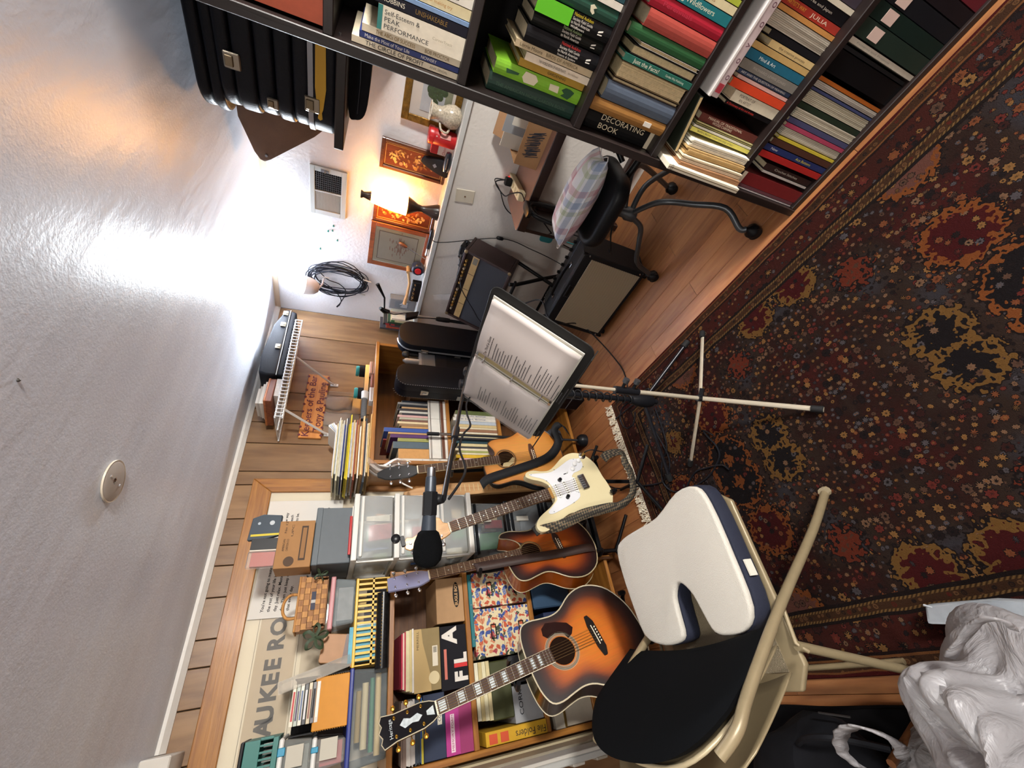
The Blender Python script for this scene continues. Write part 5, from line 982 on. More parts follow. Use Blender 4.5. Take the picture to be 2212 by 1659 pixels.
# ---------------------------------------------------------------- plastic drawer tower and what stands on it
DY = 2.0; FROST = glass('#d9dede', .3, .4, 'frosted_plastic'); WPL = mat('#c9c8c2', .4); BPL = mat('#101216', .35)
def drawer_tower(name, label, x0, x1, zs, fr, tint, dep=.38, dy=0.):
    o = thing(name, label, 'drawers', ((x0+x1)/2, DY+dy, zs[0])); wd = x1-x0; z00 = zs[0]
    for k in range(len(zs)-1):
        a, b_ = zs[k]-z00, zs[k+1]-z00
        d = M().hexa([(-wd/2+.006, 0, a+.018), (wd/2-.006, 0, a+.018), (wd/2-.006, dep-.02, a+.018), (-wd/2+.006, dep-.02, a+.018)], [(-wd/2+.002, -.012, b_-.012), (wd/2-.002, -.012, b_-.012), (wd/2-.002, dep-.02, b_-.012), (-wd/2+.002, dep-.02, b_-.012)]).o('drawer', tint, o, bevel=.006, smooth=True)
        M().box(-wd/2+.01, wd/2-.01, -.022, -.004, b_-.034, b_-.02).o('pull', fr, d, bevel=.003)
    for k in range(len(zs)):
        z = zs[k]-z00; M().box(-wd/2-.004, wd/2+.004, -.016, dep, z-.012, z+.012).o('frame_shelf', fr, o, bevel=.004, seg=2)
    for s in (-1, 1):
        for y in (.02, dep-.03): M().box(s*wd/2-.005, s*wd/2+.005, y, y+.016, 0, zs[-1]-z00).o('frame_post', fr, o)
    return o
dt = drawer_tower('drawer_tower', 'white framed frosted plastic drawer tower between the two bookcases', .485, .782, [.878, 1.047, 1.24, 1.425], WPL, FROST)
dt2 = drawer_tower('drawer_cart', 'black framed clear drawer cart under the white drawer tower', .478, .76, [.10, .42, .642, .852], BPL, glass('#9aa0a4', .2, .3), .31, .075)
for z, in ((.66,), (.44,)): M().box(.03, .055, -.022, -.012, z-.02, z+.05).o('drawer_label', mat('#c2bfb4', .6), dt2)
# things seen through the drawers
rq = random.Random(12); cc = ['#9c2f34', '#2f6a3c', '#c9b48c', '#d5cdb4', '#3a5a8a', '#b88a5c', '#6a7a4a', '#caa07a', '#7a4a3a', '#4a5a5a']
def stuffed(z0, n, h, who, dy=0.):
    for k in range(n):
        x = .52+rq.random()*.2; w_ = .03+rq.random()*.06; hh_ = h*(.45+.5*rq.random()); y = DY+dy+.02+.2*k/n; col = cc[k % len(cc)]
        o = M().prism([(x-w_/2, z0), (x+w_/2, z0), (x+w_/2+rq.uniform(-.01, .01), z0+hh_), (x-w_/2+rq.uniform(-.01, .01), z0+hh_)], .018, 'y', y).o('keepsake', mat(col, .6, var=.15, vs=30.))
        tag(o, '%s item inside %s, %s from the front' % ({'#9c2f34': 'red', '#2f6a3c': 'green', '#c9b48c': 'tan', '#d5cdb4': 'cream', '#3a5a8a': 'blue', '#b88a5c': 'ochre', '#6a7a4a': 'olive', '#caa07a': 'peach', '#7a4a3a': 'brown', '#4a5a5a': 'slate'}[col], who, ORD[k]), 'item', 'items inside the drawers')
stuffed(1.262, 8, .13, 'the top white drawer'); stuffed(1.066, 7, .13, 'the second white drawer'); stuffed(.892, 6, .1, 'the third white drawer'); stuffed(.664, 6, .14, 'the upper black framed drawer', .075)
gf = thing('grey_file_box', 'dark grey file box standing on the white drawer tower', 'box', (.61, DY+.03, 1.4385)); M().box(-.125, .125, 0, .3, 0, .155).o('box_body', mat('#4e565c', .55, var=.04), gf, bevel=.003); M().box(-.127, .127, -.002, .302, .13, .157).o('lid', mat('#515a60', .55), gf, bevel=.003)
rw = thing('red_ribbon', 'red and white wrapped ribbon lying at the edge of the drawer tower', 'ribbon', (.62, DY-.005, 1.4385)); M().tube(smooth_path([(-.11, 0, .006), (-.02, -.004, .007), (.06, 0, .008)]), .006, 6).o('ribbon', mat('#b01c1e', .5), rw, smooth=True); M().box(-.1, .11, .006, .02, 0, .005).o('paper', mat('#d0ccc2', .7), rw)
cb3 = carton('shipping_carton', 'brown printed shipping carton on the grey file box by the framed poster', 'box', .475, .672, 1.5965, 1.735, '#9a6f40', dep=.14, y=DY+.01)
M().box(-.07, .075, -.0012, 0, .024, .05).o('barcode_frame', mat('#3a2818', .7), cb3); M().box(-.062, .067, -.0018, -.001, .029, .045).o('barcode_field', mat('#8a6238', .7), cb3); M().lathe([(.001, 0), (.02, 0), (.02, .0012)], 20, (-.072, -.0014, .085), 'y').o('round_mark', mat('#4a3420', .7), cb3)
for k, (x, z, s) in enumerate(((-.03, .112, 'AMERICAN'), (-.03, .098, 'CARTON CO'), (.03, .085, 'UPC'), (.045, .112, 'No 12'))): text(s, cb3, mat('#3a2818', .7), facing(x, -.0014, z), .012, 'carton_print', fit=.05)
pk = thing('slate_packet', 'slate blue packet with yellow stripe standing on the shipping carton', 'packet', (.665, DY+.03, 1.7355), Euler((R(-6), 0, 0))); M().prism([(-.045, 0), (.042, 0), (.05, .075), (.035, .115), (-.06, .12), (-.06, .06)], .02, 'y', 0.).o('box_body', mat('#2f3c48', .5), pk, bevel=.002); M().box(-.045, -.036, -.001, 0, .0, .11).o('yellow_stripe', mat('#c9b62c', .5), pk); M().lathe([(.001, 0), (.01, 0), (.01, .001)], 12, (.01, -.0012, .035), 'y').o('badge', mat('#b9c0c4', .5), pk); M().lathe([(.001, 0), (.006, 0), (.006, .001)], 12, (.01, -.0012, .085), 'y').o('badge', mat('#a9b4bc', .5), pk)
pk2 = thing('black_packet', 'black packet with white edge standing on the shipping carton', 'packet', (.585, DY+.035, 1.7355)); M().box(-.022, .025, 0, .02, 0, .1).o('box_body', mat('#121214', .4), pk2, bevel=.001); M().box(-.028, -.0225, 0, .02, 0, .1).o('white_edge', mat('#cfc8ba', .6), pk2)
pk3 = thing('red_packet', 'red box in a clear sleeve standing at the left of the shipping carton', 'packet', (.525, DY+.03, 1.7355)); M().box(-.03, .026, .003, .02, .003, .09).o('box_body', mat('#a5381f', .5), pk3, bevel=.001); M().box(-.034, .03, 0, .024, 0, .103).o('sleeve', glass('#e8e0dc', .08, .18), pk3, bevel=.002)

# ================================================================ right pine bookcase, its books and what stands before and above it
B2F = 2.1
shelf_unit('shelf_unit', 'honey pine bookcase full of song books beside the drawer tower', 1.0, 1.87, B2F, YP-.03, [.07, .30, .602, .937, 1.375])
def sbook(x0, x1, z0, z1, col, label, group, dep=.2, y=B2F+.02, lean=0., txt=None, kind='book', spiral=False):
    """book standing with its spine towards the room (-y)"""
    th = x1-x0; r = thing(kind, label, 'book', ((x0+x1)/2, y, z0), Euler((0, R(lean), 0)), group); h = z1-z0
    M().box(-th/2+.0003, th/2-.0003, 0, dep, 0, h).o('cover', mat(col, .55, var=.08, vs=50.), r, bevel=min(.0012, th*.2)); M().box(-th/2+.0014, th/2-.0014, .003, dep-.003, h-.001, h+.0004).o('pages', PAGES, r)
    if spiral:
        for k in range(18): M().tube([(-th/2-.002, .0, .01+k*(h-.02)/17), (-th/2-.002, .008, .01+k*(h-.02)/17)], .0016, 5).o('binding_ring', mat('#8a6a3c', .5), r)
    if txt: text(txt[0], r, mat(txt[1], .6), axes((0, -.0012, h*.93), (0, 0, -1), FX*1, FN), th*.55, 'spine_lettering', fit=h*.7)
    return r
G2 = 'song books in the right pine bookcase'
for k in range(3):
    x0, x1 = 1.042+k*.134, 1.042+(k+1)*.134-.001; c = carton('record_box_set', 'white boxed set with brown stripe, %s from left in the right pine bookcase' % ORD[k], 'boxed set', x0, x1, .9375, 1.047, '#cdc9c0', dep=.24, y=B2F+.01, group='white boxed sets in the right pine bookcase')
    wd = x1-x0
    for a, b_, cc_ in ((.016, .034, '#5a3018'), (.036, .04, '#1c140e'), (.094, .097, '#2a1a12'), (.1, .102, '#5a3018')): M().box(-wd/2, wd/2, -.0012, 0, a, b_).o('printed_stripe', mat(cc_, .6), c)
wt = thing('white_router', 'white flat device standing at the left end of the right pine bookcase', 'device', (1.032, B2F+.012, .9375)); M().box(-.0085, .008, 0, .17, 0, .285).o('housing', mat('#c9c4ba', .4), wt, bevel=.002)
for z, s in ((.05, 'DC'), (.1, 'WAN'), (.27, 'o'), (.15, 'o')): text(s, wt, INK, axes((0, -.0012, z), (0, 0, -1), FX*1, FN), .01, 'port_lettering', 'CENTER')
ub = [(1.043, 1.105, 1.222, '#b5854a', 'tan comb bound songbook', dict(spiral=True)), (1.106, 1.15, 1.252, '#46555e', 'wide slate grey binder'), (1.151, 1.174, 1.225, '#8a8a4a', 'olive green songbook'), (1.175, 1.198, 1.268, '#4a2358', 'purple folder'), (1.199, 1.211, 1.28, '#b08a5c', 'tan folder'), (1.212, 1.24, 1.305, '#2a478a', 'tall blue binder')]
xx = 1.241
cols2 = ['#b58a52', '#8a6a4a', '#c9b48c', '#6f4a3c', '#a5a08c', '#c49a94', '#2a2a30', '#bdb8ac', '#3a3436', '#b9946a', '#22242c', '#8c8a86', '#2c3440']
for k, c in enumerate(cols2):
    th = .0155 if k % 3 else .013; ub.append((xx, xx+th, 1.205+.012*((k*7) % 3), c, ('tan', 'brown', 'cream', 'chestnut', 'grey', 'rose', 'black', 'pale grey', 'dark plum', 'ochre', 'blue black', 'mid grey', 'slate')[k]+' thin songbook')); xx += th+.0006
for k, it in enumerate(ub): sbook(it[0], it[1], 1.0478, it[2], it[3], '%s, %s from left in the upper compartment of the right pine bookcase' % (it[4], ORD[k]), G2, **(it[5] if len(it) > 5 else {}))
sbook(1.2, 1.209, 1.0478, 1.30, '#7a1f22', 'tall red folder leaning beside the tall blue binder', G2, y=B2F+.10)
lowc = [(.03, '#c9a8ac', 'pink and white annual'), (.022, '#c9a11e', 'bright yellow songbook'), (.013, '#cfc6a8', 'cream songbook'), (.012, '#9aa05a', 'leaf green songbook'), (.016, '#d3c9ac', 'ivory songbook'), (.012, '#3a3a3c', 'charcoal songbook'), (.02, '#c8b98c', 'sand songbook'), (.024, '#1d3a42', 'dark teal songbook'), (.016, '#26262c', 'black songbook'), (.012, '#c9bf9c', 'pale straw songbook'), (.014, '#b59a62', 'ochre songbook'), (.012, '#d0c8b2', 'off white songbook'), (.02, '#8a6248', 'brown songbook'), (.014, '#c6b99a', 'beige songbook'), (.02, '#bba678', 'tan songbook'), (.024, '#a8b0b8', 'pale blue grey songbook'), (.024, '#d2cdc2', 'white fake book'), (.022, '#cfcabf', 'white real book'), (.03, '#5f6a3c', 'moss green songbook')]
xx = 1.024
for k, (th, c, d_) in enumerate(lowc):
    tx = ('THE REAL BOOK', '#2c3a6a') if 'white' in d_ and 'pink' not in d_ and 'off' not in d_ else (('PAUL', '#b02a2a') if 'pink' in d_ else None)
    sbook(xx, xx+th, .6025, .868+.01*((k*5) % 3), c, '%s, %s from left in the lower compartment of the right pine bookcase' % (d_, ORD[k]), G2, txt=tx); xx += th+.0006
c = carton('brown_carton', 'worn open brown carton in the right of the pine bookcase', 'box', 1.47, 1.84, .9375, 1.15, '#7a5a3a', dep=.22, y=B2F+.02); M().hexa([(-.185, -.001, .2125), (.1, -.001, .2125), (.1, .002, .2125), (-.185, .002, .2125)], [(-.19, -.05, .27), (.1, -.05, .25), (.1, -.047, .25), (-.19, -.047, .27)]).o('flap', mat('#7d5c3c', .8), c)
# heap of folders and sheet music on top, overhanging to the left
z = 1.3755; hc = ['#b08a54', '#c9b27c', '#d8d2c6', '#39424c', '#b5855a', '#c9a874', '#8a6a3c', '#d5cfc2', '#a5673c', '#bf9a62', '#8c4a34', '#d8d4cc', '#c2a878', '#bfc4d0', '#d3b92c', '#c9b82c', '#2c2c34', '#d5d0c4', '#1f2f6a', '#b9b9ae', '#d0cbbd', '#c6c2a4', '#d9d5cc', '#9aa4a4', '#c4b48c']
for k, c in enumerate(hc):
    h = .0045+.0055*rnd.random(); x0, x1 = .915+.015*math.sin(k*1.7)+rnd.uniform(-.01, .02), 1.255+.02*math.cos(k*2.3)+rnd.uniform(-.02, .03); y0 = 2.085+rnd.uniform(-.01, .03)
    m = M(); m.grid(lambda u, v: (x0+(x1-x0)*u, y0+.26*v, z+h-.0008+(-.028*max(0, .22-u)/.22*(.5+.5*math.sin(k))-.0)*(1 if u < .22 else 0)*.35+.0), 8, 2)
    mm = M().hexa([(x0, y0, z), (x1, y0, z), (x1, y0+.26, z), (x0, y0+.26, z)], [(x0+.004, y0+.003, z+h-.0006), (x1-.003, y0+.003, z+h-.0006), (x1-.003, y0+.26, z+h-.0006), (x0+.004, y0+.26, z+h-.0006)])
    tag(mm.o('sheet_music_folder', mat(c, .8, var=.12, vs=40.)), '%s layer from the bottom of the folder heap on the right pine bookcase' % ORD[k], 'folder', 'folder heap on the right pine bookcase'); z += h
for k in range(4):
    tag(M().prism([(.93+.02*k, z+.001*k), (1.22+.01*k, z+.001*k), (1.25, z+.02+.008*k), (1.24, z+.022+.008*k), (1.2, z+.003+.001*k), (.93+.02*k, z+.0022+.001*k)], .21, 'y', 2.11+.01*k).o('loose_sheet', mat(('#cdd0d8', '#d8d4c8', '#b9c4d8', '#dcd8ce')[k], .8)), '%s curled loose sheet on top of the folder heap' % ORD[k], 'paper', 'curled sheets on the folder heap')
# black gadget with turquoise cups, drumstick bag, small boxes
hd_ = thing('turquoise_headphones', 'black headphones with turquoise ear cups lying on the right pine bookcase', 'headphones', (1.55, 2.17, 1.40)); TQ = mat('#2f9c9c', .45)
for x in (-.05, .12): M().lathe([(.002, .0), (.03, .001), (.034, .01), (.03, .022)], 18, (x, 0, .062), 'z').o('ear_cup', TQ, hd_, smooth=True); M().lathe([(.036, .02), (.036, .062)], 18, (x, 0, 0), 'z').o('ear_pad', mat('#17191d', .6), hd_, smooth=True)
M().prism(rrect(-.085, .15, -.04, .04, .03, 4), .03, 'z', 0.).o('body', mat('#191c21', .5), hd_, bevel=.005); M().box(-.1, .14, -.048, -.04, .005, .03).o('silver_band', STEEL, hd_)
gc = thing('grey_hose', 'grey ribbed tube with white cap lying on the right pine bookcase', 'tube', (1.37, 2.12, 1.40))
for k in range(20): M().lathe([(.014, 0), (.017, .003), (.014, .006)], 10, (-.07+k*.0062, 0, .022), 'x').o('rib', mat('#77797c', .5), gc, smooth=True)
M().lathe([(.012, -.002), (.02, 0), (.021, .05), (.015, .052)], 14, (.055, 0, .022), 'x').o('white_cap', mat('#d5d5d2', .4), gc, smooth=True); M().lathe([(.017, 0), (.013, .02)], 10, (-.09, 0, .022), 'x').o('dark_end', mat('#3a3c3e', .5), gc)
for x0, x1, z1, col, nm, lb in ((1.40, 1.50, .022, '#d4d4d6', 'white_small_box', 'small white box on the right pine bookcase edge'), (1.505, 1.60, .018, '#8a4a36', 'brown_wallet', 'reddish brown wallet on the right pine bookcase edge'), (1.605, 1.70, .03, '#c49a84', 'peach_cards', 'bundle of peach coloured cards at the right end of the pine bookcase')):
    o = thing(nm, lb, 'box' if 'box' in nm else ('wallet' if 'wallet' in nm else 'cards'), ((x0+x1)/2, 2.095, 1.3755)); wd = x1-x0; M().box(-wd/2, wd/2, 0, .06, 0, z1).o('body', mat(col, .6), o, bevel=.003); M().box(-wd/2+.004, wd/2-.004, -.001, 0, z1*.35, z1*.5).o('seam', mat('#5a4a40', .6), o)
pb = thing('clear_blister_pack', 'clear plastic blister packaging hanging on the panelling under the painted sign', 'packaging', (1.53, YP-.002, 1.555))
M().box(-.16, .15, -.004, -.002, -.12, .12).o('card', glass('#e4dcd0', .05, .1), pb)
for x, z in ((-.07, .03), (.06, .04)): M().grid(lambda u, v: (x-.055+.11*u+.01*math.sin(9*v), -.004-.03*(math.sin(math.pi*u)*math.sin(math.pi*v))**.5, z-.11+.19*v), 12, 12).o('blister', glass('#efe8e0', .05, .16), pb, smooth=True)
bg = thing('clear_plastic_bag', 'crumpled clear plastic bag hanging over the left edge of the right pine bookcase', 'bag', (.985, 2.08, 1.30)); M().grid(lambda u, v: (.02*math.sin(7*v)+.015*math.sin(13*u), -.03+.12*u+.012*math.sin(11*v), -.14+.22*v+.01*math.sin(9*u)), 14, 14).o('film', glass('#dcd8d4', .12, .22), bg, smooth=True)
tag(M().tube(smooth_path([(.97, 2.06, 1.32), (.94, 2.03, 1.25), (.9, 2.03, 1.21), (.86, 2.02, 1.22), (.83, 2.03, 1.16)]), .004, 7).o('white_cable', mat('#d0ccc4', .5), smooth=True), 'white cable dangling beside the right pine bookcase', 'cable')
# slim stringed instrument leaning between drawer tower and bookcase
dl = thing('tan_lap_harp', 'tan wooden stringed instrument standing between drawer tower and pine bookcase', 'instrument', (.89, 2.07, 0), Euler((R(-4), R(-2), 0))); TW = wood('#a87a4a', '#cfa672', 'Z', 6., .45)
M().prism([(-.03, 0), (.045, 0), (.045, .95), (.03, 1.12), (.01, 1.19), (-.012, 1.19), (-.028, 1.15), (-.03, 1.05)], .03, 'y', 0.).o('body', TW, dl, bevel=.005, seg=2)
for k in range(9): M().lathe([(.0035, -.006), (.0035, .0)], 8, (-.018, 0, .98+k*.02), 'y').o('tuning_pin', STEEL, dl)
for k in range(26): M().box(-.012, .03, -.003, 0, .25+k*.026, .254+k*.026).o('fret', mat('#cbb68a', .4), dl)
# ---------------------------------------------------------------- two black instrument cases standing in front
def standing_case(name, label, px0, px1, pxl, y, top, xr, thick, band, stitch):
    xl = at(930, pxl, 'y', y).x; xr_ = at(930, px0, 'y', y).x; wd = xr_-xl
    o = thing(name, label, 'instrument case', (xl, y, 0)); prof = rrect(0, wd, -.4, top, min(.11, wd*.42), 7); prof = [(a, max(0, b)) for a, b in prof]
    M().prism(prof, thick*.45, 'y', 0.).o('lid', CASE, o, bevel=.012, seg=3, smooth=True); M().prism([(a*.985+.002, b-.002 if b > .1 else b) for a, b in prof], thick*.53, 'y', thick*.46).o('lower_shell', CASE, o, bevel=.012, seg=3, smooth=True)
    edge = [(-.0015, 0.02), (-.0015, top-.11)]+[(a-.001, b+.0015) for a, b in prof if b > top-.1][::-1]
    edge = sorted([p for p in edge if p[0] < wd*.5], key=lambda p: (p[1], -p[0]))
    if band: M().tube([(a, thick*.455, b) for a, b in edge], .006, 6).o('metal_band', mat('#a5a8aa', .35, .6), o, smooth=True)
    if stitch:
        for yy_ in (-.001, thick+.001):
            m = M()
            for (a0, b0), (a1, b1) in zip(edge[:-1], edge[1:]):
                n = max(1, int(math.hypot(a1-a0, b1-b0)/.012))
                for k in range(n):
                    if k % 1 == 0: t = k/n; m.box(a0+(a1-a0)*t+.004, a0+(a1-a0)*t+.0055, yy_-.001, yy_+.001, b0+(b1-b0)*t, b0+(b1-b0)*t+.006)
            m.o('stitching', mat('#8d8d90', .6), o)
    for z in (top-.17, top-.55): lt = M().prism([(thick*.455-.016, z-.024), (thick*.455+.016, z-.024), (thick*.455+.022, z+.024), (thick*.455-.022, z+.024)], .012, 'x', -.012).o('latch', mat('#b9b4a8', .25, .9), o, bevel=.003); M().box(-.017, -.012, thick*.455-.007, thick*.455+.007, z-.012, z+.014).o('latch_lever', CHROME, lt, bevel=.002)
    M().box(-.005, .0, thick*.62, thick*.9, top-.42, top-.38).o('maker_plate', mat('#8a8a86', .4, .5), o)
    return o
standing_case('standing_case', 'black stitched instrument case with chrome latch standing before the pine bookcase', 790, 862, 836, 1.93, 1.262, 0, .125, False, True)
standing_case('standing_case', 'black instrument case with white seam band standing right of the stitched case', 700, 770, 750, 1.98, 1.245, 0, .105, True, False)
# small silver things wedged between the two cases
sx0, sx1 = at(950, 793, 'y', 2.06).x, at(950, 768, 'y', 2.06).x
st = thing('black_crate', 'dark crate standing between the two black instrument cases', 'crate', ((sx0+sx1)/2, 2.04, 0)); M().box(-.12, .03, 0, .055, 0, 1.0).o('body', mat('#14151a', .6), st, bevel=.003); M().box(-.12, .03, -.006, 0, .93, 1.0).o('rim', mat('#1c1d22', .5), st)
sv = thing('silver_music_player', 'silver grey flat device standing in the dark crate', 'device', ((sx0+sx1)/2-.01, 2.045, 1.0005)); M().box(-.06, .05, 0, .03, 0, .11).o('housing', mat('#8d8f92', .35, .5), sv, bevel=.004); M().box(-.06, .05, -.002, 0, .092, .11).o('front_edge', mat('#c4c4c4', .3, .4), sv); M().box(-.05, .04, -.001, 0, .01, .08).o('screen', mat('#77797a', .4), sv)
cn2 = thing('white_spray_can', 'white metal can standing in the dark crate', 'can', ((sx0+sx1)/2-.035, 2.03, 1.1105)); M().lathe([(.018, 0), (.018, .08), (.012, .092)], 16, (0, .02, 0)).o('can_body', mat('#b5b2aa', .35, .3), cn2, smooth=True); M().lathe([(.008, .092), (.008, .1)], 10, (0, .02, 0)).o('nozzle', mat('#8a8a8a', .4), cn2)
mic2 = thing('dark_microphone', 'dark microphone with round head standing in the dark crate', 'microphone', ((sx0+sx1)/2+.02, 2.03, 1.1105)); M().lathe([(.009, 0), (.012, .05), (.012, .06)], 12, (0, .02, 0)).o('handle', mat('#1d1e22', .4), mic2, smooth=True); M().lathe([(.012, .06), (.022, .07), (.024, .085), (.016, .102), (.002, .106)], 14, (0, .02, 0)).o('head', mat('#4d4f50', .4, .7), mic2, smooth=True)

# ---------------------------------------------------------------- white wire shelf with a guitar case; painted sign below
WS = mat('#d9dcdd', .4); SZ = 1.872
ws = thing('wire_shelf', 'white wire shelf under the ceiling on the panelled wall', 'shelf', (1.29, 2.155, SZ)); TW_ = local((1.29, 2.155, SZ))
for yy_, zz_ in ((2.158, SZ), (2.158, SZ-.036), (2.29, SZ-.004), (2.42, SZ)): M(TW_).tube([(1.285, yy_, zz_), (2.03, yy_, zz_)], .0045, 8).o('rail', WS, ws, smooth=True)
wire = None
for k in range(31):
    x = 1.295+k*.0243
    if wire is None: wire = M(TW_).tube([(x, 2.425, SZ+.004), (x, 2.155, SZ+.004), (x, 2.152, SZ), (x, 2.152, SZ-.038)], .0024, 6).o('wire', WS, ws, smooth=True)
    else: w_ = wire.copy(); C.objects.link(w_); w_.parent = ws; w_.location.x = k*.0243
for x in (1.349, 1.733):
    bk = M(TW_).tube([(x, 2.165, SZ-.036), (x, 2.41, 1.635), (x, 2.425, 1.615)], .0085, 8, flat=.5).o('bracket', mat('#bdbcba', .4), ws, smooth=True); M(TW_).box(x-.011, x+.011, 2.432, 2.438, 1.585, 1.635).o('foot_plate', WS, bk, bevel=.002); M(TW_).tube([(x, 2.43, 1.6), (x, 2.426, 1.6)], .004, 8).o('screw', STEEL, bk)
gcs = thing('guitar_case', 'black guitar case with worn latches lying on the wire shelf', 'instrument case', (1.85, 2.2, SZ+.006)); TG = local((1.85, 2.2, SZ+.006)); zb = SZ+.007
M(TG).prism([(1.585, zb), (2.11, zb), (2.12, zb+.03), (2.105, zb+.035), (1.59, zb+.035)], .24, 'y', 2.175).o('lower_shell', CASE, gcs, bevel=.01, seg=3, smooth=True)
M(TG).prism([(1.585, zb+.037), (2.122, zb+.037), (2.125, zb+.062), (1.985, zb+.112), (1.72, zb+.138), (1.60, zb+.128), (1.582, zb+.09)], .24, 'y', 2.172).o('lid', CASE, gcs, bevel=.012, seg=3, smooth=True)
M(TG).tube([(1.585, 2.17, zb+.036), (2.118, 2.17, zb+.036)], .003, 6).o('seam_trim', mat('#a9aba9', .4), gcs)
for x in (2.085, 1.985, 1.80): l_ = M(TG).box(x-.018, x+.018, 2.163, 2.172, zb+.045, zb+.075).o('latch', mat('#b5aa94', .35, .7), gcs, bevel=.003); M(TG).box(x-.008, x+.012, 2.158, 2.164, zb+.048, zb+.064).o('latch_hasp', mat('#c9bfa9', .35, .6), l_, bevel=.002)
tag(M().box(1.45, 1.572, 2.19, 2.39, SZ+.007, SZ+.036).o('paper_pile', mat('#d3cdc4', .8, var=.1, vs=80.), bevel=.002), 'white paper pile lying on the wire shelf beside the guitar case', 'papers')
wbk = thing('wooden_box', 'flat reddish wooden box lying on the papers of the wire shelf', 'box', (1.48, 2.30, SZ+.037), Euler((0, 0, R(8)))); M().box(-.10, .075, -.12, .1, 0, .035).o('box_body', wood('#5a2c18', '#8a4c2c', 'X', 6., .5), wbk, bevel=.003); M().box(-.102, .077, -.122, .102, .028, .04).o('lid', wood('#8a4a28', '#b5703c', 'X', 6., .5), wbk, bevel=.003)
for k in range(4): tag(M().box(1.40+.006*k, 1.55-.01*k, 2.2+.01*k, 2.37, SZ+.0775+k*.012, SZ+.088+k*.012).o('spiral_pad', mat(('#c9c5bb', '#d8d4ca', '#b9b5ab', '#d0ccc4')[k], .7)), 'white spiral pad, %s up of the pile on the wooden box' % ORD[k], 'notepad', 'spiral pads on the wire shelf')
sg = thing('painted_sign', 'orange wooden sign with maroon hand painted lettering under the wire shelf', 'sign', (1.556, YP-.02, 1.71)); 
sc_ = []
for k in range(9): sc_ += [(-.25+k*.0555+.008, -.064), (-.25+k*.0555+.0275, -.060), (-.25+k*.0555+.047, -.064)]
top_ = [(-p[0], .064 if abs(p[1]) > .062 else .060) for p in sc_]
M().prism(sc_+top_, .018, 'y', 0.).o('board', wood('#b06a2a', '#cf8c44', 'X', 6., .5), sg, bevel=.002)
MRN = mat('#5c1424', .6)
text('Keepers of the Bar', sg, MRN, facing(-.235, -.0015, .027), .056, 'painted_line', bold=.0008, fit=.46); text('Tony & Pauline', sg, MRN, facing(-.20, -.0015, -.033), .056, 'painted_line', bold=.0008, fit=.38)
for k in range(9):
    for z in (-.062, .062): M().lathe([(.0008, 0), (.008, 0), (.008, .001)], 10, (-.222+k*.0555, -.0012, z*.97), 'y').o('painted_scallop', MRN, sg)
# ceiling cover plate
cp_ = thing('ceiling_plate', 'round white cover plate with two screws on the ceiling', 'cover plate', (.556, 1.30, CEIL)); M().lathe([(.05, -.001), (.052, -.006), (.047, -.008), (.001, -.008)], 32).o('disc', mat('#aaa39c', .4), cp_, smooth=True); M().lathe([(.052, -.0005), (.0555, -.003), (.055, -.007), (.051, -.006)], 32, cap=False).o('rim', mat('#c9bfae', .35), cp_, smooth=True)
for y in (-.03, .0, .03): M().lathe([(.004 if y else .009, -.008), (.003, -.0105), (.0005, -.011)], 10, (0, y, 0)).o('screw', CHROME, cp_)
tag(M().lathe([(.004, -.001), (.003, -.003), (.0008, -.005)], 8, (at(37, 821, 'z', CEIL).x, at(37, 821, 'z', CEIL).y, CEIL)).o('ceiling_hook', mat('#3a3632', .5)), 'tiny dark hook in the ceiling far from the walls', 'hook')

# ================================================================ guitars on stands
def burst_mat(stops, name, rough=.12):
    m, t, b = base(name); a = N(t, 'ShaderNodeAttribute'); a.attribute_name = 'burst'
    tc = N(t, 'ShaderNodeTexCoord'); mp = N(t, 'ShaderNodeMapping'); mp.inputs['Scale'].default_value = (26, 1.2, 26); t.links.new(tc.outputs['Object'], mp.inputs[0])
    n = N(t, 'ShaderNodeTexNoise', Scale=9., Detail=4.); t.links.new(mp.outputs[0], n.inputs['Vector'])
    c = ramp(t, a.outputs['Fac'], stops); c = mix(t, .22, c, n.outputs['Color'], 'OVERLAY')
    t.links.new(c, b.inputs['Base Color']); b.inputs['Roughness'].default_value = .4; b.inputs['Coat Weight'].default_value = .45; b.inputs['Coat Roughness'].default_value = rough; return m
def ribbon(pts, dirs, w, name, m, parent, thick=.002, n=6):
    p = smooth_path(pts, n); d = smooth_path(dirs, n); mm = M(); vs = []; fs = []
    for a, b in zip(p, d): b = b.normalized()*w/2; vs += [a-b, a+b]
    for i in range(len(p)-1): fs.append((2*i, 2*i+1, 2*i+3, 2*i+2))
    mm.add(vs, fs); return mm.o(name, m, parent, smooth=True, solid=thick)
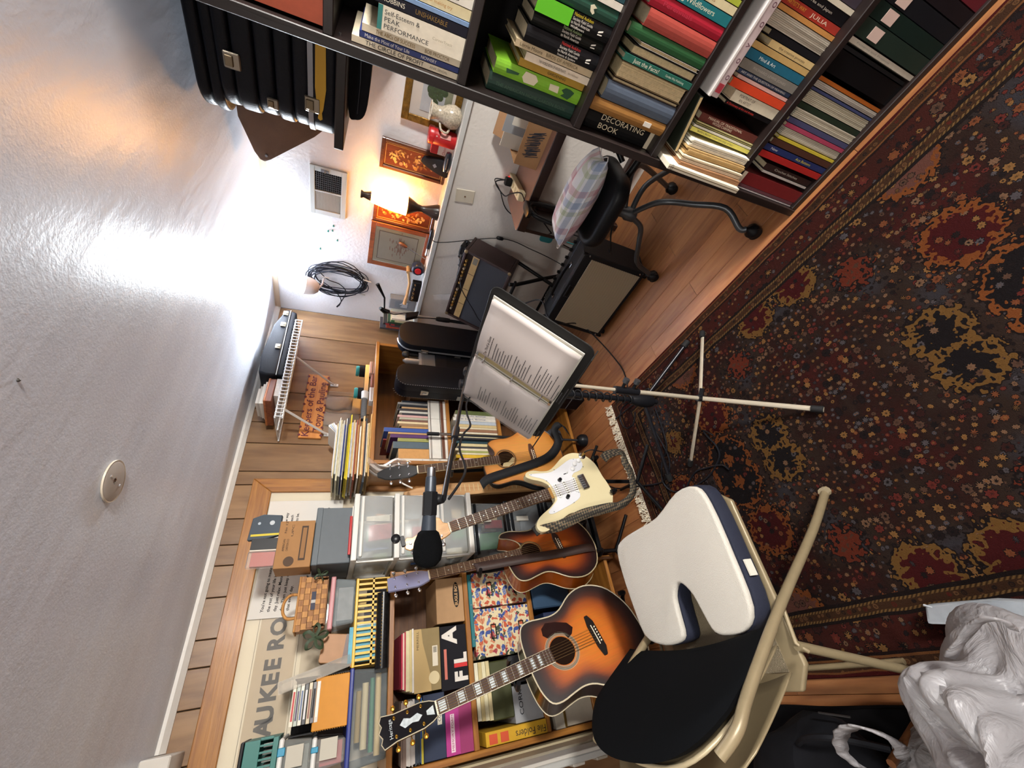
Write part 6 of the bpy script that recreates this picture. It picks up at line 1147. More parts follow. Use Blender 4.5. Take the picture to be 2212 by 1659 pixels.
def body(out, depth, topm, sidem, root, bind, ctr, rings=(1., .965, .92, .86, .78, .66, .5, .3, .12), back_scale=.97, round_back=0.):
    """carved body: soundboard as rings running in from the outline (with a burst value for the paint), sides and back"""
    n = len(out); c = Vector((ctr[0], ctr[1], 0)); vs = []; fs = []; bv = []
    for s in rings:
        for p in out: q = c+(Vector((p[0], p[1], 0))-c)*s; vs.append((q.x, q.y, .002*(1-s*s))); bv.append(1-s)
    for k in range(len(rings)-1):
        for i in range(n): fs.append((k*n+i, k*n+(i+1) % n, (k+1)*n+(i+1) % n, (k+1)*n+i))
    fs.append(tuple((len(rings)-1)*n+i for i in range(n)))
    o = M().add(vs, fs).o('soundboard', topm, root, smooth=True)
    at_ = o.data.attributes.new('burst', 'FLOAT', 'POINT')
    for i, v in enumerate(o.data.vertices):
        best = min(range(0, len(vs), 1), key=lambda j: (Vector(vs[j])-v.co).length_squared) if len(vs) != len(o.data.vertices) else i
        at_.data[i].value = bv[best]
    m = M(); lay = [(1., 0.), (1., -depth*.97)] if not round_back else [(1., 0.), (.985, -depth*.35), (.9, -depth*.7), (.66, -depth*.95), (.3, -depth)]
    vs = []; fs = []
    for s, z in lay:
        for p in out: q = c+(Vector((p[0], p[1], 0))-c)*s; vs.append((q.x, q.y, z))
    for k in range(len(lay)-1):
        for i in range(n): fs.append((k*n+i, (k+1)*n+i, (k+1)*n+(i+1) % n, k*n+(i+1) % n))
    if round_back: fs.append(tuple((len(lay)-1)*n+i for i in range(n))); m.add(vs, fs).o('bowl_back', sidem, root, smooth=True)
    else:
        m.add(vs, fs).o('sides', sidem, root, smooth=True)
        M().add([(p[0], p[1], -depth*.97) for p in out], [tuple(range(n))]).o('back', sidem, root)
    if bind:
        M().tube([(p[0], p[1], .0) for p in out], .0028, 6, closed=True).o('binding', bind, root, smooth=True)
        if not round_back: M().tube([(p[0], p[1], -depth*.97) for p in out], .0022, 6, closed=True).o('back_binding', bind, root, smooth=True)
    return o
ROSE = mat('#3a2118', .5, var=.25, vs=60.); NUTW = mat('#d8cfb8', .4); FRET = mat('#b9b3a4', .3, .9); STRG = mat('#a98f66', .3, .9); PEARL = mat('#c9d2d4', .15, .2, var=.2, vs=90., coat=.5)
fretv = lambda sc, k: sc-sc*(1-2**(-k/12))           # distance of fret k from the saddle
def neck(root, sc, nfr, joint, wn, wb, backm, inlays, h0=.006, edge=None, end=None, string_z=None, saddle=0.):
    v_end = end if end is not None else fretv(sc, nfr)-.008
    def half(v): return (wn+(wb-wn)*(sc-v)/sc)/2
    fb = M().hexa([(-half(v_end), v_end, .001), (half(v_end), v_end, .001), (half(sc), sc, .001), (-half(sc), sc, .001)], [(-half(v_end), v_end, h0), (half(v_end), v_end, h0), (half(sc), sc, h0), (-half(sc), sc, h0)]).o('fretboard', ROSE, root, bevel=.0006)
    vs = []; fs = []; n = 8
    for v in (joint, sc):
        for i in range(n+1):
            a = math.pi*i/n; vs.append((half(v)*math.cos(a), v, .001-.022*math.sin(a)**.8))
    for i in range(n): fs.append((i, i+1, n+2+i, n+1+i))
    fs += [tuple(range(n+1))[::-1], tuple(range(n+1, 2*n+2)), (0, n+1, 2*n+1, n)]
    M().add(vs, fs).o('neck', backm, root, smooth=True)
    for k in range(1, nfr+1):
        v = fretv(sc, k)
        if v > v_end: M().box(-half(v), half(v), v-.0011, v+.0011, h0, h0+.0013).o('fret', FRET, fb)
    for k in inlays:
        v = (fretv(sc, k)+fretv(sc, k-1))/2; g = (fretv(sc, k-1)-fretv(sc, k))
        if inlays[k] == 'block': M().box(-half(v)*.72, half(v)*.72, v-g*.34, v+g*.34, h0, h0+.0006).o('inlay_block', PEARL, fb)
        elif inlays[k] == 'dot': M().lathe([(.0031, h0), (.0031, h0+.0006)], 10, (0, v, 0)).o('inlay_dot', PEARL, fb)
        else:
            for s in (-1, 1): M().lathe([(.0031, h0), (.0031, h0+.0006)], 10, (s*.011, v, 0)).o('inlay_dot', PEARL, fb)
    if edge:
        for s in (-1, 1): M().tube([(s*half(v_end), v_end, h0-.002), (s*half(sc), sc, h0-.002)], .0016, 6).o('neck_binding', edge, fb)
    M().box(-half(sc), half(sc), sc-.001, sc+.005, 0, h0+.003).o('nut', NUTW, root)
    for k in range(6):
        a = (k-2.5)/2.5; M().tube([(a*wb*.46, saddle, .011), (a*wn*.42, sc+.002, h0+.004)], .0006+.00012*(5-k)*.6, 5).o('string', STRG, root)
def tuner(root, x, v, z, s, m, m2=None):
    t = M().lathe([(.0048, 0), (.0048, .002), (.003, .003), (.003, .011)], 10, (x, v, z)).o('tuner_post', m, root, smooth=True); M().tube([(x+s*.006, v, z-.008), (x+s*.026, v, z-.008)], .0022, 6).o('tuner_shaft', m, t); M().lathe([(.002, -.006), (.0075, -.004), (.0085, 0), (.0075, .004), (.002, .006)], 10, (x+s*.032, v, z-.008), 'z').o('tuner_button', m2 or m, t, smooth=True)
def acoustic(root, out, depth, topm, sidem, bind, hole, hr, ros, sc, nfr, joint, wn, wb, inlays, neckm, brm, edge=None, **kw):
    body(out, depth, topm, sidem, root, bind, (0, .06), **kw)
    M().lathe([(.001, .0022), (hr, .0022), (hr, .0032)], 32, (0, hole, 0)).o('soundhole', mat('#1c0f08', .9), root)
    for a, b_, m_ in ros: M().lathe([(a, .0026), (b_, .0026), (b_, .0036), (a, .0036)], 40, (0, hole, 0), cap=False).o('rosette', m_, root, smooth=True)
    br_ = M().prism([(-.078, -.008), (-.05, -.02), (.05, -.02), (.078, -.008), (.078, .006), (.04, .014), (-.04, .014), (-.078, .006)], .008, 'z', .002).o('bridge', brm, root, bevel=.0015)
    M().box(-.037, .037, -.0015, .0015, .01, .013).o('saddle', NUTW, br_)
    for k in range(6): M().lathe([(.0032, .01), (.0026, .0145), (.0005, .0155)], 8, (-.027+k*.0108, -.011, 0)).o('bridge_pin', NUTW, br_, smooth=True)
    neck(root, sc, nfr, joint, wn, wb, neckm, inlays, edge=edge)
def frame_of(br, nut, sc, R_, L_, yb, lean):
    b = at(*br, 'y', yb); n = at(*nut, 'y', yb+sc*math.sin(R(lean))); u = (n-b).normalized()
    return b, u
def mwx(b, u, r): r = (r-u*r.dot(u)).normalized(); return axes(b, r, u, r.cross(u))
def stand(name, label, mw, vy, vb, back=.12, prong=.1, hw=.03, fr_=.2):
    """tubular stand: pole behind the body, yoke at the neck, two arms under the body, tripod feet"""
    P_ = lambda x, v, z: mw @ Vector((x, v, z))
    st = thing(name, label, 'stand', (P_(0, 0, -back).x, P_(0, 0, -back).y, 0)); T_ = local(st.location); K = PLB
    low = P_(0, vb-.03, -back-.03); ft = Vector((low.x, low.y, .05))
    M(T_).tube([ft, low, P_(0, vy-.06, -.075), P_(0, vy, -.06)], .0105, 8).o('pole', K, st, smooth=True)
    M(T_).tube(smooth_path([P_(-hw-.012, vy, .02), P_(-hw-.014, vy, -.03), P_(-hw*.5, vy-.004, -.055), P_(hw*.5, vy-.004, -.055), P_(hw+.014, vy, -.03), P_(hw+.012, vy, .02)], 4), .0085, 8).o('neck_yoke', K, st, smooth=True)
    for s in (-1, 1): M(T_).tube(smooth_path([low, P_(s*.07, vb-.018, -back*.6), P_(s*prong, vb-.012, -.02), P_(s*prong, vb-.008, .018), P_(s*prong, vb+.02, .024)], 4), .009, 8).o('support_arm', K, st, smooth=True)
    for a in (200, 320, 80): M(T_).tube([ft, ft+Vector((fr_*math.cos(R(a)), fr_*math.sin(R(a)), -.04))], .009, 8).o('foot', K, st, smooth=True)
    return st
# ---- big sunburst dreadnought
def mirror(h): return [(w, v) for v, w in h]+[(-w, v) for v, w in h[::-1]][1:-1]
def closed(h, n=3): return [(p.x, p.y) for p in smooth_path([(a, b, 0) for a, b in mirror(h)], n, True)]
D0 = -.205
dr_out = closed([(D0, 0), (D0+.008, .07), (D0+.045, .145), (D0+.10, .186), (D0+.16, .1985), (D0+.225, .184), (D0+.29, .145), (D0+.335, .134), (D0+.38, .138), (D0+.435, .146), (D0+.472, .137), (D0+.492, .10), (D0+.5, .05), (D0+.501, 0)])
SB = burst_mat([(.0, '#120505'), (.1, '#1d0806'), (.2, '#3f1606'), (.34, '#8a3f08'), (.55, '#b05c10'), (.9, '#bb6812')], 'sunburst_lacquer'); SIDE = mat('#210c0b', .2, var=.15, vs=9., coat=.5); CREAM = mat('#b9ae94', .35)
mwd = mwx(at(1285, 1373, 'y', 1.67), (at(945, 1530, 'y', 1.67+.648*math.sin(R(8)))-at(1285, 1373, 'y', 1.67)).normalized(), Vector((.912, .386, .13)))
dg_ = thing('acoustic_guitar', 'large sunburst acoustic guitar with block inlays and black headstock on a stand', 'guitar', mw=mwd)
acoustic(dg_, dr_out, .115, SB, SIDE, CREAM, .152, .05, ((.054, .057, mat('#8a8270', .4)), (.059, .066, mat('#6f6a5c', .3)), (.0675, .0685, CREAM)), .648, 20, .29, .043, .056, {k: 'block' for k in (1, 3, 5, 7, 9, 12, 15, 17)}, mat('#3a1812', .25, coat=.5), mat('#17110f', .4), edge=NUTW)
for o in list(dg_.children):
    if o.name.startswith('fretboard'): dfb = o
M().prism([(.03, .108), (.055, .118), (.066, .15), (.058, .185), (.075, .2), (.1, .195), (.115, .17), (.105, .13), (.085, .085), (.06, .07), (.04, .085)], .0012, 'z', .0024).o('pickguard', mat('#220d0b', .2, coat=.5), dg_)
HS = [(-.0215, .65), (.0215, .65), (.031, .67), (.038, .70), (.0385, .79), (.046, .83), (.03, .838), (.016, .832), (0, .842), (-.016, .832), (-.03, .838), (-.046, .83), (-.0385, .79), (-.038, .70), (-.031, .67)]
hs = M().prism(HS, .014, 'z', -.012).o('headstock', mat('#121114', .15, coat=.6), dg_, bevel=.001); M().tube([(x, v, .002) for x, v in HS], .0016, 5, closed=True).o('headstock_binding', CREAM, hs)
for k, v in enumerate((.70, .745, .79)):
    for s in (-1, 1): tuner(dg_, s*.026, v, .002, s, mat('#b0822c', .25, .9))
for q in ([(0, .70), (.012, .715), (.006, .74), (.014, .76), (0, .775), (-.014, .76), (-.008, .735), (-.012, .715)], [(-.014, .66), (.014, .66), (.006, .685), (-.006, .685)]): M().prism(q, .001, 'z', .0021).o('pearl_inlay', PEARL, hs)
text('Heritage', hs, PEARL, axes((0, .805, .0032), (1, 0, 0), (0, 1, 0), (0, 0, 1)), .016, 'headstock_lettering', 'CENTER')
M().box(-.165, -.15, -.01, .005, -.02, .003).o('paper_tag', mat('#c9c4bc', .6), dg_); 
stand('guitar_stand', 'black tube guitar stand under the large sunburst guitar', mwd, .36, D0, .12, .1, .03)
# ---- smaller sunburst cutaway
S0 = -.195
half_l = [(S0, 0), (S0+.008, .065), (S0+.045, .14), (S0+.10, .178), (S0+.155, .188), (S0+.215, .172), (S0+.275, .132), (S0+.315, .121), (S0+.36, .128), (S0+.41, .138), (S0+.445, .13), (S0+.465, .10), (S0+.475, .05), (S0+.476, .02)]
right = [(S0+.008, .065), (S0+.045, .14), (S0+.10, .178), (S0+.155, .188), (S0+.215, .172), (S0+.275, .132), (S0+.315, .121), (S0+.36, .127), (S0+.41, .139), (S0+.455, .135), (S0+.475, .115), (S0+.462, .105), (S0+.435, .096), (S0+.40, .075), (S0+.385, .05), (S0+.39, .034), (S0+.42, .027), (S0+.476, .024)]
def cut(l, r_, n=3): return [(p.x, p.y) for p in smooth_path([(0, l[0][0], 0)]+[(w, v, 0) for v, w in r_]+[(-w, v, 0) for v, w in l[1:][::-1]], n, True)]
SB2 = burst_mat([(.0, '#150606'), (.1, '#22090a'), (.2, '#45170a'), (.36, '#87390a'), (.6, '#a04d0c'), (.9, '#aa560e')], 'sunburst_lacquer_brown')
mws = mwx(at(1205, 1178, 'y', 1.895), (at(928, 1243, 'y', 1.895+.648*math.sin(R(7)))-at(1205, 1178, 'y', 1.895)).normalized(), Vector((.92, .39, .05)))
sg_ = thing('acoustic_guitar', 'smaller sunburst cutaway guitar with silvery headstock and brown strap', 'guitar', mw=mws)
acoustic(sg_, cut(half_l, right), .095, SB2, mat('#8a4210', .2, var=.2, vs=8., coat=.5), mat('#a59878', .35), .15, .047, ((.05, .053, mat('#8a7a50', .4)), (.055, .058, mat('#5a4a2c', .4))), .648, 20, .29, .043, .055, {k: 'dot' for k in (3, 5, 7, 9, 15, 17)}, mat('#4a2014', .25, coat=.4), mat('#2c1812', .4))
hs = M().prism([(-.0215, .65), (.0215, .65), (.033, .68), (.037, .70), (.031, .83), (-.031, .83), (-.037, .70), (-.033, .68)], .014, 'z', -.012).o('headstock', mat('#7d80a0', .3, .15, coat=.6), sg_, bevel=.002)
for v in (.70, .75, .80):
    for s in (-1, 1): tuner(sg_, s*.022, v, .002, s, CHROME)
BRL = mat('#2c1a14', .6)
ribbon([(-.022, .44, .012), (-.04, .2, .016), (-.055, 0, .016), (-.06, -.15, .012), (-.06, -.2, -.03)], [Vector((1, .2, .1))]*5, .045, 'strap', BRL, sg_)
stand('guitar_stand', 'black tube guitar stand under the smaller sunburst guitar', mws, .42, S0, .1, .09, .03)
# ---- natural roundback cutaway
O0 = -.185
ol = [(O0, 0), (O0+.006, .06), (O0+.04, .135), (O0+.09, .182), (O0+.145, .199), (O0+.21, .183), (O0+.27, .15), (O0+.32, .135), (O0+.37, .141), (O0+.42, .146), (O0+.455, .13), (O0+.472, .09), (O0+.478, .05), (O0+.478, .025)]
orr = [(O0+.006, .06), (O0+.04, .135), (O0+.09, .182), (O0+.145, .199), (O0+.21, .183), (O0+.27, .15), (O0+.32, .136), (O0+.36, .138), (O0+.40, .132), (O0+.425, .115), (O0+.425, .1), (O0+.41, .075), (O0+.402, .05), (O0+.41, .032), (O0+.44, .027), (O0+.478, .025)]
NAT = burst_mat([(.0, '#7a430f'), (.04, '#a5651f'), (.2, '#b87a34'), (.9, '#c0853c')], 'natural_spruce_top')
mwo = mwx(at(1150, 985, 'y', 1.89), (at(903, 1015, 'y', 1.89+.642*math.sin(R(8)))-at(1150, 985, 'y', 1.89)).normalized(), Vector((.992, .08, .06)))
og = thing('acoustic_guitar', 'natural honey topped roundback cutaway guitar before the right pine bookcase', 'guitar', mw=mwo)
acoustic(og, cut(ol, orr), .12, NAT, mat('#15161a', .35), mat('#3a2a18', .4), .16, .05, ((.053, .059, mat('#4a3018', .5)), (.061, .063, mat('#8a6a34', .4))), .642, 20, .29, .043, .056, {k: 'dot' for k in (3, 5, 7, 9, 12)}, mat('#3a2016', .3, coat=.3), mat('#4a2a18', .4), edge=mat('#a59468', .5), round_back=1)
hs = M().prism([(-.0215, .645), (.0215, .645), (.032, .67), (.036, .70), (.036, .78), (.03, .81), (.012, .845), (-.012, .845), (-.03, .81), (-.036, .78), (-.036, .70), (-.032, .67)], .014, 'z', -.012).o('headstock', mat('#202123', .3, coat=.5), og, bevel=.003)
for v in (.69, .735, .78):
    for s in (-1, 1): tuner(og, s*.022, v, .002, s, CHROME)
M().prism([(-.045, .19), (-.05, .155), (-.03, .12), (.0, .108), (.005, .12), (-.02, .15), (-.025, .18)], .001, 'z', .0038).o('pale_label', mat('#b5a378', .6), og)
ribbon([(-.14, .33, .01), (-.11, .28, .016), (-.075, .1, .018), (-.03, -.08, .018), (.05, -.17, .03), (.12, -.16, .06), (.15, -.21, .07), (.08, -.24, .06)], [Vector((1, .25, 0)), Vector((1, .25, 0)), Vector((1, .25, 0)), Vector((1, .5, 0)), Vector((.5, 1, .2)), Vector((.1, 1, .3)), Vector((.6, .7, .2)), Vector((0, .6, .8))], .05, 'strap', mat('#17181b', .7), og)
M().prism(smooth_path([(.10, -.25, 0), (.19, -.24, 0), (.2, -.16, 0), (.15, -.13, 0), (.1, -.18, 0)], 3, True) and [(.10, -.25), (.18, -.25), (.2, -.19), (.17, -.14), (.12, -.16)], .05, 'z', -.09).o('foot_cradle', mat('#22252c', .6), og, bevel=.012, seg=2, smooth=True)
stand('guitar_stand', 'black tube guitar stand under the natural topped guitar', mwo, .47, O0, .125, .1, .03, .13)
# ---- cream solid body electric
mwt = mwx(at(1255, 1043, 'y', 1.56), (at(972, 1140, 'y', 1.56+.648*math.sin(R(8)))-at(1255, 1043, 'y', 1.56)).normalized(), Vector((.97, .03, .235)))
eg = thing('electric_guitar', 'cream white electric guitar with white pickguard and patterned strap on a stand', 'guitar', mw=mwt)
so = [(.0, -.125), (.07, -.12), (.128, -.085), (.155, -.03), (.148, .03), (.12, .085), (.106, .125), (.113, .165), (.128, .2), (.128, .235), (.11, .247), (.09, .228), (.066, .187), (.045, .165), (.029, .158), (-.029, .158), (-.045, .172), (-.06, .2), (-.083, .262), (-.112, .292), (-.14, .286), (-.149, .255), (-.137, .2), (-.12, .15), (-.115, .11), (-.13, .06), (-.155, 0), (-.16, -.05), (-.14, -.1), (-.09, -.13), (-.04, -.131)]
so = [(p.x, p.y) for p in smooth_path([(a, b, 0) for a, b in so], 3, True)]
M().prism(so, .044, 'z', -.044).o('body', mat('#cfc39c', .16, coat=.5), eg, bevel=.009, seg=4, smooth=True)
pgo = [(.115, .228), (.10, .218), (.07, .17), (.03, .148), (-.03, .148), (-.05, .17), (-.075, .215), (-.09, .2), (-.083, .13), (-.07, .06), (-.045, .03), (.045, .028), (.06, -.03), (.085, -.055), (.115, -.045), (.125, .0), (.108, .06), (.094, .12), (.105, .18)]
pgo = [(p.x, p.y) for p in smooth_path([(a, b, 0) for a, b in pgo], 3, True)]
M().prism(pgo, .002, 'z', .0004).o('pickguard', mat('#d3d4d8', .25), eg, bevel=.0006)
for v, sl in ((.13, 0), (.085, 0), (.035, .16)):
    c_, s_ = math.cos(sl), math.sin(sl); mm = M(Matrix.Translation((0, v, 0)) @ Matrix.Rotation(-sl, 4, 'Z')); pk_ = mm.prism(rrect(-.036, .036, -.0085, .0085, .008, 4), .006, 'z', .002).o('pickup', mat('#dcdcd8', .3), eg, bevel=.001)
    for k in range(6): M(Matrix.Translation((0, v, 0)) @ Matrix.Rotation(-sl, 4, 'Z')).lathe([(.0024, .008), (.0024, .0092)], 8, (-.026+k*.0105, 0, 0)).o('pole_piece', mat('#4a4a4c', .3, .8), pk_)
M().box(-.036, .036, -.028, .008, .001, .014).o('bridge', CHROME, eg, bevel=.003)
for k in range(6): M().box(-.032+k*.0108, -.0225+k*.0108, -.012, .009, .014, .017).o('saddle', STEEL, eg, bevel=.001)
for x, v in ((.075, .01), (.095, -.012), (.105, -.04)): M().lathe([(.0115, .002), (.0105, .012), (.008, .014), (.001, .0145)], 16, (x, v, 0)).o('knob', mat('#d6d6d4', .35), eg, smooth=True)
M().box(.062, .066, .045, .065, .002, .004).o('selector_slot', INK, eg); M().tube([(.064, .05, .003), (.066, .047, .018)], .003, 6).o('selector_tip', mat('#d8d8d4', .4), eg)
M().lathe([(.018, .0008), (.015, .003), (.004, .002)], 16, (.125, -.075, 0)).o('jack_plate', CHROME, eg, smooth=True)
for x, v in ((.11, .22), (-.083, .19), (.06, .16), (-.075, .08), (.1, .1), (.07, -.05), (.12, -.02), (-.04, .035)): M().lathe([(.0024, .002), (.002, .0034)], 8, (x, v, 0)).o('screw', STEEL, eg)
neck(eg, .648, 21, .158, .042, .054, mat('#b98a4a', .3, coat=.4), {3: 'dot', 5: 'dot', 7: 'dot', 9: 'dot', 12: 'dots', 15: 'dot', 17: 'dot', 19: 'dot'}, h0=.008, end=.175)
MPL = wood('#b9813c', '#d3a362', 'Y', 6., .3, .4)
hs = M().prism([(.021, .65), (.03, .668), (.052, .676), (.06, .69), (.052, .705), (.034, .716), (.022, .76), (.012, .80), (.018, .822), (.006, .838), (-.022, .836), (-.034, .82), (-.03, .8), (-.038, .72), (-.03, .675), (-.0215, .65)], .013, 'z', -.013).o('headstock', MPL, eg, bevel=.002)
for k in range(6): tuner(eg, -.021+.0022*k, .69+k*.0245, .0, -1, CHROME)
ct_ = thing('clip_on_tuner', 'black clip on tuner pinched on the headstock of the cream electric guitar', 'tuner', mw=mwt @ Matrix.Translation((.0, .835, .004))); M().prism(rrect(-.012, .028, -.004, .012, .004, 3), .018, 'z', -.01).o('clip', mat('#131417', .4), ct_, bevel=.002); M().lathe([(.004, .0), (.017, .002), (.018, .014), (.012, .018)], 16, (.024, .028, .0)).o('display', mat('#131417', .3), ct_, smooth=True)
M().tube(smooth_path([(.125, -.075, .003), (.128, -.08, .03), (.125, -.11, .045), (.11, -.16, .03), (.1, -.22, .0)]), .003, 6).o('plug_cable', mat(BLACK, .5), eg, smooth=True); M().tube([(.125, -.075, .003), (.127, -.078, .028)], .0055, 8).o('plug', mat('#a88a4c', .3, .8), eg)
def strap_mat():
    m, t, b = base('woven_strap'); tc = N(t, 'ShaderNodeTexCoord'); v = N(t, 'ShaderNodeTexVoronoi', Scale=85., Randomness=.15); v.distance = 'MANHATTAN'; t.links.new(tc.outputs['Object'], v.inputs['Vector'])
    c = ramp(t, v.outputs['Distance'], [(0, '#b5aa88'), (.18, '#4a3a30'), (.34, '#7a5a44'), (.5, '#5a5a46'), (.7, '#2a2420')], 'CONSTANT'); t.links.new(c, b.inputs['Base Color']); b.inputs['Roughness'].default_value = .85; return m
STR = strap_mat()
ribbon([(-.128, .285, -.022), (-.15, .2, .02), (-.142, .08, .03), (-.155, -.06, .03), (-.16, -.13, .02), (-.13, -.21, .03), (-.05, -.235, .06), (.0, -.215, .09), (.05, -.22, .1), (.07, -.17, .07), (.06, -.14, .05)], [Vector((.6, .1, .8)), Vector((.9, 0, .3)), Vector((.9, 0, .3)), Vector((.8, .2, .4)), Vector((.6, .6, .4)), Vector((.2, 1, .3)), Vector((-.2, 1, .3)), Vector((0, 1, .2)), Vector((-.6, .6, .4)), Vector((-1, 0, .3)), Vector((-1, -.2, .3))], .045, 'strap', STR, eg, .003)
M().prism([(-.15, .30), (-.11, .31), (-.1, .275), (-.14, .265)], .006, 'z', -.03).o('strap_end', mat('#15120f', .5), eg, bevel=.002)
stand('guitar_stand', 'black tube guitar stand under the cream electric guitar', mwt, .1, -.131, .07, .09, .03)

# ================================================================ music stand with song binder, microphone stands
def tripod(root, T_, c, z, tips, m, r, foot=None, flat=1., r2_=None):
    for t in tips:
        tp = Vector((t[0], t[1], .012)); M(T_).tube([Vector((c[0], c[1], z)), tp], r, 8, flat=flat).o('leg', m, root, smooth=flat == 1.); d = (Vector((c[0], c[1], z))-tp).normalized(); f_ = tp+Vector((0, 0, .002)); M(T_).tube([f_, f_+d*.035], (r2_ or r)*1.35, 8).o('rubber_foot', mat('#1b1b1c', .7), root, smooth=True)
IVO = mat('#b5ab98', .35, .25); BLK = mat('#141519', .4)
PC = (.79, .99); mst = thing('music_stand', 'folding music stand with ivory tripod legs on the rug', 'stand', (PC[0], PC[1], 0)); TM = local((PC[0], PC[1], 0)); RUGZ = .008
tripod(mst, TM, PC, .15, [(1.128, .92), (.635, 1.30), (.548, .68)], IVO, .009, flat=.6)
M(TM).tube([(PC[0], PC[1], .14), (PC[0], PC[1], .55)], .0085, 10).o('lower_tube', IVO, mst, smooth=True); M(TM).tube([(PC[0], PC[1], .5), (PC[0], PC[1], .93)], .0065, 10).o('upper_tube', IVO, mst, smooth=True)
M(TM).tube([(PC[0], PC[1], .135), (PC[0], PC[1], .165)], .014, 10).o('leg_collar', BLK, mst); M(TM).tube([(PC[0], PC[1], .47), (PC[0], PC[1], .58)], .0145, 10).o('clamp', BLK, mst, smooth=True)
for z in (.5, .55): kb = M(TM).tube([(PC[0], PC[1], z), (PC[0]+.012, PC[1]-.035, z)], .006, 8).o('clamp_screw', BLK, mst); M(TM).tube([(PC[0]+.012, PC[1]-.035, z), (PC[0]+.017, PC[1]-.05, z)], .012, 12).o('clamp_knob', mat('#2a2b2e', .5), kb)
M(TM).tube([(PC[0], PC[1], .15), (PC[0]+.03, PC[1]-.03, .15)], .009, 8).o('leg_knob', BLK, mst)
TLq, TRq, BRq, BLq = Vector((.844, 1.187, 1.121)), Vector((.836, .719, 1.162)), Vector((.644, .679, .938)), Vector((.652, 1.148, .895))
bcen = (TLq+TRq+BRq+BLq)/4; bX = ((TRq-TLq)+(BRq-BLq)).normalized(); bY = ((TLq-BLq)+(TRq-BRq)); bY = (bY-bX*bY.dot(bX)).normalized(); bN = bX.cross(bY)
mwb = axes(bcen, bX, bY, bN); MB_ = TM @ mwb
M(MB_).prism(rrect(-.225, .275, -.175, .165, .03, 5), .004, 'z', -.024).o('desk_plate', mat('#1e1d1c', .55), mst, bevel=.001)
M(MB_).box(-.225, .275, -.178, -.174, -.022, .025).o('desk_lip', mat('#1e1d1c', .55), mst, bevel=.001); M(TM).tube([(PC[0], PC[1], .92), tuple(mwb @ Vector((0, -.02, -.03)))], .01, 8).o('tilt_joint', BLK, mst)
bd = thing('song_binder', 'open white ring binder of typed song lyrics on the music stand', 'binder', mw=mwb); PG = mat('#c2b8b3', .6); CV = mat('#c4bfb4', .5)
for s in (-1, 1): M().box(min(s*.02, s*.245), max(s*.02, s*.245), -.152, .15, -.018, -.015).o('cover_board', CV, bd, bevel=.001)
M().box(-.022, .022, -.152, .15, -.019, -.0155).o('spine', CV, bd, bevel=.001); M().box(-.009, .009, -.14, .138, -.0155, -.011).o('ring_bar', mat('#b9ac84', .3, .7), bd, bevel=.001)
for s in (-1, 1):
    def sheet_(u, v, s=s): x = .016+.222*u; return (s*x, -.146+.292*v, -.004+.010*math.sin(math.pi*min(1, u*1.2))*(1-.4*u)+.0022*math.sin(5*v+s))
    M().grid(sheet_, 12, 6).o('page', PG, bd, smooth=True, solid=.0012)
    M().grid(lambda u, v: (lambda p: (p[0]*1.004, p[1]-.002, p[2]-.005))(sheet_(u, v)), 10, 4).o('page_block', mat('#c9c4ba', .7), bd, smooth=True, solid=.006)
def zat(x): u = (abs(x)-.016)/.222; return -.004+.010*math.sin(math.pi*min(1, u*1.2))*(1-.4*u)+.0034
text('The Thrill is Gone', bd, INK, axes((.03, .112, zat(.05)), (1, 0, 0), (0, 1, 0), (0, 0, 1)), .013, 'song_title', shear=.2, fit=.085)
rt = random.Random(9)
def verse(x, y, n, s, wmax):
    for k in range(n):
        wd = wmax*(.55+.45*rt.random()); m = M(); a = x
        while a < x+wd:
            b_ = a+rt.uniform(.004, .011); m.box(a, min(b_, x+wd), y-k*.0095-.0011, y-k*.0095+.0011, zat(a), zat(a)+.0004); a = b_+.0016
        m.o('lyric_line', mat('#3c393b', .7), bd)
y = .1
for n, wmax in ((1, .12), (7, .09), (6, .1), (1, .06), (7, .11), (5, .09), (1, .12)): verse(.03, y, n, 1, wmax); y -= n*.0095+.006
y = .085
for n, wmax in ((5, .09), (4, .1), (7, .1), (6, .11), (2, .06)): verse(-.20, y, n, -1, wmax); y -= n*.0095+.008
M().grid(lambda u, v: (-.016-.224*u, -.149+.298*v, .0022+.0105*math.sin(math.pi*min(1, u*1.2))*(1-.4*u)+.0022*math.sin(5*v-1)), 10, 5).o('clear_sleeve', glass('#e8e8ea', .1, .12), bd, smooth=True)
for v in (-.11, 0, .11):
    for s in (1,): M().tube([(.016*math.cos(t), v, -.010+.018*math.sin(t)) for t in [math.pi*i/10 for i in range(11)]], .0022, 6).o('ring', CHROME, bd, smooth=True)
for v in (-.143, .141): M().box(-.006, .006, v-.004, v+.004, -.012, .0).o('lever', CHROME, bd)
# ---- black boom stand with coiled cable
BC = (.94, 1.24); bs_ = thing('boom_stand', 'black microphone boom stand with cable wound round its pole', 'stand', (BC[0], BC[1], 0)); TB = local((BC[0], BC[1], 0))
tripod(bs_, TB, BC, .2, [(1.15, 1.01), (.625, 1.45), (1.19, 1.50)], mat('#1a1b21', .3, .3), .009, r2_=.011)
M(TB).tube([(BC[0], BC[1], .12), (BC[0], BC[1], .62)], .0125, 10).o('lower_tube', BLK, bs_, smooth=True); M(TB).tube([(BC[0], BC[1], .6), (BC[0], BC[1], 1.075)], .0085, 10).o('upper_tube', BLK, bs_, smooth=True)
M(TB).lathe([(.026, .15), (.034, .18), (.03, .24), (.018, .27)], 14, (BC[0], BC[1], 0)).o('leg_housing', BLK, bs_, smooth=True); M(TB).lathe([(.016, .58), (.018, .6), (.018, .64), (.014, .66)], 12, (BC[0], BC[1], 0)).o('height_clutch', BLK, bs_, smooth=True)
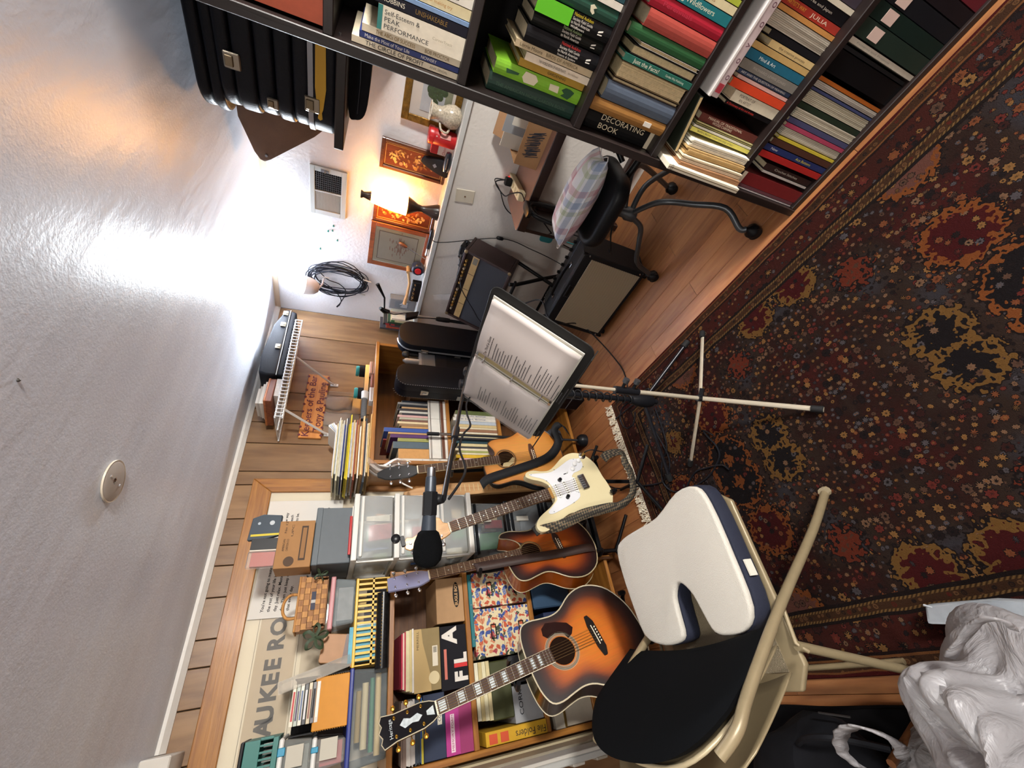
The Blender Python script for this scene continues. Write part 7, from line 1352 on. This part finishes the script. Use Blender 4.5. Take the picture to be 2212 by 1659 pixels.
S_ = EYEP+(FW+RT*((829.5-1078)/FPX)+DN*((958-1106)/FPX))*.88; E_ = Vector((BC[0], BC[1], 1.085)); ext = E_+(E_-S_).normalized()*.16
bm_ = M(TB).tube([S_, ext], .0062, 10).o('boom_arm', mat('#0c0d11', .4), bs_, smooth=True); mid = S_.lerp(E_, .42); dbm = (E_-S_).normalized(); M(TB).tube([mid-dbm*.03, mid+dbm*.035], .011, 10).o('boom_clutch', BLK, bm_, smooth=True); M(TB).tube([E_-Vector((0, 0, .03)), E_+Vector((0, 0, .02))], .018, 12).o('swivel', BLK, bs_, smooth=True); M(TB).tube([ext-dbm*.02, ext+dbm*.03], .016, 12).o('counterweight', BLK, bm_, smooth=True)
pts = []
for k in range(150): t = k/149; a = t*26*math.pi; z = .22+.5*t; pts.append((BC[0]+.021*math.cos(a), BC[1]+.021*math.sin(a), z))
M(TB).tube(pts, .0033, 6).o('wound_cable', mat('#17181b', .45), bs_, smooth=True)
pts = [S_+Vector((0, 0, -.012))]+[S_.lerp(E_, t)+Vector((0, .0, -.014-.03*math.sin(t*9)**2)) for t in (.15, .3, .42, .5, .62, .75, .9)]+[E_+Vector((.02, 0, -.04)), Vector((BC[0]+.02, BC[1], .9)), Vector((BC[0]+.02, BC[1], .72))]
M(TB).tube(smooth_path(pts, 6), .0033, 6).o('hanging_cable', mat('#17181b', .45), bs_, smooth=True)
# ---- microphone with foam windscreen
def dray(px, py, d): return EYEP+(FW+RT*((829.5-py)/FPX)+DN*((px-1106)/FPX))*d
Hm, Tm = dray(924, 1188, .84), dray(931, 1035, .885); dm = (Hm-Tm).normalized(); mic = thing('microphone', 'black microphone with foam windscreen on the boom arm in the foreground', 'microphone', Hm); TMi = local(Hm)
q = dm.to_track_quat('Z', 'Y').to_matrix().to_4x4(); q.translation = Hm
M(TMi @ q).lathe([(.014, -.04), (.022, -.034), (.029, -.015), (.031, .004), (.028, .02), (.018, .031), (.006, .0345), (.0005, .035)], 24).o('foam_windscreen', mat('#0d0e10', .95, bump=.8, bs=900.), mic, smooth=True)
M(TMi @ q).lathe([(.0105, -.15), (.0115, -.148), (.0135, -.08), (.016, -.035)], 18).o('handle', mat('#2c333c', .4, .3), mic, smooth=True); M(TMi @ q).lathe([(.0085, -.17), (.0095, -.165), (.0095, -.15)], 14).o('connector', STEEL, mic, smooth=True)
M(TMi @ q).lathe([(.0155, -.118), (.017, -.115), (.0165, -.07), (.0155, -.068)], 6).o('clip', mat('#0f1013', .5), mic, bevel=.001)
M(TMi).tube([Hm-dm*.095, (Hm-dm*.1).lerp(S_, .5)+Vector((.004, .006, -.006)), S_], [.011, .012, .009], 8).o('clip_joint', mat('#0f1013', .5), mic, smooth=True)
# ---- other stands in the corner
sp_ = thing('short_microphone_stand', 'dark short microphone stand pole in front of the song books', 'stand', (1.172, 2.055, 0)); TSp = local((1.172, 2.055, 0))
M(TSp).tube([(1.172, 2.055, .02), (1.172, 2.055, .93)], .008, 8).o('pole', mat('#3a3c40', .35, .6), sp_, smooth=True); M(TSp).tube([(1.172, 2.055, .93), (1.172, 2.055, 1.0)], .009, 10).o('chrome_sleeve', CHROME, sp_, smooth=True); M(TSp).tube([(1.172, 2.055, 1.0), (1.172, 2.055, 1.07)], .011, 10).o('grip', BLK, sp_, smooth=True); M(TSp).lathe([(.042, .0), (.042, .03), (.03, .05), (.012, .06)], 24, (1.172, 2.055, 0)).o('round_base', BLK, sp_, smooth=True)
cs2 = thing('corner_microphone_stand', 'silver pole microphone stand with black clamp in the room corner', 'stand', (2.12, 2.05, 0)); TCs = local((2.12, 2.05, 0))
M(TCs).tube([(2.12, 2.05, .02), (2.12, 2.05, .92)], .012, 10).o('lower_tube', BLK, cs2, smooth=True); M(TCs).tube([(2.12, 2.05, .9), (2.12, 2.05, 1.33)], .0085, 10).o('upper_tube', mat('#a9abb2', .3, .6), cs2, smooth=True); M(TCs).lathe([(.016, .88), (.018, .9), (.018, .96), (.013, .98)], 12, (2.12, 2.05, 0)).o('height_clutch', BLK, cs2, smooth=True)
M(TCs).tube([(2.12, 2.05, 1.31), (2.10, 2.03, 1.34), (2.09, 2.0, 1.37)], [.014, .018, .012], 10).o('swivel', BLK, cs2, smooth=True); M(TCs).tube([(2.10, 2.03, 1.34), (2.12, 1.93, 1.35), (2.14, 1.84, 1.405)], [.005, .006, .013], 10).o('lever', BLK, cs2, smooth=True)
M(TCs).tube(smooth_path([(2.09, 2.0, 1.36), (2.07, 2.02, 1.28), (2.08, 2.0, 1.2), (2.06, 2.01, 1.14), (2.10, 2.03, 1.0), (2.14, 2.07, .9)]), .0032, 6).o('cable', mat(BLACK, .5), cs2, smooth=True); M(TCs).prism([(2.03, 1.2), (2.07, 1.12), (2.12, 1.11), (2.09, 1.2)], .03, 'y', 2.0).o('clip', BLK, cs2, bevel=.004)
for a in (100, 220, 340): M(TCs).tube([(2.12, 2.05, .12), (2.12+.12*math.cos(R(a)), 2.05+.12*math.sin(R(a)), .012)], .009, 8).o('leg', BLK, cs2, smooth=True)

# ================================================================ folding chair with cushions
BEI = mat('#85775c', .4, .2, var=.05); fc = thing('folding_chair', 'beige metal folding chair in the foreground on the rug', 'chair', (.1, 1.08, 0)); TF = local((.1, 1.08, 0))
YN, YF = .822, 1.352
for y in (YN, YF):
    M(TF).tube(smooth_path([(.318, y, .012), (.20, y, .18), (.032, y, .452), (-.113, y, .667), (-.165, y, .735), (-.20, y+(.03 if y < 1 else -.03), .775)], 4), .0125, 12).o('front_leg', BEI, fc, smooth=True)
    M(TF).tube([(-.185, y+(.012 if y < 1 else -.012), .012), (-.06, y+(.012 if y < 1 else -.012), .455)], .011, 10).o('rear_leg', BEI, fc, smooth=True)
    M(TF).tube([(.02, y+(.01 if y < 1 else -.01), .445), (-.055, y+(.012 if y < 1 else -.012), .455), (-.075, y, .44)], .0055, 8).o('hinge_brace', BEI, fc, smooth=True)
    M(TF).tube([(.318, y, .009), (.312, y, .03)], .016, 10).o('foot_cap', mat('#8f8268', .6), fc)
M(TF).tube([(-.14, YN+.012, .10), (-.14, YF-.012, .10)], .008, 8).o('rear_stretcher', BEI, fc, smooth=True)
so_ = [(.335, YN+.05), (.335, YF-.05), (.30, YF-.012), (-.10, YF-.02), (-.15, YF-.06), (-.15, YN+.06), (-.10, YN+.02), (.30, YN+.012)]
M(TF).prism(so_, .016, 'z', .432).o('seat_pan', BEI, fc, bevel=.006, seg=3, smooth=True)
M(TF).prism([(.30, YN+.06), (.30, YF-.06), (-.11, YF-.07), (-.11, YN+.07)], .004, 'z', .446).o('seat_mesh', mat('#94866c', .5, bump=1., bs=420.), fc)
def bpt(y, s, t): return Vector((-.035-.52*s*.94-.0, y, .50+.86*s*.94))+Vector((.86, 0, .52))*t   # backrest: s up the slope, t forward
def back_panel(u, v):
    y = YN+.018+(YF-YN-.036)*u; k = 2*u-1; s = .02+(.335*(1-abs(k)**3.2*.42))*v; return bpt(y, s, -.008-.035*(1-k*k)+.012*v*v)
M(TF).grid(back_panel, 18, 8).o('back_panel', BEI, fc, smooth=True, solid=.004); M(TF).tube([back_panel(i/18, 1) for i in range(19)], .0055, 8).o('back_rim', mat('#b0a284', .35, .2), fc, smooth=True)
cu = thing('black_back_cushion', 'black fabric cushion leaning on the folding chair backrest', 'cushion', bpt(1.09, 0, 0)); TCu = local(bpt(1.09, 0, 0))
def bc_(u, v, sg=1):
    y = YN+.0+(YF-YN+.075)*u; k = 2*u-1; w_ = max(0, 1-abs(k)**2.8); s = -.0+.385*v*(.35+.65*w_**.5); e = (max(0, 1-abs(k)**4)*max(0, 1-abs(2*v-1)**4))**.5; return bpt(y, s, .03-.03*(1-k*k)+sg*.026*e)
mcu = M(TCu); mcu.grid(lambda u, v: bc_(u, v, 1), 22, 14); mcu.grid(lambda u, v: bc_(u, v, -1), 22, 14); mcu.o('cover', mat('#0a0b0d', 1.), cu, smooth=True); M(TCu).box(-.235, -.2, YF-.02, YF-.005, .70, .703).o('white_tag', mat('#c9c6c0', .7), cu)
sc2 = thing('white_seat_cushion', 'white and navy wedge seat cushion with rear cutout on the folding chair', 'cushion', (.16, 1.08, .45)); TSc = local((.16, 1.08, .45))
co = [(.33, 1.18), (.335, 1.07), (.372, .95), (.36, .87), (.30, .845), (.15, .845), (.03, .855), (-.015, .90), (-.02, .96), (-.008, 1.005), (.03, 1.02), (.09, 1.035), (.125, 1.06), (.13, 1.085), (.10, 1.115), (.05, 1.125), (-.005, 1.135), (-.02, 1.18), (-.015, 1.25), (.015, 1.315), (.10, 1.335), (.22, 1.345), (.30, 1.335), (.325, 1.28)]
co = [(p.x, p.y) for p in smooth_path([(a, b, 0) for a, b in co], 3, True)]
M(TSc).prism(co, .052, 'z', .4525).o('navy_sides', mat('#12182c', .75, bump=.3, bs=500.), sc2, bevel=.008, seg=2, smooth=True)
M(TSc).prism([(.16+(a-.16)*.985, 1.09+(b-1.09)*.985) for a, b in co], .02, 'z', .5048).o('white_top', mat('#bab5ab', .9, bump=.35, bs=420., sheen=.1), sc2, bevel=.009, seg=3, smooth=True)
M(TSc).box(.10, .14, .838, .8425, .47, .495).o('care_label', mat('#c4bfb2', .7), sc2)
# ================================================================ bags and dark heap at the left front
def crumple(c, rx, ry, rz, seed, amp=.25, nu=28, nv=18, fr=3.):
    rr_ = random.Random(seed); ph = [(rr_.uniform(0, 6), rr_.uniform(1, fr), rr_.uniform(1, fr), rr_.uniform(-1, 1)) for _ in range(9)]
    def f(u, v):
        a, b = 2*math.pi*u, math.pi*(v-.5); d = 1+amp*sum(math.sin(p[0]+p[1]*a*1.0*round(1+p[1])/p[1]*1.0+p[2]*b*2)*p[3] for p in ph)/3
        d += amp*.35*abs(math.sin(5*a+3*math.sin(4*b)+seed))
        return (c[0]+rx*d*math.cos(a)*math.cos(b), c[1]+ry*d*math.sin(a)*math.cos(b), max(.009, c[2]+rz*d*math.sin(b)))
    return M().grid(f, nu, nv)
PLS = mat('#b3b0b2', .35, trans=.0, var=.06, name='white_bag_plastic')
def bagmat():
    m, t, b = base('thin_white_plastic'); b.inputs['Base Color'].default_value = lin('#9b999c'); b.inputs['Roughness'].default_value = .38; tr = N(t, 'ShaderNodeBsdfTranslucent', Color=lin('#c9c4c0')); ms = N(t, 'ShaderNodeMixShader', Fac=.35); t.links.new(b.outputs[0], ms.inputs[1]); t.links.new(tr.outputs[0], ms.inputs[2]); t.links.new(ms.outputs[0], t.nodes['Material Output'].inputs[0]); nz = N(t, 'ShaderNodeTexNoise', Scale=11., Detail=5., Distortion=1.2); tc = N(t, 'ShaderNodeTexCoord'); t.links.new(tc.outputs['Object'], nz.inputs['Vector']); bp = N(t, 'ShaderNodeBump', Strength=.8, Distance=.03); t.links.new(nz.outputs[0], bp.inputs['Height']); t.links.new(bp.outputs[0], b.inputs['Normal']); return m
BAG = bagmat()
pb1 = thing('white_plastic_bag', 'crumpled white plastic shopping bag in the lower left foreground', 'bag', (-.24, .60, 0)); TB1 = local((-.24, .60, 0))
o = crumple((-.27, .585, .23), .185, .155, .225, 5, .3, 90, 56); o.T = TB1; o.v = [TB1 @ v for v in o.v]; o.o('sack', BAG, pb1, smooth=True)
def strap_(pts, w, name, par, T_, m=BAG):
    pts = smooth_path(pts, 6); mm = M(T_); vs = []; fs = []
    for i, p in enumerate(pts):
        d = Vector((.35, .2, 1)).normalized()*w/2*(1+.15*math.sin(i*1.7)); vs += [p-d, p+d]
    for i in range(len(pts)-1): fs.append((2*i, 2*i+1, 2*i+3, 2*i+2))
    mm.add(vs, fs).o(name, m, par, smooth=True, solid=.004)
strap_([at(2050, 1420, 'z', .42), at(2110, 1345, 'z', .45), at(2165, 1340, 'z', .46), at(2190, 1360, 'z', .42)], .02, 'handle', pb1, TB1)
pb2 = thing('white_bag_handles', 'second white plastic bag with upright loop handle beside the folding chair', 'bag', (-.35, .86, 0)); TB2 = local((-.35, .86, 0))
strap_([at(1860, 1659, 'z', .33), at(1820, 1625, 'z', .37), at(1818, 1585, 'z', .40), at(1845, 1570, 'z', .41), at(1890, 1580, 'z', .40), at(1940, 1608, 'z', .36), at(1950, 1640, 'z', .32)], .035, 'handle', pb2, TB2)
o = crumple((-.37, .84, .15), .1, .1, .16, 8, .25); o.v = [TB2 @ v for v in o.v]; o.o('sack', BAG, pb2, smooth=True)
pb3 = thing('pale_paper_bag', 'pale bluish white bag lying flat on the rug at the right of the shopping bag', 'bag', (-.06, .62, .0085)); TB3 = local((-.06, .62, .0085))
q = [at(x, y, 'z', .03) for x, y in ((2005, 1305), (2020, 1345), (2130, 1350), (2260, 1380), (2300, 1300), (2150, 1293))]; mm = M(TB3).hexa([(p.x, p.y, .0088) for p in q], [(p.x*.995, p.y, .05+.02*(i % 2)) for i, p in enumerate(q)]); mm.o('sack', mat('#9aa0a6', .5, var=.15, vs=20.), pb3, bevel=.008, seg=2, smooth=True); M(TB3).tube([(q[0].x, q[0].y, .052), (q[3].x, q[3].y, .06)], .003, 6).o('fold', mat('#a8adb2', .5), pb3)
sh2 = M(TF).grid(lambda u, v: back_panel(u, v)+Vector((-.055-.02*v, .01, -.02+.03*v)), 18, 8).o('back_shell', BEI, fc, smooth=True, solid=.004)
bl_ = thing('added_dark_blanket', 'dark folded blanket added to darken the floor left of the folding chair', 'blanket', (-.55, 1.2, 0)); TBl = local((-.55, 1.2, 0))  # dark sheet added over the floor so this corner stays dark
M(TBl).grid(lambda u, v: (-.95+.70*u, .72+.95*v, .028+.02*math.sin(7*u+3*v)+.012*math.sin(17*v)), 24, 28).o('cloth', mat('#0b0a0c', .95), bl_, smooth=True, solid=.02)
M(TBl).tube([(-.255, .72+.95*i/20, .03+.012*math.sin(17*i/20)) for i in range(21)], .012, 6).o('hem', mat('#0d0c0e', .95), bl_, smooth=True)
dh = thing('black_duffel_bag', 'black soft bag on the floor behind the folding chair', 'bag', (-.33, 1.08, 0)); TDh = local((-.33, 1.08, 0))
o = crumple((-.47, 1.16, .17), .22, .24, .12, 3, .12); o.v = [TDh @ Vector((v.x, v.y, max(v.z, .066))) for v in o.v]; o.o('sack', mat('#0d0e13', .7, var=.2, vs=20.), dh, smooth=True); M(TDh).tube(smooth_path([(-.30, .92, .2), (-.27, 1.0, .27), (-.28, 1.1, .26), (-.32, 1.2, .2)]), .008, 6).o('handle', mat('#14151a', .6), dh, smooth=True); M(TDh).tube([(-.24, .98, .2), (-.23, 1.06, .21)], .0025, 6).o('zip', STEEL, dh)
wr = thing('wooden_cane', 'brown wooden stick standing behind the white shopping bag', 'stick', (-.3, .78, 0)); M(local((-.3, .78, 0))).tube([at(1990, 1545, 'z', .1), at(1925, 1650, 'z', .3)], .009, 8).o('shaft', wood('#4a2814', '#7a4a24', 'Z', 6., .5), wr, smooth=True); M(local((-.3, .78, 0))).tube([at(1946, 1612, 'z', .235), at(1940, 1622, 'z', .255)], .0115, 8).o('ferrule', STEEL, wr)
# ================================================================ cables on the rug
def lie(pxs, z=.012): return [at(x, y, 'z', z) for x, y in pxs]
CB = mat('#15161b', .4)
tag(M().tube(smooth_path(lie([(1415, 880), (1440, 960), (1430, 1000), (1432, 1040), (1455, 1062), (1490, 1055), (1530, 1030), (1553, 990), (1548, 965), (1530, 945), (1520, 930), (1540, 940)]), 6), .004, 7).o('rug_cable', CB, smooth=True), 'black cable curving over the rug between the stands and the folding chair', 'cable')
tag(M().tube(smooth_path(lie([(1300, 1040), (1330, 1055), (1380, 1050), (1420, 1045), (1440, 1030), (1445, 990), (1415, 930), (1395, 890)]), 6), .004, 7).o('rug_cable', CB, smooth=True), 'black cable running from the cream electric guitar over the rug fringe', 'cable')
tag(M().tube(smooth_path(lie([(1480, 1060), (1500, 1022), (1530, 1010), (1560, 1005), (1575, 1015)]), 6), .004, 7).o('rug_cable', CB, smooth=True), 'short black cable end near the folding chair cushion', 'cable')
tag(M().tube(smooth_path(lie([(1372, 862), (1345, 880), (1340, 905), (1352, 925), (1368, 915), (1372, 890)]), 6), .0035, 7).o('rug_cable', CB, smooth=True), 'small loop of black cable at the corner of the rug', 'cable')
tag(M().tube(smooth_path(lie([(1210, 800), (1240, 822), (1275, 838), (1300, 850)]), 6), .004, 7).o('floor_cable', CB, smooth=True), 'black cable on the wooden floor behind the song binder', 'cable')
# added out of view: a ceiling lamp and a wall lamp as fill light
for loc_, rot_, nm_, lb in (((-.6, .35, CEIL), None, 'added_ceiling_lamp', 'unseen round ceiling lamp added as fill above the left part of the room'), ((1.0, YMIN, 1.70), Euler((R(-90), 0, 0)), 'added_wall_lamp', 'unseen round wall lamp added as fill on the wall behind the viewpoint')):
    o = thing(nm_, lb, 'lamp', loc_, rot_); M().lathe([(.23, 0), (.24, -.03), (.225, -.032), (.225, -.02)], 28).o('rim', mat('#c9c5bc', .4), o, smooth=True); M().lathe([(.225, -.02), (.2, -.05), (.12, -.07), (.001, -.076)], 28).o('diffuser', mat('#fff4e0', .5, emit=3.), o, smooth=True)
